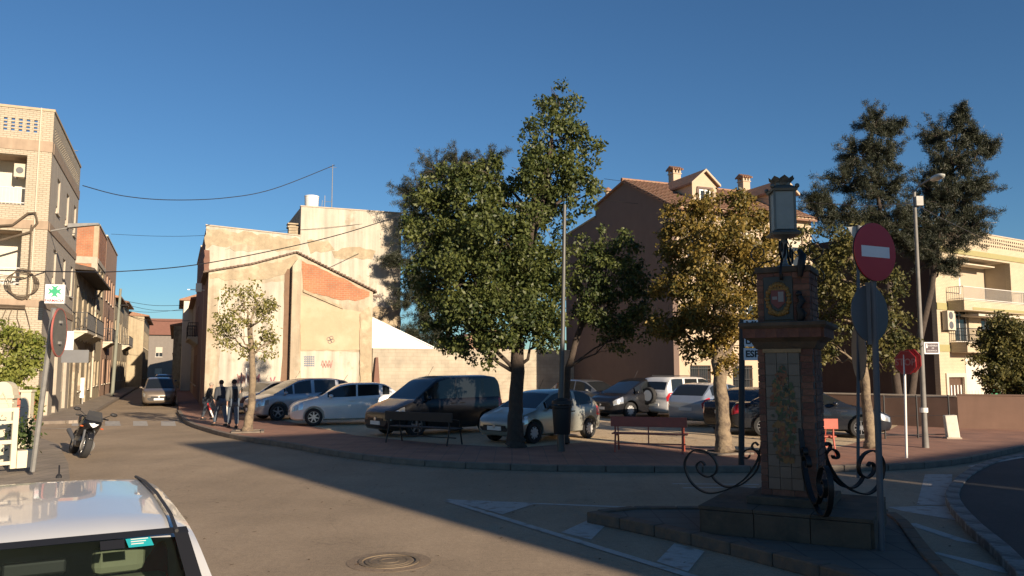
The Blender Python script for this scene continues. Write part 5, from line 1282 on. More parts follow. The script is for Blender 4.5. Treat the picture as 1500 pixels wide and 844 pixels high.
    zr = sp.get('zr', .62); MB().box(-L / 2 - .018, -L / 2 + .02, -.26, .26, zr - .055, zr + .055).build('number_plate', M_plate, T)
    MB().box(L / 2 - .005, L / 2 + .012, -.42, .42, belt[0][1] - .11, belt[0][1] - .04).build('upper_grille', M_black, T)
    MB().lathe([(0, 0), (.055, 0), (.05, .012), (0, .014)], 14, 0, Mloc(L / 2 + .014, 0, belt[0][1] - .07, 0, 0, PI / 2)).build('badge', M_rim, T)
    b = MB(); ix = sp['cab'][0]
    if sp.get('aerial', True): MB().cyl((L / 2 - srf - .15, 0, H - .02), (L / 2 - srf - .35, 0, H + .28), .006, n=5).build('aerial', M_black, T)
    return T
def P_(l): return l
HATCH = dict(L=4.02, W=1.73, H=1.52, cab=(.98, 1.72, 3.35, 3.92), belt=[(0, .58), (.08, .70), (.3, .82), (.98, .98), (2.0, 1.0), (3.6, 1.08), (3.95, 1.0), (4.02, .80)],
             roof=[(.9, .93), (1.0, 1.03), (1.72, 1.44), (2.1, 1.51), (3.0, 1.52), (3.4, 1.46), (3.95, 1.05), (4.02, .9)], seams=[1.28, 2.33, 3.2], side=[(1.25, 2.28), (2.38, 3.12), (3.24, 3.5)], axle=(.82, 3.41), handles=[2.15, 3.05])
MPV = dict(L=4.45, W=1.83, H=1.65, cab=(.72, 1.75, 3.85, 4.38), belt=[(0, .62), (.1, .78), (.35, .88), (.8, 1.0), (2.0, 1.02), (4.0, 1.12), (4.38, 1.0), (4.45, .8)],
           roof=[(.6, .92), (.75, 1.04), (1.75, 1.56), (2.2, 1.64), (3.3, 1.64), (3.85, 1.55), (4.38, 1.05), (4.45, .9)], seams=[1.2, 2.35, 3.4], side=[(1.15, 1.45), (1.52, 2.3), (2.4, 3.35), (3.44, 4.0)], axle=(.88, 3.6), handles=[2.2, 3.25], r=.33)
SEDAN = dict(L=4.5, W=1.77, H=1.44, cab=(1.15, 1.95, 3.3, 3.95), belt=[(0, .56), (.08, .66), (.35, .78), (1.15, .93), (2.3, .95), (3.9, 1.0), (4.4, .97), (4.5, .78)],
             roof=[(1.05, .9), (1.2, .98), (1.95, 1.37), (2.3, 1.43), (3.0, 1.43), (3.35, 1.37), (3.98, 1.02), (4.1, .9)], seams=[1.45, 2.5, 3.4], side=[(1.45, 2.45), (2.55, 3.3), (3.36, 3.55)], axle=(.88, 3.58), handles=[2.35, 3.25], zr=.7)
VAN = dict(L=4.38, W=1.81, H=1.82, cab=(.85, 1.75, 4.22, 4.36), belt=[(0, .60), (.08, .74), (.3, .86), (.85, 1.06), (2.0, 1.10), (4.2, 1.12), (4.34, 1.05), (4.38, .8)],
           roof=[(.75, .96), (.9, 1.1), (1.72, 1.70), (2.1, 1.80), (3.9, 1.82), (4.2, 1.76), (4.34, 1.15), (4.38, .9)], seams=[1.35, 2.4, 3.5], side=[(1.2, 1.5), (1.56, 2.34), (2.45, 3.45), (3.55, 4.15)], axle=(.9, 3.63), handles=[2.25, 2.6], r=.33, rw=.84, aerial=True)
SMALL = dict(L=3.83, W=1.67, H=1.43, cab=(.92, 1.68, 3.1, 3.72), belt=[(0, .54), (.08, .64), (.35, .76), (.92, .91), (2.0, .93), (3.45, 1.0), (3.75, .92), (3.83, .74)],
             roof=[(.82, .87), (.97, .97), (1.68, 1.36), (2.0, 1.42), (2.8, 1.43), (3.15, 1.36), (3.76, .98), (3.83, .8)], seams=[1.3, 2.55], side=[(1.2, 2.5), (2.6, 3.35)], axle=(.75, 3.19), handles=[2.35], r=.29, mirror=M_trimblack, hm=M_trimblack)
SUV = dict(L=4.2, W=1.78, H=1.70, cab=(1.0, 1.6, 4.05, 4.18), belt=[(0, .66), (.06, .82), (.3, .94), (1.0, 1.04), (2.0, 1.06), (4.1, 1.08), (4.18, 1.02), (4.2, .8)],
           roof=[(.9, 1.0), (1.05, 1.1), (1.6, 1.58), (1.9, 1.68), (3.8, 1.69), (4.06, 1.62), (4.18, 1.1), (4.2, .9)], seams=[1.3, 2.3, 3.2], side=[(1.3, 2.25), (2.35, 3.15), (3.25, 3.95)], axle=(.8, 3.4), handles=[2.15, 3.05], r=.34, rw=.85, zr=.55)
def place(px, py, z=ZP): v = W(px, py, z); return v
pSilver = carpaint('silver_paint', (.40, .41, .43), .55, .35); pSilver2 = carpaint('pale_silver_paint', (.46, .48, .50), .5, .35); pWhiteblue = carpaint('light_silver_paint', (.68, .68, .67), .15, .35)
pBlack = carpaint('black_paint', (.012, .012, .014), 0, .25); pGrey = carpaint('grey_paint', (.16, .17, .18), .5, .3); pGreen = carpaint('beige_silver_paint', (.36, .37, .33), .5, .35)
pBlue = carpaint('pale_blue_paint', (.30, .35, .42), .5, .33); pTan = carpaint('beige_paint', (.20, .165, .13), .4, .35); pDarkblue = carpaint('blue_paint', (.03, .07, .16), .4, .3); pNavy = carpaint('dark_blue_paint', (.02, .025, .035), .3, .25)
def car_at(pf, pr, sp, **k):
    """pf, pr: pixels where the near front and near rear tyre meet the ground"""
    side = k.pop('near', 1); a = W(*pf, ZP + .004) if k.get('z') is None else W(*pf, k['z']); c = W(*pr, ZP + .004) if k.get('z') is None else W(*pr, k['z'])
    z = k.pop('z', None); z = ZP + .004 if z is None else z
    if k.pop('far', False):
        kx = c.x / c.y; wb = sp['axle'][1] - sp['axle'][0]; A_ = kx * kx + 1; B_ = -2 * (kx * a.x + a.y); C_ = a.x ** 2 + a.y ** 2 - wb * wb; ds = B_ * B_ - 4 * A_ * C_
        yy = (-B_ + math.sqrt(max(0, ds))) / (2 * A_); c = Vector((kx * yy, yy, 0))
    d = Vector((a.x - c.x, a.y - c.y, 0)); ang = math.atan2(d.y, d.x); d.normalize(); n = Vector((-d.y, d.x, 0)) * side     # n points to the near side
    mid = (a + c) / 2; axm = sp['L'] / 2 - (sp['axle'][0] + sp['axle'][1]) / 2
    ctr = Vector((mid.x, mid.y, 0)) - n * (sp['W'] / 2 - .12) - d * axm
    return k.pop('fn', car)(k['label'], 'car', k['name'], (ctr.x, ctr.y, z), ang, sp, k['paint'], k.get('group'), k.get('style', 'disc'))
GP = 'cars parked on the square'
car_at((372, 606), (438, 603), SEDAN, far=True, label='silver saloon parked deepest in the left row, behind the walkers', name='parked_car', paint=pSilver2, group=GP)
car_at((406, 616), (500, 610), MPV, far=True, label='silver people carrier with a long sloping windscreen, second in the left row', name='parked_car', paint=pSilver, group=GP, style='five')
car_at((459, 624), (566, 616), HATCH, far=True, label='pale silver five door hatchback nearest in the left row, sun dappled on its door', name='parked_car', paint=pWhiteblue, group=GP, style='six')
car_at((592, 606), (668, 604), SEDAN, label='dark saloon mostly hidden behind the black van', name='parked_car', paint=pGrey, group=GP)
car_at((608, 640), (712, 632), VAN, far=True, label='black passenger van with a raised roof parked left of the tall tree', name='parked_van', paint=pBlack, group=GP, style='five')
car_at((780, 650), (861, 645), SMALL, far=True, label='small beige silver three door hatchback behind the black litter bin', name='parked_car', paint=pGreen, group=GP, style='disc')
car_at((884, 607), (812, 603), HATCH, near=-1, label='grey hatchback facing right behind the small silver car', name='parked_car', paint=pGrey, group=GP, style='six')
car_at((925, 613), (990, 610), MPV, label='black people carrier with a glinting headlight left of the spare wheel', name='parked_car', paint=pBlack, group=GP)
# off-roader seen from behind, its spare wheel on the tail gate
def suv():
    T = car('silver off-roader seen from behind with its spare wheel on the tailgate', 'car', 'parked_car', (W(1010, 612, ZP).x + .1, W(1010, 612, ZP).y + 1.0, ZP + .004), A1 + .28, SUV, pWhiteblue, GP, 'five')
    ty, rm = wheel_meshes(.34, .2, 'five'); o = put('spare_wheel', ty, T); o.location = (-SUV['L'] / 2 - .13, .12, .92); o.rotation_euler = (0, 0, -PI / 2)
    MB().lathe([(0, -.1), (.24, -.1), (.24, -.075), (0, -.07)], 20, 0, Matrix.Rotation(-PI / 2, 4, 'X') @ Matrix.Identity(4)).build('wheel_cover', M_plate, o)
    for sd in (.72, -.72): MB().cyl((.9, sd * .85, 1.70), (-1.5, sd * .85, 1.73), .02, n=6).build('roof_rail', M_dark_metal, T)
    return T
suv()
def rearcar(px, py, sp, label, paint, ang, style='disc', dz=0):
    v = W(px, py, ZP); return car(label, 'car', 'parked_car', (v.x, v.y + dz, ZP + .004), ang, sp, paint, GP, style)
rearcar(1062, 625, HATCH, 'pale blue silver hatchback seen from its tail left of the golden tree', pBlue, A1 + .38, 'five', 1.2)
rearcar(1128, 634, SEDAN, 'dark saloon in deep shade behind the town sign post', pBlack, A1 + .30, 'five', .6)
car_at((1240, 642), (1140, 640), SEDAN, near=-1, label='dark saloon with ten spoke alloy wheels behind the brick column', name='parked_car', paint=pNavy, group=GP, style='ten')
# street vehicles
def street_car(px, py, sp, label, paint, group=None):
    v = W(px, py, 0); return car(label, 'car', 'parked_car', (v.x, v.y + sp['L'] / 2 - .1, 0), A1 - PI / 2, sp, paint, group)
street_car(209, 596, dict(MPV, H=1.7), 'beige people carrier parked facing the square in the shaded street', pTan, 'cars parked in the street')
street_car(224, 576, MPV, 'blue car parked behind the beige people carrier in the street', pDarkblue, 'cars parked in the street')

# ---------------- white car in the foreground: same kind of shell, finer, with a see-through windscreen
M_frontglass = glassmat('clear_windscreen', (.02, .025, .02), .25, .02)
def near_car():
    sp = dict(SMALL); sp = dict(L=4.2, W=1.72, H=1.46, cab=(.95, 1.78, 3.75, 4.12), belt=[(0, .56), (.08, .66), (.35, .80), (.95, .95), (2.0, .96), (3.7, 1.02), (4.1, .95), (4.2, .75)],
              roof=[(.85, .9), (1.0, 1.0), (1.78, 1.41), (2.0, 1.455), (2.6, 1.475), (3.5, 1.465), (3.8, 1.40), (4.12, 1.0), (4.2, .82)], seams=[1.35, 2.5], side=[(1.3, 2.45), (2.55, 3.4)], axle=(.8, 3.45), handles=[2.3], r=.3, rw=.74, aerial=False)
    white = mat('white_car_paint', (.62, .62, .60), .28, metal=0, var=.02, coat=.8)
    T = car('white car nose towards the viewer, only its roof and windscreen top in view', 'car', 'white_car', NEARLOC, NEARROT, sp, white)
    for o in T.children:
        if o.name.startswith('windscreen'): o.data.materials[0] = M_frontglass
    # cabin inside: floor of dashboard, seats, mirror, sticker
    fx = 2.1
    b = MB(); b.add([(fx - 1.0, -.66, .93), (fx - 1.0, .66, .93), (fx - 1.42, .66, .96), (fx - 1.42, -.66, .96), (fx - 1.5, .66, .7), (fx - 1.5, -.66, .7)], [(0, 1, 2, 3), (3, 2, 4, 5)]); b.build('dashboard', mat('dash_grey', (.34, .34, .22), .8, var=.05), T)
    for sd in (-.36, .36):
        b = MB(); b.box(fx - 2.35, fx - 2.2, sd - .23, sd + .23, .6, 1.12).box(fx - 2.31, fx - 2.23, sd - .12, sd + .12, 1.14, 1.28); b.build('seat', mat('seat_grey', (.20, .20, .14), .9), T, bevel=.04)
    MB().box(fx - 3.3, fx - 1.55, -.62, .62, .66, .72).build('cabin_lining', mat('cabin_tan', (.42, .42, .28), .9, var=.05), T)
    MB().box(fx - 1.88, fx - 1.84, -.12, .12, 1.26, 1.32).build('rear_view_mirror', M_black, T, bevel=.01)
    return T
NEARROT = R(-60)
_c = W(280, 778, 1.40); NEARLOC = (_c.x - (math.cos(NEARROT) * .32 - math.sin(NEARROT) * .62), _c.y - (math.sin(NEARROT) * .32 + math.cos(NEARROT) * .62), 0)
NC = near_car()
def on_screen(x, y, lift=.012):      # a point of the windscreen plane in car space, x = metres ahead of the roof edge
    f = max(0., x / .83); return (.32 + x, y, 1.415 - .405 * f ** 1.08 + lift)
b = MB(); b.add([on_screen(.06, .34), on_screen(.06, .44), on_screen(.12, .45), on_screen(.12, .35)], [(0, 1, 2, 3)])
b.build('inspection_sticker', mat('sticker_teal', (.02, .36, .38), .5, var=0), NC)
b = MB()
for k in range(3): b.add([on_screen(.068 + .016 * k, .36, .015), on_screen(.068 + .016 * k, .43 - .01 * k, .015), on_screen(.074 + .016 * k, .43 - .01 * k, .015), on_screen(.074 + .016 * k, .36, .015)], [(0, 1, 2, 3)])
b.build('sticker_lines', M_white, NC)
MB().add([on_screen(.06, .24), on_screen(.06, .335), on_screen(.12, .335), on_screen(.12, .24)], [(0, 1, 2, 3)]).build('sensor_patch', M_black, NC)
b = MB()                                              # black ceramic band round the glass
for (x0, x1, y0, y1) in ((-.01, .045, -.60, .60), (.045, .8, .54, .60), (.045, .8, -.60, -.54)):
    b.add([on_screen(x0, y0, .008), on_screen(x0, y1, .008), on_screen(x1, y1 * (1 + .12 * x1), .008), on_screen(x1, y0 * (1 + .12 * x1), .008)], [(0, 1, 2, 3)])
b.build('screen_border', M_black, NC)
MB().lathe([(.018, 0), (.018, .012), (.008, .025)], 10, 0, Mloc(-1.55, .1, 1.46)).cyl((-1.55, .1, 1.48), (-1.62, .1, 1.53), .005, n=5).build('aerial', M_black, NC)

# ---------------- motorcycle
mb = W(121, 671, 0)
MO = thing('motorcycle', 'black sport motorcycle leaning on its side stand in the sun', 'motorcycle', (mb.x, mb.y, 0), 0)
hd = math.atan2(-mb.y, -mb.x) + R(10)                 # faces the viewer
MO.rotation_euler = (Matrix.Rotation(hd, 4, 'Z') @ Matrix.Rotation(R(-13), 4, 'X')).to_euler()
ty, rm = wheel_meshes(.30, .15, 'moto')
for x in (0, -1.36):
    o = put('wheel', ty, MO); o.location = (x, 0, .30); c = put('rim', rm, o); c2 = put('rim', rm, o); c2.rotation_euler = (0, 0, PI)
pMoto = carpaint('motorcycle_paint', (.012, .012, .013), 0, .25)
def loft(name, secs, m, parent, n=12, smooth=50):
    """secs: (x, ycenter, z, halfwidth, halfheight)"""
    b = MB(); vs = []; fs = []
    for (x, yc, z, hw, hh) in secs:
        for k in range(n):
            a = 2 * PI * k / n; vs.append((x, yc + hw * math.copysign(abs(math.cos(a)) ** .8, math.cos(a)), z + hh * math.copysign(abs(math.sin(a)) ** .8, math.sin(a))))
    for i in range(len(secs) - 1):
        for k in range(n): k2 = (k + 1) % n; fs.append((i * n + k, (i + 1) * n + k, (i + 1) * n + k2, i * n + k2))
    fs.append(tuple(range(n))); fs.append(tuple((len(secs) - 1) * n + k for k in range(n - 1, -1, -1)))
    b.add(vs, fs); return b.build(name, m, parent, smooth)
loft('front_fairing', [(.12, 0, .80, .05, .06), (.05, 0, .82, .17, .12), (-.08, 0, .84, .22, .18), (-.25, 0, .80, .24, .22), (-.45, 0, .66, .23, .26), (-.62, 0, .55, .18, .22)], pMoto, MO)
loft('belly_fairing', [(-.22, 0, .42, .1, .08), (-.4, 0, .40, .18, .18), (-.75, 0, .38, .19, .2), (-.95, 0, .42, .12, .12)], pMoto, MO)
loft('fuel_tank', [(-.35, 0, .86, .10, .06), (-.5, 0, .92, .17, .1), (-.7, 0, .90, .16, .1), (-.85, 0, .80, .10, .05)], pMoto, MO)
loft('seat', [(-.8, 0, .80, .12, .04), (-1.0, 0, .80, .14, .045), (-1.25, 0, .88, .12, .04), (-1.5, 0, .95, .08, .035)], M_black, MO)
loft('tail_fairing', [(-1.0, 0, .74, .12, .07), (-1.3, 0, .82, .12, .06), (-1.62, 0, .92, .06, .04)], pMoto, MO)
b = MB(); b.add([(.10, -.14, .90), (.10, .14, .90), (-.12, .15, 1.13), (-.12, -.15, 1.13), (.02, -.2, .92), (.02, .2, .92)], [(0, 1, 2, 3), (1, 5, 2), (4, 0, 3)]); b.build('windshield', glassmat('smoked_screen', (.05, .05, .05), .9), MO)
loft('front_mudguard', [(.30, 0, .48, .05, .02), (.18, 0, .60, .075, .03), (.0, 0, .64, .08, .03), (-.2, 0, .60, .07, .03)], pMoto, MO)
for s in (-1, 1):
    MB().cyl((.0, s * .105, .30), (-.24, s * .105, .92), .028, n=10).build('fork_leg', M_darkgrey, MO)
    MB().cyl((-.22, s * .1, .96), (-.30, s * .34, .98), .014).cyl((-.29, s * .26, .98), (-.31, s * .38, .975), .02).build('handlebar', M_black, MO)
    MB().cyl((-.02, s * .17, .98), (-.08, s * .36, 1.10), .009, n=6).ball((-.08, s * .42, 1.12), (.035, .09, .045), 10, 7).build('mirror', M_black, MO)
    MB().ball((-.0, s * .23, .74), (.04, .045, .022), 8, 6).build('indicator', mat('amber', (.5, .12, .04), .3), MO)
    MB().cyl((0, s * .075, .3), (-.01, s * .095, .3), .14, n=20).build('brake_disc', M_galv, MO)
b = MB(); b.vprism([(0, -.06), (.05, -.03), (.11, .035), (.05, .03), (0, .05), (-.05, .03), (-.11, .035), (-.05, -.03)], -.02, .02, 0, Mloc(.125, 0, .80, PI / 2)); b.build('headlight', mat('headlight_glow', (.85, .85, .85), .15, var=0), MO)
MB().cyl((-.7, -.17, .35), (-1.45, -.22, .55), .045, .06).build('exhaust', M_darkgrey, MO)
MB().box(-.95, -.5, -.14, .14, .25, .6).cyl((-.55, -.18, .36), (-.55, .18, .36), .12, n=14).build('engine', M_darkgrey, MO, bevel=.03)
MB().cyl((-.7, .08, .30), (-.55, .36, -.04), .012, n=6).build('side_stand', M_dark_metal, MO)

for sd in (1, -1):
    MB().tube([(.36, sd * .552, 1.415), (.1, sd * .556, 1.452), (-.5, sd * .560, 1.468), (-1.1, sd * .555, 1.462), (-1.5, sd * .54, 1.445)], .009, 6).build('roof_gasket', M_trimblack, NC, 60)
MB().box(1.05, 1.11, -.2, .6, .985, 1.0).tube([(.98, .3, 1.03), (.62, .05, 1.22), (.5, -.3, 1.30)], .008, 5).build('wiper', M_black, NC)
# ================================================================ THE BRICK COLUMN WITH LANTERN
CA = R(-29); CC = Vector((3.64, 10.5, ZP))
ZPL = .45                                     # plinth top above the pavement datum: local z
COL = thing('brick_monument', 'dark brick pillar with tiled panel, coat of arms and stone capital on the traffic island', 'monument', CC, CA)
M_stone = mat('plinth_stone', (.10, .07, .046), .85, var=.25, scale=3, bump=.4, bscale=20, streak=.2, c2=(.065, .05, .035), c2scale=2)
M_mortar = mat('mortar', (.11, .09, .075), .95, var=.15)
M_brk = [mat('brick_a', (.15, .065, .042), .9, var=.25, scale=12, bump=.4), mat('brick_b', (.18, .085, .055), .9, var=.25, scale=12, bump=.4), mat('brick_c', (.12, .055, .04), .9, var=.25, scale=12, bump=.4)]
HX, HY = .97, .9
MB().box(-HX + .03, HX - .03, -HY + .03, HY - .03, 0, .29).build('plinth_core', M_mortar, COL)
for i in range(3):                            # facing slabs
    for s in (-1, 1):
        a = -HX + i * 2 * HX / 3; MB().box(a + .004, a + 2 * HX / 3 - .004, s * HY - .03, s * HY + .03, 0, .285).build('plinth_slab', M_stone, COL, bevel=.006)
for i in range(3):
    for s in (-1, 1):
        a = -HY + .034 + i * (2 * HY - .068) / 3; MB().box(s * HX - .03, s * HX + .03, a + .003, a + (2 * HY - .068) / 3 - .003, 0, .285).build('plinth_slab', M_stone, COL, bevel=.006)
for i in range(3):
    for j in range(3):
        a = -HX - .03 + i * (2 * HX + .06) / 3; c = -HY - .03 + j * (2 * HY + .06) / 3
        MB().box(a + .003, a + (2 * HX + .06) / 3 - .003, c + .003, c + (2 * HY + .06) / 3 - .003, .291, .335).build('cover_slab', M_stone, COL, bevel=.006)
SW = .345
def brick_block(x0, x1, y0, y1, z0, z1, skipfront=None, bh=.062, bl=.24, core=True):
    if core: MB().box(x0 + .012, x1 - .012, y0 + .012, y1 - .012, z0, z1).build('mortar_core', M_mortar, COL)
    nz = int(round((z1 - z0) / (bh + .01))); step = (z1 - z0) / nz
    # only the faces turned to the square carry single bricks
    for f in range(nz):
        z = z0 + f * step
        for (ax, lo, hi, fixed, sgn) in (('x', x0, x1, y0, -1), ('y', y0 + .12, y1, x1, 1), ('y', y0 + .12, y1, x0, -1)):
            off = 0 if f % 2 else bl / 2; p = lo
            while p < hi - .01:
                q = min(hi, p + (bl if p > lo or not off else off))
                seg = [(p, q)]
                if ax == 'x' and skipfront and skipfront[2] < z + step / 2 < skipfront[3]:
                    seg = [(a, c) for a, c in ((p, min(q, skipfront[0])), (max(p, skipfront[1]), q)) if c - a > .02]
                for a, c in seg: yield ax, a + .005, c - .005, fixed, sgn, z + .005, z + step - .005
                p = q
BRM = {}
def lay(gen, cap=[0], depth=.11):
    for ax, a, c, fx, sg, z0, z1 in gen:
        L_ = round(c - a, 3); h = round(z1 - z0, 3); mi = rnd.randrange(3); k = (ax, L_, h, sg, mi)
        if k not in BRM:
            b = MB()
            if ax == 'x': b.box(0, L_, 0, depth, 0, h)
            elif sg > 0: b.box(-depth, 0, 0, L_, 0, h)
            else: b.box(0, depth, 0, L_, 0, h)
            BRM[k] = b.mesh('brick', M_brk[mi])
        j = rnd.uniform(-.003, .003); o = put('brick', BRM[k], COL)
        o.location = (a, fx + j, z0) if ax == 'x' else (fx + j, a, z0); cap[0] += 1
    return cap[0]
zc = .335
MB().box(-.50, .50, -.50, .50, zc, zc + .10).build('step', M_stone, COL, bevel=.01)
Z0, Z1 = zc + .10, 2.28
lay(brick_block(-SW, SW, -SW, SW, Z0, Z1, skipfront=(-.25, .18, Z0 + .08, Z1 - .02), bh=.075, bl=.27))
# painted tile panel: every tile a piece, vine foliage painted over them
tw = .42 / 3; pz0, pz1 = Z0 + .085, Z1 - .05; nt_ = 12; th = (pz1 - pz0) / nt_
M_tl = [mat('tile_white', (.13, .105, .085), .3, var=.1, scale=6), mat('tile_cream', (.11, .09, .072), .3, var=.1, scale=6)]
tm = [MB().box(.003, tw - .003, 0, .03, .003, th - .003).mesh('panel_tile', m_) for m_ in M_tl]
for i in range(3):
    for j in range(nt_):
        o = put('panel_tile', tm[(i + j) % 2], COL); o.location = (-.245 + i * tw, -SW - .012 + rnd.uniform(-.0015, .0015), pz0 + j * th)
leafm = [mat('glaze_green', (.03, .058, .02), .35), mat('glaze_ochre', (.18, .09, .025), .35), mat('glaze_red', (.14, .045, .018), .35), mat('glaze_dark', (.02, .035, .02), .35)]
r = random.Random(5)
for mi in range(4):
    b = MB()
    for k in range(64):
        t = r.random(); z = pz1 - .17 - t * (pz1 - pz0 - .5); hw = .205 * math.sin(PI * min(1, .25 + .75 * (1 - t))) ** .7 * (1.05 - t * .55); x = -.035 + r.uniform(-hw, hw)
        if (mi == 1 and t < .1) or (mi == 0 and t > .85): continue
        s = r.uniform(.022, .05); a = r.uniform(-.9, .9); y = -SW - .0195 - .0006 * (k % 5) - .0002 * mi
        pts = [(0, .9), (.45, .35), (.85, .2), (.5, -.2), (.3, -.8), (0, -1.2), (-.3, -.8), (-.5, -.2), (-.85, .2), (-.45, .35)]
        ca, sa = math.cos(a), math.sin(a); b.add([(x + (u * ca - v * sa) * s, y, z + (u * sa + v * ca) * s) for u, v in pts], [tuple(range(10))])
    b.build('painted_leaves', leafm[mi], COL)
text_mesh('a', .001, M_black, COL, Mloc(0, 0, 0)) if False else None
MB().box(-.27, .20, -SW - .03, -SW - .001, pz1 + .002, Z1 + .0).build('panel_arch', mat('panel_ochre', (.26, .17, .08), .5, var=.3, scale=20), COL)
# capital
b = MB()
def ring_stack(b, levels, seg=1):
    vs = []; fs = []
    for w, z in levels: vs += [(-w, -w, z), (w, -w, z), (w, w, z), (-w, w, z)]
    for i in range(len(levels) - 1):
        for k in range(4): k2 = (k + 1) % 4; fs.append((i * 4 + k, i * 4 + k2, (i + 1) * 4 + k2, (i + 1) * 4 + k))
    fs.append((3, 2, 1, 0)); n_ = (len(levels) - 1) * 4; fs.append((n_, n_ + 1, n_ + 2, n_ + 3)); b.add(vs, fs); return b
ring_stack(b, [(SW + .01, Z1), (SW + .03, Z1 + .03), (SW + .06, Z1 + .09), (SW + .12, Z1 + .13), (SW + .135, Z1 + .14)]); b.build('capital_moulding', M_stone, COL)
b = MB(); c0 = SW + .12; bz = Z1 + .141
for s, (A_, B_) in enumerate((((-c0, -c0), (c0, -c0)), ((c0, -c0), (c0, c0)), ((c0, c0), (-c0, c0)), ((-c0, c0), (-c0, -c0)))):
    for i in range(7):
        f = (i + .5) / 7; x = A_[0] + (B_[0] - A_[0]) * f; y = A_[1] + (B_[1] - A_[1]) * f
        MB().box(-.062, .062, -.03, .06, 0, .115, 0, Mloc(0, 0, 0)).build('brick', M_brk[i % 3], COL).location = (0, 0, 0)
        o = COL.children[-1] if False else None
for o in [o for o in COL.children if o.name.startswith('brick') and o.location.length < 1e-6]: bpy.data.objects.remove(o)
sm = MB().box(-.066, .066, -.03, .07, 0, .115).mesh('brick', M_brk[0]); sm2 = MB().box(-.066, .066, -.03, .07, 0, .115).mesh('brick', M_brk[2])
for s in range(4):
    for i in range(7):
        f = -c0 + (i + .5) * 2 * c0 / 7; Mx = Matrix.Rotation(s * PI / 2, 4, 'Z') @ Matrix.Translation((f, -c0, bz)); o = put('brick', (sm, sm2)[i % 2], COL); o.matrix_local = Mx
MB().box(-c0 + .02, c0 - .02, -c0 + .02, c0 - .02, bz, bz + .115).build('mortar_core', M_mortar, COL)
b = MB(); ring_stack(b, [(SW + .16, bz + .116), (SW + .19, bz + .15), (SW + .19, bz + .19), (SW + .15, bz + .20)]); b.build('capital_slab', M_stone, COL)
# upper block with the arms
U0 = bz + .20; U1 = U0 + .72; UW = .33
lay(brick_block(-UW, UW, -UW, UW, U0, U1 - .08, skipfront=(-.24, .12, U0 + .03, U1 - .13), bh=.075, bl=.22))
MB().box(-UW - .02, UW + .02, -UW - .02, UW + .02, U1 - .079, U1).build('block_cap', M_stone, COL, bevel=.012)
M_gold = mat('old_gilt', (.20, .11, .025), .5, metal=.3, var=.3, scale=20, bump=.4); cx, cz = -.06, (U0 + U1) / 2 - .06
MB().box(-.238, .118, -UW - .012, -UW + .05, U0 + .034, U1 - .134).build('arms_panel', mat('arms_dark', (.035, .04, .035), .5, var=.2), COL)
b = MB()
for k in range(26):
    a = 2 * PI * k / 26; rr_ = .015 + .012 * (k % 3); b.ball((cx + .135 * math.cos(a), -UW - .018, cz + .19 * math.sin(a)), (.026 + .01 * (k % 2), .02, .034), 8, 5)
for k in range(9): b.ball((cx - .11 + .0275 * k, -UW - .018, cz - .17 - .03 * math.sin(PI * k / 8)), (.022, .016, .03), 8, 5)
b.build('gilt_wreath', M_gold, COL, 60)
b = MB(); b.vprism([(cx - .085, cz + .11), (cx + .085, cz + .11), (cx + .085, cz - .05), (cx, cz - .13), (cx - .085, cz - .05)], -UW - .028, -UW - .012); b.build('shield', mat('shield_red', (.14, .035, .03), .5, var=.2), COL)
b = MB(); b.vprism([(cx + .003, cz + .09), (cx + .07, cz + .09), (cx + .07, cz - .04), (cx + .003, cz - .04)], -UW - .032, -UW - .0285).vprism([(cx - .01, cz - .01), (cx - .07, cz - .01), (cx - .07, cz + .03), (cx - .01, cz + .03)], -UW - .032, -UW - .0285); b.build('shield_field', mat('shield_grey', (.2, .19, .18), .5, var=.2), COL)
b = MB()
for k in range(5): b.vprism([(cx - .08 + .035 * k, cz + .125), (cx - .062 + .035 * k, cz + .185), (cx - .045 + .035 * k, cz + .125)], -UW - .03, -UW - .012)
b.box(cx - .085, cx + .085, -UW - .032, -UW - .012, cz + .112, cz + .13); b.build('crown', M_gold, COL)
# small iron lizards/scroll ornaments creeping on the right of the block
b = MB(); b.tube([(.2, -UW - .03, U0 + .0), (.23, -UW - .05, U0 + .1), (.19, -UW - .05, U0 + .18), (.24, -UW - .05, U0 + .26), (.2, -UW - .05, U0 + .32)], [.04, .06, .035, .045, .035], 8); b.ball((.2, -UW - .05, U0 + .35), .04); b.build('iron_ornament', M_iron, COL, 60)
b = MB(); b.tube([(.22, -UW - .03, U1 - .15), (.24, -UW - .05, U1 - .02), (.26, -UW - .02, U1 + .12), (.2, -UW + .1, U1 + .2)], [.03, .05, .05, .03], 8); b.build('iron_ornament', M_iron, COL, 60)
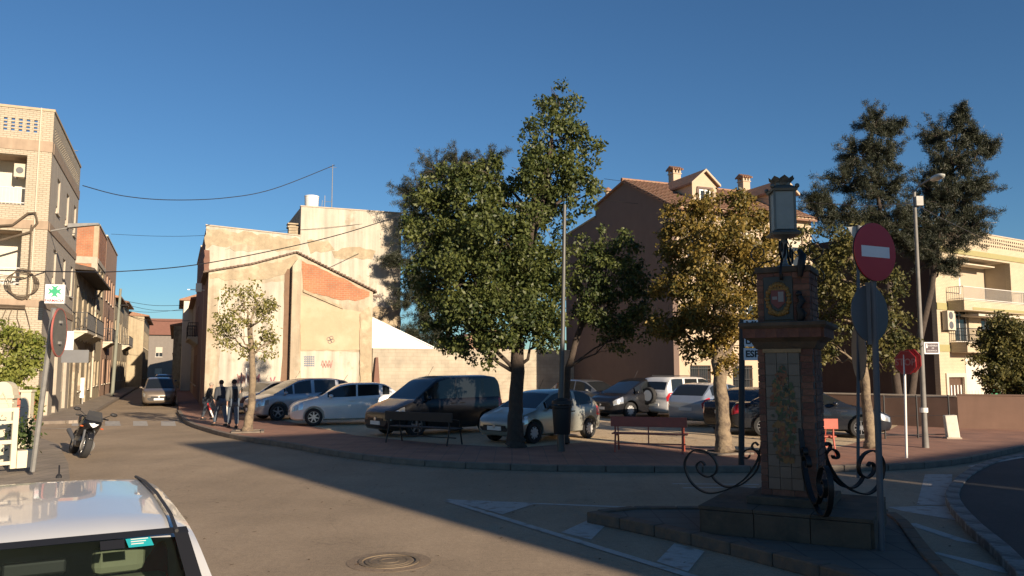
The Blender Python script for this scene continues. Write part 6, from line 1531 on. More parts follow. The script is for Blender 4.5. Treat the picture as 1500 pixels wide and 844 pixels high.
# scrolls
def scroll_pts(pts, tox, toz): return [(tox(x), 0.0, toz(y)) for x, y in pts]
def smooth3(pts, n=5):
    P3 = [Vector(p) for p in pts]; out = []
    for i in range(len(P3) - 1):
        p0, p1, p2, p3 = P3[max(i - 1, 0)], P3[i], P3[i + 1], P3[min(i + 2, len(P3) - 1)]
        for k in range(n):
            t = k / n; out.append(0.5 * ((2 * p1) + (p2 - p0) * t + (2 * p0 - 5 * p1 + 4 * p2 - p3) * t * t + (3 * p1 - p0 - 3 * p2 + p3) * t ** 3))
    out.append(P3[-1]); return out
def flat_bar(b, pts, w, th, M=None):          # flat iron bar bent in the local xz plane, wide across y
    vs = []; fs = []; n = len(pts)
    for i, p in enumerate(pts):
        d = (pts[min(i + 1, n - 1)] - pts[max(i - 1, 0)]).normalized(); nn = Vector((-d.z, 0, d.x)) * th / 2
        for s in ((-1, -1), (1, -1), (1, 1), (-1, 1)): q = p + nn * s[0]; vs.append((q.x, q.y + s[1] * w / 2, q.z))
    for i in range(n - 1):
        for k in range(4): k2 = (k + 1) % 4; fs.append((i * 4 + k, i * 4 + k2, (i + 1) * 4 + k2, (i + 1) * 4 + k))
    fs.append((3, 2, 1, 0)); m_ = (n - 1) * 4; fs.append((m_, m_ + 1, m_ + 2, m_ + 3)); b.add(vs, fs, 0, M)
tox = lambda x: (1117 - x) / 96 + .02; toz = lambda y: .345 + (720 - y) / 104
sc1 = smooth3(scroll_pts([(1119, 622), (1117, 636), (1113, 652), (1106, 675), (1090, 698), (1066, 714), (1042, 719), (1023, 707), (1014, 685), (1018, 669), (1030, 660), (1046, 664), (1056, 677), (1055, 690), (1045, 697), (1034, 692), (1030, 682), (1036, 676), (1041, 681)], tox, toz))
sc2 = smooth3(scroll_pts([(1049, 694), (1056, 703), (1068, 709), (1084, 706), (1096, 697), (1106, 685), (1111, 670), (1109, 660), (1101, 655), (1092, 659), (1090, 666), (1096, 668), (1099, 664)], tox, toz))
sc3 = smooth3(scroll_pts([(1117, 645), (1114, 656), (1106, 657), (1102, 651), (1106, 646), (1110, 650)], tox, toz))
for ang, bs, lab in ((151, SW, None), (22, SW, None), (266, SW, None)):
    d = Vector((math.cos(R(ang)), math.sin(R(ang)), 0)); b = MB(); wd = .06
    for s_ in (sc1, sc2, sc3): flat_bar(b, s_, wd, .02)
    o = b.build('iron_scroll', M_iron, COL, 40)
    la = R(ang) - CA; ex = SW / max(abs(math.cos(la)), abs(math.sin(la))); o.location = (ex * math.cos(la), ex * math.sin(la), 0); o.rotation_euler = (0, 0, la)
# top scrolls either side of the lantern stem
tops = smooth3([(0.0, 0, .5), (.05, 0, .35), (.14, 0, .22), (.3, 0, .16), (.42, 0, .2), (.46, 0, .3), (.40, 0, .38), (.31, 0, .36), (.29, 0, .28), (.34, 0, .25)])
tops2 = smooth3([(.30, 0, .16), (.40, 0, .06), (.46, 0, -.04), (.43, 0, -.12), (.36, 0, -.1), (.37, 0, -.04)])
for k in range(4):
    b = MB(); flat_bar(b, tops, .03, .012); flat_bar(b, tops2, .03, .012); o = b.build('iron_scroll', M_iron, COL, 40); o.location = (0, 0, U1 - .06); o.rotation_euler = (0, 0, k * PI / 2 + PI / 4 * 0)
# lantern
LT = thing('lantern', 'old square metal lantern with frosted panes and crown finial atop the brick pillar', 'lantern', CC + Vector((math.cos(CA) * -.03, math.sin(CA) * -.03, U1)), CA + R(24))
M_lmetal = mat('lantern_metal', (.12, .13, .12), .5, metal=.5, var=.2)
b = MB(); b.lathe([(.12, 0), (.12, .03), (.05, .06), (.035, .12), (.04, .2), (.03, .3), (.06, .36), (.03, .40), (.16, .44), (.2, .46)], 14); b.build('stem', mat('stem_metal', (.2, .2, .19), .5, metal=.4), LT, 50)
lw = .13; l0 = .47; l1 = 1.03
b = MB(); ring_stack(b, [(lw + .05, l0 - .03), (lw + .06, l0), (lw + .01, l0 + .04)])
for k in range(12):
    f = -lw - .04 + (k % 6 + .5) * (2 * lw + .08) / 6
b.build('base_tray', M_lmetal, LT)
for sx in (-1, 1):
    for sy in (-1, 1): MB().box(sx * lw - .013, sx * lw + .013, sy * lw - .013, sy * lw + .013, l0 + .04, l1).build('corner_post', M_lmetal, LT)
gl = mat('frosted_glass', (.22, .24, .22), .35, var=.12, scale=5)
for k in range(4):
    Mx = Matrix.Rotation(k * PI / 2, 4, 'Z'); MB().box(-lw + .014, lw - .014, -lw - .003, -lw + .003, l0 + .05, l1 - .005, 0, Mx).build('pane', gl, LT)
    for j in range(7): pass
b = MB(); ring_stack(b, [(lw + .03, l1), (lw + .04, l1 + .03), (.12, l1 + .07), (.09, l1 + .09), (.09, l1 + .12)]); b.build('roof', M_lmetal, LT)
b = MB()
for k in range(8):
    a = 2 * PI * k / 8; Mx = Mloc(0, 0, l1 + .11, a)
    b.add([(.08, -.045, 0), (.08, .045, 0), (.15, .06, .06), (.17, 0, .10), (.15, -.06, .06), (.095, -.04, 0), (.095, .04, 0)], [(0, 1, 2, 3, 4), (6, 5, 4, 3, 2)], 0, Mx)
b.lathe([(.10, l1 + .09), (.11, l1 + .12), (.08, l1 + .13)], 16); b.build('crown_finial', M_lmetal, LT)
b = MB()
for sx in (-1, 1):
    for sy in (-1, 1): b.ball((sx * (lw + .03), sy * (lw + .03), l1 + .06), .032, 8, 6)
b.build('finial_balls', M_lmetal, LT, 60)
# ================================================================ SIGNS AND POSTS
def disc_sign(parent, name, m, r, M, th=.012, n=40, mb=None):
    b = MB(); b.lathe([(0, -th / 2), (r, -th / 2), (r, th / 2), (0, th / 2)], n, 0, M)
    return b.build(name, m, parent, 30)
# no entry sign with a second disc below, seen askew
nb = W(1292, 806, ZP); nt0 = P(1276, 345, nb.y)
NS = thing('no_entry_sign', 'dark grey post with a red no entry disc above a round sign seen from behind', 'road sign', (nb.x, nb.y, ZP), 0)
hN = P(1279, 330, nb.y).z - ZP; lean = (P(1277, 345, nb.y).x - nb.x) / hN
tp = (lean * hN, 0, hN)
MB().tube([(0, 0, 0), (lean * hN * .5, 0, hN * .5), tp], [.035] * 3, 12).build('post', M_darkgrey, NS, 60)
def atz(px, py): q = P(px, py, nb.y); return (q.x - nb.x, q.z - ZP)
x1, z1 = atz(1279, 370); x2, z2 = atz(1277, 459)
rr1 = 43 / FPX * nb.y
Ms = Mloc(x1, -.05, z1, R(26), PI / 2); disc_sign(NS, 'sign_disc', M_red_sign, rr1, Ms)
MB().box(-rr1 * .68, rr1 * .68, -.0095, -.0065, -rr1 * .19, rr1 * .19, 0, Mloc(x1, -.05, z1, R(26))).build('white_bar', M_sign_white, NS)
disc_sign(NS, 'sign_rear', M_sign_back, rr1 * 1.01, Mloc(x1, -.036, z1, R(26), PI / 2) @ Matrix.Translation((0, 0, -.012)), th=.006)
disc_sign(NS, 'round_sign_back', M_sign_back, 42 / FPX * nb.y, Mloc(x2, .05, z2, R(30), PI / 2)); MB().box(-.05, .05, -.02, .02, z2 - .36, z2 + .36, 0, Mloc(x2, .02, 0, R(-20))).build('sign_bracket', M_darkgrey, NS)
# triangular sign peeping from behind, on the edge-on post
eb = W(1257, 700, ZP); ED = eb.y - .0
ES = thing('road_sign', 'thin dark post with signs seen edge on, its pale triangle behind the no entry disc', 'road sign', (eb.x, eb.y, ZP), 0)
def ez_(px, py): q = P(px, py, eb.y); return (q.x - eb.x, q.z - ZP)
a_, c_ = ez_(1257, 330); MB().cyl((0, 0, 0), (a_, 0, c_), .03, n=10).build('post', M_darkgrey, ES)
a_, c_ = ez_(1257, 515); disc_sign(ES, 'round_sign', M_sign_back, 42 / FPX * eb.y, Mloc(a_, -.03, c_, R(-100), PI / 2))
a_, c_ = ez_(1252, 342); MB().vprism([(-.22, .14), (.26, .16), (-.02, -.3)], -.008, .008, 0, Mloc(a_ + .12, .03, c_ + .0, R(-20))).build('triangle_plate', mat('triangle_pale', (.5, .49, .44), .5, var=.1), ES)
a_, c_ = ez_(1258, 600)
# stop signs
sb = W(1328, 671, ZP)
def stop(base, pcx, pcy, label, rot, D=None, rad=None, poleM=M_white, px_top=None, txt=True):
    T = thing('stop_sign', label, 'stop sign', base, 0); D = base[1]
    q = P(pcx, pcy, D); rad = rad or 18.5 / FPX * D
    MB().cyl((0, 0, 0), (q.x - base[0], 0, q.z - base[2] + rad * .6), .028, n=10).build('post', poleM, T)
    Mx = Mloc(q.x - base[0], -.04, q.z - base[2], rot, PI / 2)
    b = MB(); b.lathe([(0, -.006), (rad, -.006), (rad, .006), (0, .006)], 8, 0, Mx @ Matrix.Rotation(PI / 8, 4, 'Z')); b.build('sign_plate', M_red_sign, T)
    b = MB(); b.lathe([(rad * .9, .0065), (rad * .9, .0085), (rad * .94, .0085), (rad * .94, .0065)], 8, 0, Mx @ Matrix.Rotation(PI / 8, 4, 'Z'), ring=True); b.build('sign_border', mat('stop_border', (.5, .14, .12), .5), T)
    if txt: text_mesh('STOP', rad * .75, mat('stop_letters', (.5, .2, .17), .5, var=0), T, Mx @ Matrix.Translation((0, 0, .008)), bold=.004)
    return T
stop(sb, 1325, 531, 'red octagonal stop sign on a white post right of the column', R(-63))
_st = [o for o in col.objects if o.get('category') == 'stop sign'][0]; _q = P(1333, 529, sb.y + .12); _r = 18.5 / FPX * sb.y
_b = MB(); _b.lathe([(0, -.006), (_r, -.006), (_r, .006), (0, .006)], 8, 0, Mloc(_q.x - sb.x, .1, _q.z - ZP, R(-63), PI / 2) @ Matrix.Rotation(PI / 8, 4, 'Z')); _b.build('rear_plate', M_red_sign, _st)
q3 = W(330, 600, ZP); t3 = stop(q3, 328, 516, 'red stop sign with a slim post beside the young tree and the plaster wall', R(-40), poleM=M_galv, rad=.31)
# lamp posts
lb = W(1356, 656, ZP); T = thing('lamp_post', 'tall tapering grey lamp post right of the stop sign', 'lamp post', lb, 0)
q = P(1339, 278, lb.y); hx, hz = q.x - lb.x, q.z - ZP
MB().tube([(0, 0, 0), (0, 0, .5), (hx * .5, 0, hz * .5), (hx, 0, hz)], [.085, .07, .055, .04], 12).build('pole', mat('post_grey', (.19, .18, .165), .7, metal=.2, var=.2, scale=4), T, 60)
MB().tube([(hx, 0, hz - .05), (hx + .1, -.1, hz + .1), (hx + .25, -.35, hz + .2)], [.03, .025, .025], 8).build('arm', M_galv, T)
MB().ball((hx + .34, -.55, hz + .2), (.13, .3, .08), 12, 8).build('lamp_head', mat('lamp_head_pale', (.5, .5, .45), .4), T, 60)
MB().box(hx * .97 - .02, hx * .97 + .16, -.14, -.05, hz - .45, hz - .2).build('junction_box', M_galv, T)
MB().cyl((0, 0, .9), (0, 0, 1.02), .1, n=12).build('band', M_white, T)
lb = W(822, 661, ZP); T = thing('lamp_post', 'tall lamp post rising through the foliage beside the tallest tree', 'lamp post', lb, 0)
q = P(827, 300, lb.y); hx, hz = q.x - lb.x, q.z - ZP
MB().tube([(0, 0, 0), (0, 0, 1.2), (hx * .5, 0, hz * .5), (hx, 0, hz)], [.10, .075, .055, .045], 12).build('pole', mat('painted_pole', (.10, .10, .095), .5, metal=.4, var=.1), T, 60)
# litter bin on the post
lq = W(822, 640, ZP); T = thing('litter_bin', 'black litter bin hanging on the lamp post in front of the small silver car', 'litter bin', (lb.x, lb.y - .38, ZP + .45), 0)
b = MB(); b.lathe([(.19, 0), (.2, .02), (.235, .62), (.25, .64), (.25, .68), (.21, .68), (.2, .1)], 20, ring=False); b.build('bin_body', M_black, T, 30)
b = MB(); b.lathe([(.25, .72), (.24, .80), (.12, .86), (.0, .87)], 20); b.build('lid', M_black, T, 50)
MB().cyl((.22, 0, .6), (.22, 0, .78), .015).cyl((-.22, 0, .6), (-.22, 0, .78), .015).build('lid_support', M_black, T)
MB().box(-.04, .04, .16, .3, .15, .19).box(-.04, .04, .18, .3, .5, .54).build('bracket', M_black, T)
# left leaning post with round sign
pb = W(48, 690, ZP); T = thing('road_sign', 'leaning grey post with a big round red rimmed sign seen from behind', 'road sign', pb, 0)
q = P(79, 452, pb.y - .9); tip = (q.x - pb.x, q.y - pb.y, q.z - ZP)
b = MB(); b.tube([(0, 0, 0), tuple(.5 * np.array(tip)), tip], [.05, .05, .05], 6); b.build('post', M_galv, T)
q = P(81, 487, pb.y - .8); cc = (q.x - pb.x, q.y - pb.y, q.z - ZP)
Mx = Mloc(cc[0] + .03, cc[1] + .08, cc[2], R(104), PI / 2, 0)
b = MB(); b.lathe([(0, -.01), (.45, -.01), (.45, .01), (0, .01)], 40, 0, Mx); b.build('sign_disc', mat('sign_back_dark', (.13, .125, .11), .6, var=.2), T, 30)
b = MB(); b.lathe([(.45, -.015), (.475, -.015), (.475, .015), (.45, .015)], 40, 0, Mx, ring=True); b.build('rim', mat('rim_red', (.34, .10, .08), .5), T, 30)
MB().box(-.1, .1, -.03, .03, -.025, .025, 0, Mloc(cc[0], cc[1] + .04, cc[2] + .2)).build('clamp', M_galv, T); MB().box(-.1, .1, -.03, .03, -.025, .025, 0, Mloc(cc[0], cc[1] + .04, cc[2] - .2)).build('clamp', M_galv, T)
# town sign
tb = W(1086, 681, ZP); T = thing('town_sign', 'dark post with stacked white plates, the lowest reading ESP, partly behind the pillar', 'direction sign', tb, 0)
q = P(1087, 468, tb.y); MB().cyl((0, 0, 0), (q.x - tb.x, 0, q.z - ZP), .065, n=12).build('post', M_dark_metal, T, 60)
def plate(px0, px1, py0, py1, rows):
    a = P(px0, py0, tb.y - .07); c = P(px1, py1, tb.y - .07)
    o = MB().box(a.x - tb.x, c.x - tb.x, -.085, -.07, c.z - ZP, a.z - ZP).build('direction_plate', M_sign_white, T, bevel=.004)
    for txt, cy, size in rows:
        q = P(px0 + 3, cy, tb.y - .088); text_mesh(txt, size, M_black, o, Mloc(q.x - tb.x, -.087, q.z - ZP, 0, PI / 2), align='LEFT', bold=.006)
plate(1089, 1150, 469, 508, [('MUR', 477, .24), ('LA', 500, .17)]); plate(1089, 1116, 510, 528, [('ESP', 519, .20)])
# thin post on the far left of the plaza near the tree
# white utility box
q = W(1398, 643, ZP); T = thing('utility_box', 'leaning white block standing on the red pavement against the low wall', 'utility box', (q.x, q.y, ZP), R(-12))
o = MB().add([(-.16, 0, 0), (.17, 0, 0), (.17, .25, 0), (-.16, .25, 0), (-.2, .06, .66), (.12, .06, .68), (.12, .3, .68), (-.2, .3, .66)], [(0, 3, 2, 1), (4, 5, 6, 7), (0, 1, 5, 4), (1, 2, 6, 5), (2, 3, 7, 6), (3, 0, 4, 7)]).build('box_body', mat('box_white', (.62, .60, .50), .8, var=.12, scale=6), T, bevel=.02)
MB().box(-.2, .2, -.03, .3, -.0, .04).build('base', M_concrete, T)
# white bollards and thin posts
def bollard(px, py, top, label, m=M_white, r=.045, name='bollard'):
    q = W(px, py, ZP); h = P(px, top, q.y).z - ZP; T = thing(name, label, 'bollard', q, 0, 'slim posts at the plaza corner')
    MB().cyl((0, 0, 0), (0, 0, h - .05), r, n=12).build('post', m, T, 40); MB().ball((0, 0, h - .03), (r * 1.2, r * 1.2, .06), 10, 7).build('knob', m, T, 60); return T
bollard(331, 622, 587, 'white slim bollard beside the walker in the grey jacket'); bollard(359, 601, 540, 'thin white pole just left of the young tree trunk', r=.03, name='thin_pole')
q = W(1215, 600, ZP); 
# benches
def bench(pl, pr, seatz, label, m, depth=.45, back=True, rail=True):
    a = W(*pl, ZP); c = W(*pr, ZP); L = math.dist(a[:2], c[:2]); T = thing('bench', label, 'bench', (a.x, a.y, ZP), math.atan2(c.y - a.y, c.x - a.x), 'red slatted benches round the square')
    # viewed from behind: backrest faces the road
    MB().box(-.05, L + .05, -.02, .015, .62, .86).build('backrest', m, T, bevel=.008)
    for k in range(3): MB().box(-.05, L + .05, .10 + .14 * k, .22 + .14 * k, .42, .45).build('seat_slat', m, T, bevel=.005)
    for x in (.06, L - .06):
        MB().tube([(x, -.09, 0), (x, .02, .42), (x, -.0, .86)], .022, 8).build('leg', m, T, 50); MB().tube([(x, .60, 0), (x, .50, .42)], .022, 8).build('leg', m, T, 50)
        MB().box(x - .02, x + .02, .0, .52, .385, .42).build('seat_bearer', m, T)
        MB().tube([(x, -.02, .66), (x, .2, .68), (x, .45, .64), (x, .5, .42)], .016, 6).build('armrest', m, T, 50)
    MB().box(0, L, .22, .25, .18, .21).build('stretcher', m, T); MB().box(L / 2 - .015, L / 2 + .015, .0, .02, .2, .62).build('strut', m, T)
    return T
bench((898, 662), (1004, 665), .45, 'red metal bench between the litter bin and the golden tree', M_bench_red)
bench((1136, 668), (1226, 668), .45, 'red metal bench seen past the right side of the pillar', M_bench_red)
M_bench_dark = mat('bench_dark', (.03, .022, .018), .6, var=.1)
bench((566, 648), (660, 654), .45, 'dark bench in deep shade in front of the black van', M_bench_dark)
bench((330, 614), (388, 612), .45, 'brown bench behind the young tree and the walkers', mat('bench_brown', (.16, .07, .045), .6, var=.1))
# ================================================================ LEFT GARDEN GATE
M_creamgate = mat('cream_gate', (.60, .54, .40), .6, var=.06)
ga = W(22, 686, ZP); GY = ga.y; gb = P(-120, 686, GY - 1.2)
T = thing('garden_gate', 'cream painted metal garden gate with square openings at the left edge', 'gate', (ga.x, ga.y, ZP), math.atan2(ga.y - gb.y, ga.x - gb.x))
gh = P(20, 597, GY).z - ZP
b = MB(); b.box(-.10, 0, -.04, .04, 0, gh).box(-2.2, -.101, -.035, .035, gh - .08, gh).box(-2.2, -.101, -.03, .03, .08, .15).box(-2.2, -.101, -.03, .03, .5, .58).box(-2.2, -.101, -.03, .03, gh - .32, gh - .26); b.build('gate_frame', M_creamgate, T)
b = MB()
for x in (-.55, -1.1, -1.65): MB().box(x - .02, x + .02, -.02, .02, .151, gh - .33).build('upright', M_creamgate, T)
b = MB()
for k in range(5):
    x = -.3 - .4 * k; b.tube([(x - .15, 0, gh), (x, 0, gh + .3), (x + .15, 0, gh)], .02, 6)
b.tube([(-2.1, 0, gh + .1), (-1.1, 0, gh + .14), (-.1, 0, gh + .1)], .018, 6); b.build('cresting', M_creamgate, T)
MB().box(.01, .35, -.06, .2, 0, .35).build('base_block', M_creamgate, T) if True else None
q = W(36, 656, ZP); T = thing('gate_pillar', 'slim cream pillar right of the garden gate', 'pillar', (q.x, q.y, ZP), R(10)); hh = P(32, 574, q.y).z - ZP
MB().box(-.12, .12, -.12, .12, 0, hh).build('shaft', M_creamgate, T, bevel=.01); MB().box(-.15, .15, -.15, .15, hh, hh + .05).build('cap', M_creamgate, T)
q = P(8, 575, GY + 1.2); T = thing('gate_pillar', 'cream pillar with an arched top behind the garden gate', 'pillar', (q.x, q.y, ZP), R(10)); zt_ = P(10, 559, GY + 1.2).z - ZP
b = MB(); pts = [(-.22, zt_ - .30)] + [(-.2 * math.cos(a), zt_ - .2 + .2 * math.sin(a)) for a in np.linspace(0, PI, 12)] + [(.22, zt_ - .30)]
b.vprism(pts, -.15, .15); b.build('arched_cap', M_creamgate, T); MB().box(-.25, .25, -.18, .18, zt_ - .37, zt_ - .301).box(-.2, .2, -.13, .13, 0, zt_ - .371).build('shaft', M_creamgate, T)
# garden wall beyond the frame and the dark garden behind the gate
T = thing('garden_wall', 'cream garden wall running off the left edge behind the gate', 'wall', (ga.x - 9.5, ga.y + 1.3, ZP), 0)
MB().box(0, 8.2, 0, .2, 0, 1.1).build('wall_body', M_creamgate, T); MB().box(0, 8.2, -.03, .23, 1.101, 1.16).build('coping', M_creamgate, T)
T = thing('garden_pot', 'dark potted plant standing behind the bars of the garden gate', 'potted plant', (ga.x - .3, ga.y + .7, ZP), 0)
b = MB(); b.lathe([(.1, 0), (.16, .3), (.18, .32), (.14, .32)], 14); b.build('pot', M_terra, T)
rng = np.random.default_rng(5); cpt = rng.normal(size=(500, 3)) * np.array([.14, .14, .2]) + np.array([0, 0, .6]); put('foliage', np_mesh('foliage', leaves(cpt, rng, .1), ML_dark, rng.random(500)), T)

# ================================================================ CABLES
def cable(name, label, pts, r=.02, m=None, sag=None, cat='cable', group='overhead cables'):
    ps = [P(*p) for p in pts]; o0 = ps[0]; fine = smooth3([tuple(p - o0) for p in ps], 8)
    T = MB().tube(fine, r, 5).build(name, m or M_cable); T.location = o0; tag(T, label, cat, group); return T
cable('overhead_cable', 'topmost black cable sagging from the cream building to the aerial mast', [(121, 272, 36), (180, 287, 38), (250, 293, 40), (330, 290, 43), (400, 277, 45), (490, 242, 48)], .022)
cable('overhead_cable', 'black cable crossing the street at the eaves and climbing over the plastered house', [(-5, 396, 30), (90, 398, 33), (170, 398, 40), (280, 389, 40), (400, 367, 40.5), (500, 343, 42), (586, 316, 45)], .026)
cable('overhead_cable', 'thin cable strung level across the street in front of the sky', [(163, 343, 52), (230, 346, 50), (300, 345, 47), (450, 336, 48), (560, 325, 50)], .012)
for k, (y0, y1, D) in enumerate(((440, 447, 78), (446, 455, 88), (462, 470, 70), (455, 452, 100))):
    cable('overhead_cable', ['topmost', 'second from the top', 'lowest', 'third from the top'][k] + ' of four faint cables across the far street', [(178 + 4 * k, y0, D), (225, (y0 + y1) / 2 + 4, D), (278, y1, D)], .022)
cable('overhead_cable', 'thin cable with small bulbs from the gabled house to the right lamp post', [(885, 262, 45), (960, 272, 43), (1050, 285, 40), (1190, 297, 34), (1270, 301, 28), (1342, 298, 21.5)], .012)
cable('overhead_cable', 'dark cable falling from the lamp post across the pale apartments', [(1342, 300, 21.5), (1400, 330, 30), (1450, 352, 40), (1510, 368, 45)], .012)
cable('overhead_cable', 'thin cable crossing the shaded gable towards the tiled roof', [(865, 290, 42), (920, 297, 41), (985, 301, 40), (1060, 300, 40)], .012)
# utility pole in the street
q = Vector((*P(171, 440, 60)[:2], 0)); T = thing('utility_pole', 'green grey utility pole between the houses on the left of the street', 'utility pole', q, 0); hz = P(175, 423, 60).z
MB().cyl((0, 0, 0), (.25, 0, hz), .13, .09, 10).build('pole', mat('pole_green', (.2, .21, .17), .8, var=.1), T); MB().box(-.1, .9, -.04, .04, hz - 1.3, hz - 1.2).build('crossarm', M_dark_metal, T)
q = P(163, 395, 48); q2 = rootM(h4) @ Vector((2, 3, 11.5)); antenna(tuple(q2), 'aerial on a tall mast above the terracotta street building', 2.6, .4)

# ================================================================ PEOPLE
def skin_mesh(name, joints, edges, rad, m, parent, sub=1, root=0):
    me = bpy.data.meshes.new('tmp'); me.from_pydata(joints, edges, []); o = bpy.data.objects.new('tmp', me); col.objects.link(o)
    md = o.modifiers.new('s', 'SKIN'); md.use_smooth_shade = True
    for i, v in enumerate(me.skin_vertices[0].data):
        r = rad[i]; v.radius = r if hasattr(r, '__len__') else (r, r); v.use_root = (i == root)
    s = o.modifiers.new('u', 'SUBSURF'); s.levels = sub; s.render_levels = sub
    dg = bpy.context.evaluated_depsgraph_get(); r_ = bpy.data.meshes.new_from_object(o.evaluated_get(dg)); bpy.data.objects.remove(o)
    r_.materials.clear(); r_.materials.append(m); r_.polygons.foreach_set('use_smooth', [True] * len(r_.polygons)); r_.name = name
    return put(name, r_, parent)
def person(label, px, py, toppx, heading, jacket, trousers, hair, bald=False, lean=0.0, stride=.28, armbend=.25, vest=None, headturn=0.0):
    q = W(px, py, ZP); hgt = P(px, toppx, q.y).z - ZP; s = hgt / 1.78
    T = thing('person', label, 'person', q, heading, 'three walkers on the pavement corner'); T.scale = (s, s, s)
    # faces +x; y left
    hp = .93; L = lean
    sh = (L * .45, 0, 1.44); nk = (L * .5 + .01, 0, 1.52); hd = (L * .55 + .03, 0, 1.63)
    def leg(sd, fw):
        return [(0, sd * .09, hp), (fw * .5 + .03, sd * .095, .50), (fw, sd * .09, .09), (fw + .15, sd * .105, .04)]
    lf_, rt = leg(1, stride), leg(-1, -stride * .85)
    def arm(sd, fw):
        S_ = (sh[0], sd * .19, 1.42); E_ = (sh[0] - .02 + fw * .4, sd * .25, 1.14); H_ = (sh[0] + fw + armbend * .3, sd * .24, .90 + armbend * .15); return [S_, E_, H_]
    al, ar = arm(1, -.12), arm(-1, .16)
    # body: one continuous skin surface with head, hands and fingers
    J = [(0, 0, hp), (L * .2, 0, 1.15), sh, nk, hd, (hd[0] + .005, 0, 1.72)]; Rr = [(.13, .10), (.12, .10), (.13, .1), .055, (.085, .078), (.065, .06)]; E = [(0, 1), (1, 2), (2, 3), (3, 4), (4, 5)]
    for a_ in (al, ar):
        b0_ = len(J); J += a_; Rr += [.05, .04, .028]; E += [(2, b0_), (b0_, b0_ + 1), (b0_ + 1, b0_ + 2)]
        h = a_[2]; pm = (h[0] + .02, h[1], h[2] - .07); J.append(pm); Rr.append((.034, .018)); E.append((b0_ + 2, b0_ + 3)); pi = b0_ + 3
        for f in range(4):
            k = len(J); dx = -.026 + .0175 * f; ln = (.06, .07, .067, .052)[f]
            J += [(pm[0] + dx, pm[1], pm[2] - .035), (pm[0] + dx + .012, pm[1] - math.copysign(.012, pm[1]), pm[2] - .035 - ln)]; Rr += [.0085, .007]; E += [(pi, k), (k, k + 1)]
        k = len(J); J += [(pm[0] + .045, pm[1] - math.copysign(.012, pm[1]), pm[2] + .0), (pm[0] + .062, pm[1] - math.copysign(.02, pm[1]), pm[2] - .045)]; Rr += [.011, .008]; E += [(pi, k), (k, k + 1)]
    for l in (lf_, rt):
        k = len(J); J += l; Rr += [.085, .055, .04, .035]; E += [(0, k), (k, k + 1), (k + 1, k + 2), (k + 2, k + 3)]
    body = skin_mesh('body', J, E, Rr, M_skin, T)
    b = MB(); b.ball((hd[0] + .10, 0, hd[2] + .01), (.022, .014, .02), 8, 6)
    for sd in (-1, 1): b.ball((hd[0], sd * .083, hd[2] + .005), (.02, .012, .032), 8, 6)
    b.build('nose_and_ears', M_skin, body, 60); b = MB()
    for sd in (-1, 1): b.ball((hd[0] + .082, sd * .032, hd[2] + .035), (.01, .012, .008), 8, 6)
    b.build('eyes', M_black, body, 60); MB().ball((hd[0] + .085, 0, hd[2] - .045), (.008, .025, .006), 8, 6).build('mouth', mat('lips', (.3, .1, .08), .6), body, 60)
    # jacket, trousers, shoes, hair
    J = [(L * .04, 0, hp - .06), (L * .2, 0, 1.14), (sh[0], 0, 1.40), (nk[0] - .005, 0, 1.50)]; Rr = [(.22, .165), (.215, .16), (.225, .145), (.085, .08)]; E = [(0, 1), (1, 2), (2, 3)]
    for a_ in (al, ar):
        k = len(J); J += [a_[0], a_[1], tuple(np.array(a_[1]) * .1 + np.array(a_[2]) * .9)]; Rr += [.10, .082, .062]; E += [(2, k), (k, k + 1), (k + 1, k + 2)]
    jk = skin_mesh('jacket', J, E, Rr, jacket, T)
    if vest: 
        b = MB(); b.box(L * .15 - .185, L * .15 - .15, -.06, .06, .95, 1.42); b.build('back_panel', vest, jk, bevel=.01)
    J = [(0, 0, hp)]; Rr = [(.175, .15)]; E = []
    for l in (lf_, rt): k = len(J); J += [l[0], l[1], (l[2][0], l[2][1], .12)]; Rr += [(.125, .12), .092, .075]; E += [(0, k), (k, k + 1), (k + 1, k + 2)]
    skin_mesh('trousers', J, E, Rr, trousers, T)
    for l, st_ in ((lf_, 0), (rt, 1)):
        b = MB(); x, y = l[2][0], l[2][1]; b.ball((x + .06, y, .05 + .0), (.15, .052, .05), 12, 8).box(x - .08, x + .19, y - .045, y + .045, 0, .022); b.build('shoe', M_black if st_ == 0 else M_black, T, 60)
    if hair is not None:
        b = MB(); b.ball((hd[0] - .022, 0, hd[2] + .045), (.098, .09, .095), 14, 9); b.build('hair', hair, T, 60)
    return T
mJ1 = mat('jacket_black', (.02, .022, .025), .9, var=.1); mJ2 = mat('jacket_navy', (.035, .04, .05), .9, var=.1); mJ3 = mat('jacket_grey', (.12, .12, .115), .9, var=.1)
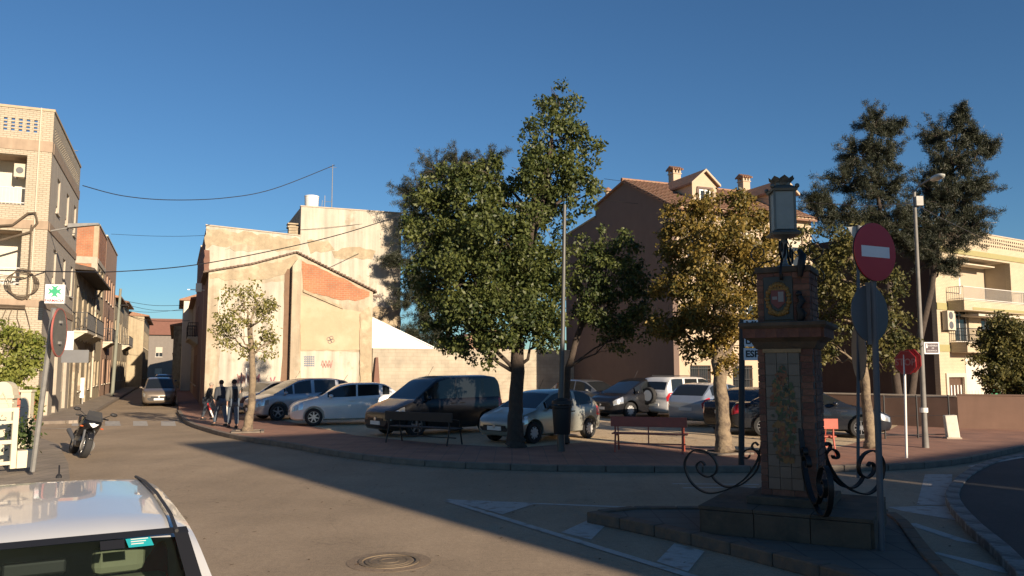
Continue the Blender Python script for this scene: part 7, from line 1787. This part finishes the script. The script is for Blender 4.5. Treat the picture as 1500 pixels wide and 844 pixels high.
mT1 = mat('jeans_dark', (.05, .06, .075), .9, var=.15); mT2 = mat('jeans_blue', (.10, .13, .17), .9, var=.2)
mH1 = mat('hair_grey', (.32, .26, .2), .9, var=.1); mH2 = mat('hair_dark', (.04, .028, .022), .9, var=.1)
person('stooping walker with grey hair, black jacket and dark jeans, leftmost of the three', 302, 615, 560, R(10), mJ1, mT1, mH1, lean=.3, stride=.2)
person('middle walker in a navy jacket and blue jeans, mid stride', 323, 624, 556, R(140), mJ2, mT2, mH2, lean=.06, stride=.30)
person('walker in a grey jacket with black back panel, beside the white bollard', 341, 627, 555, R(125), mJ3, mT2, mH2, stride=.18, vest=mJ1)
# rolled red and white paper carried by the stooping walker
q = P(308, 601, W(302, 615, ZP).y - .1); T = thing('folded_umbrella', 'red and white rolled umbrella held by the stooping walker', 'umbrella', q, 0)
MB().cyl((-.12, 0, .28), (0, 0, 0), .035, .04, 10).build('red_half', mat('umbrella_red', (.5, .03, .03), .6), T); MB().cyl((0, 0, 0), (.14, 0, -.3), .04, .02, 10).build('white_half', M_white, T)
# distant street lamps/hanging boxes on the right street corner
q = P(297, 425, 42); T = thing('wall_lamp', 'white box lamp bracketed from the street corner above the young tree', 'wall lamp', q, A1)
MB().box(-.75, .1, -.02, .02, -.02, .02).build('arm', M_white, T); MB().box(-.35, -.05, -.12, .12, -.1, .35).build('lamp_box', M_white, T, bevel=.02)
# small water/trash details: tree pits
for px, py, lab in ((363, 633, 'pale concrete ring round the base of the small young tree'), (1061, 664, 'pale ring of earth round the base of the golden tree')):
    q = W(px, py, ZP); T = thing('tree_pit', lab, 'tree pit', (q.x, q.y, ZP), .3)
    for k in range(4):
        Mx = Matrix.Rotation(k * PI / 2, 4, 'Z'); MB().box(-.5, .38, -.5, -.39, .0, .05, 0, Mx).build('edging_stone', M_kerb, T, bevel=.01)
    MB().box(-.388, .388, -.388, .388, .006, .015).build('soil', mat('soil', (.16, .11, .07), .95, var=.3, scale=20, bump=.5), T)
# stuff: weeds at wall bases
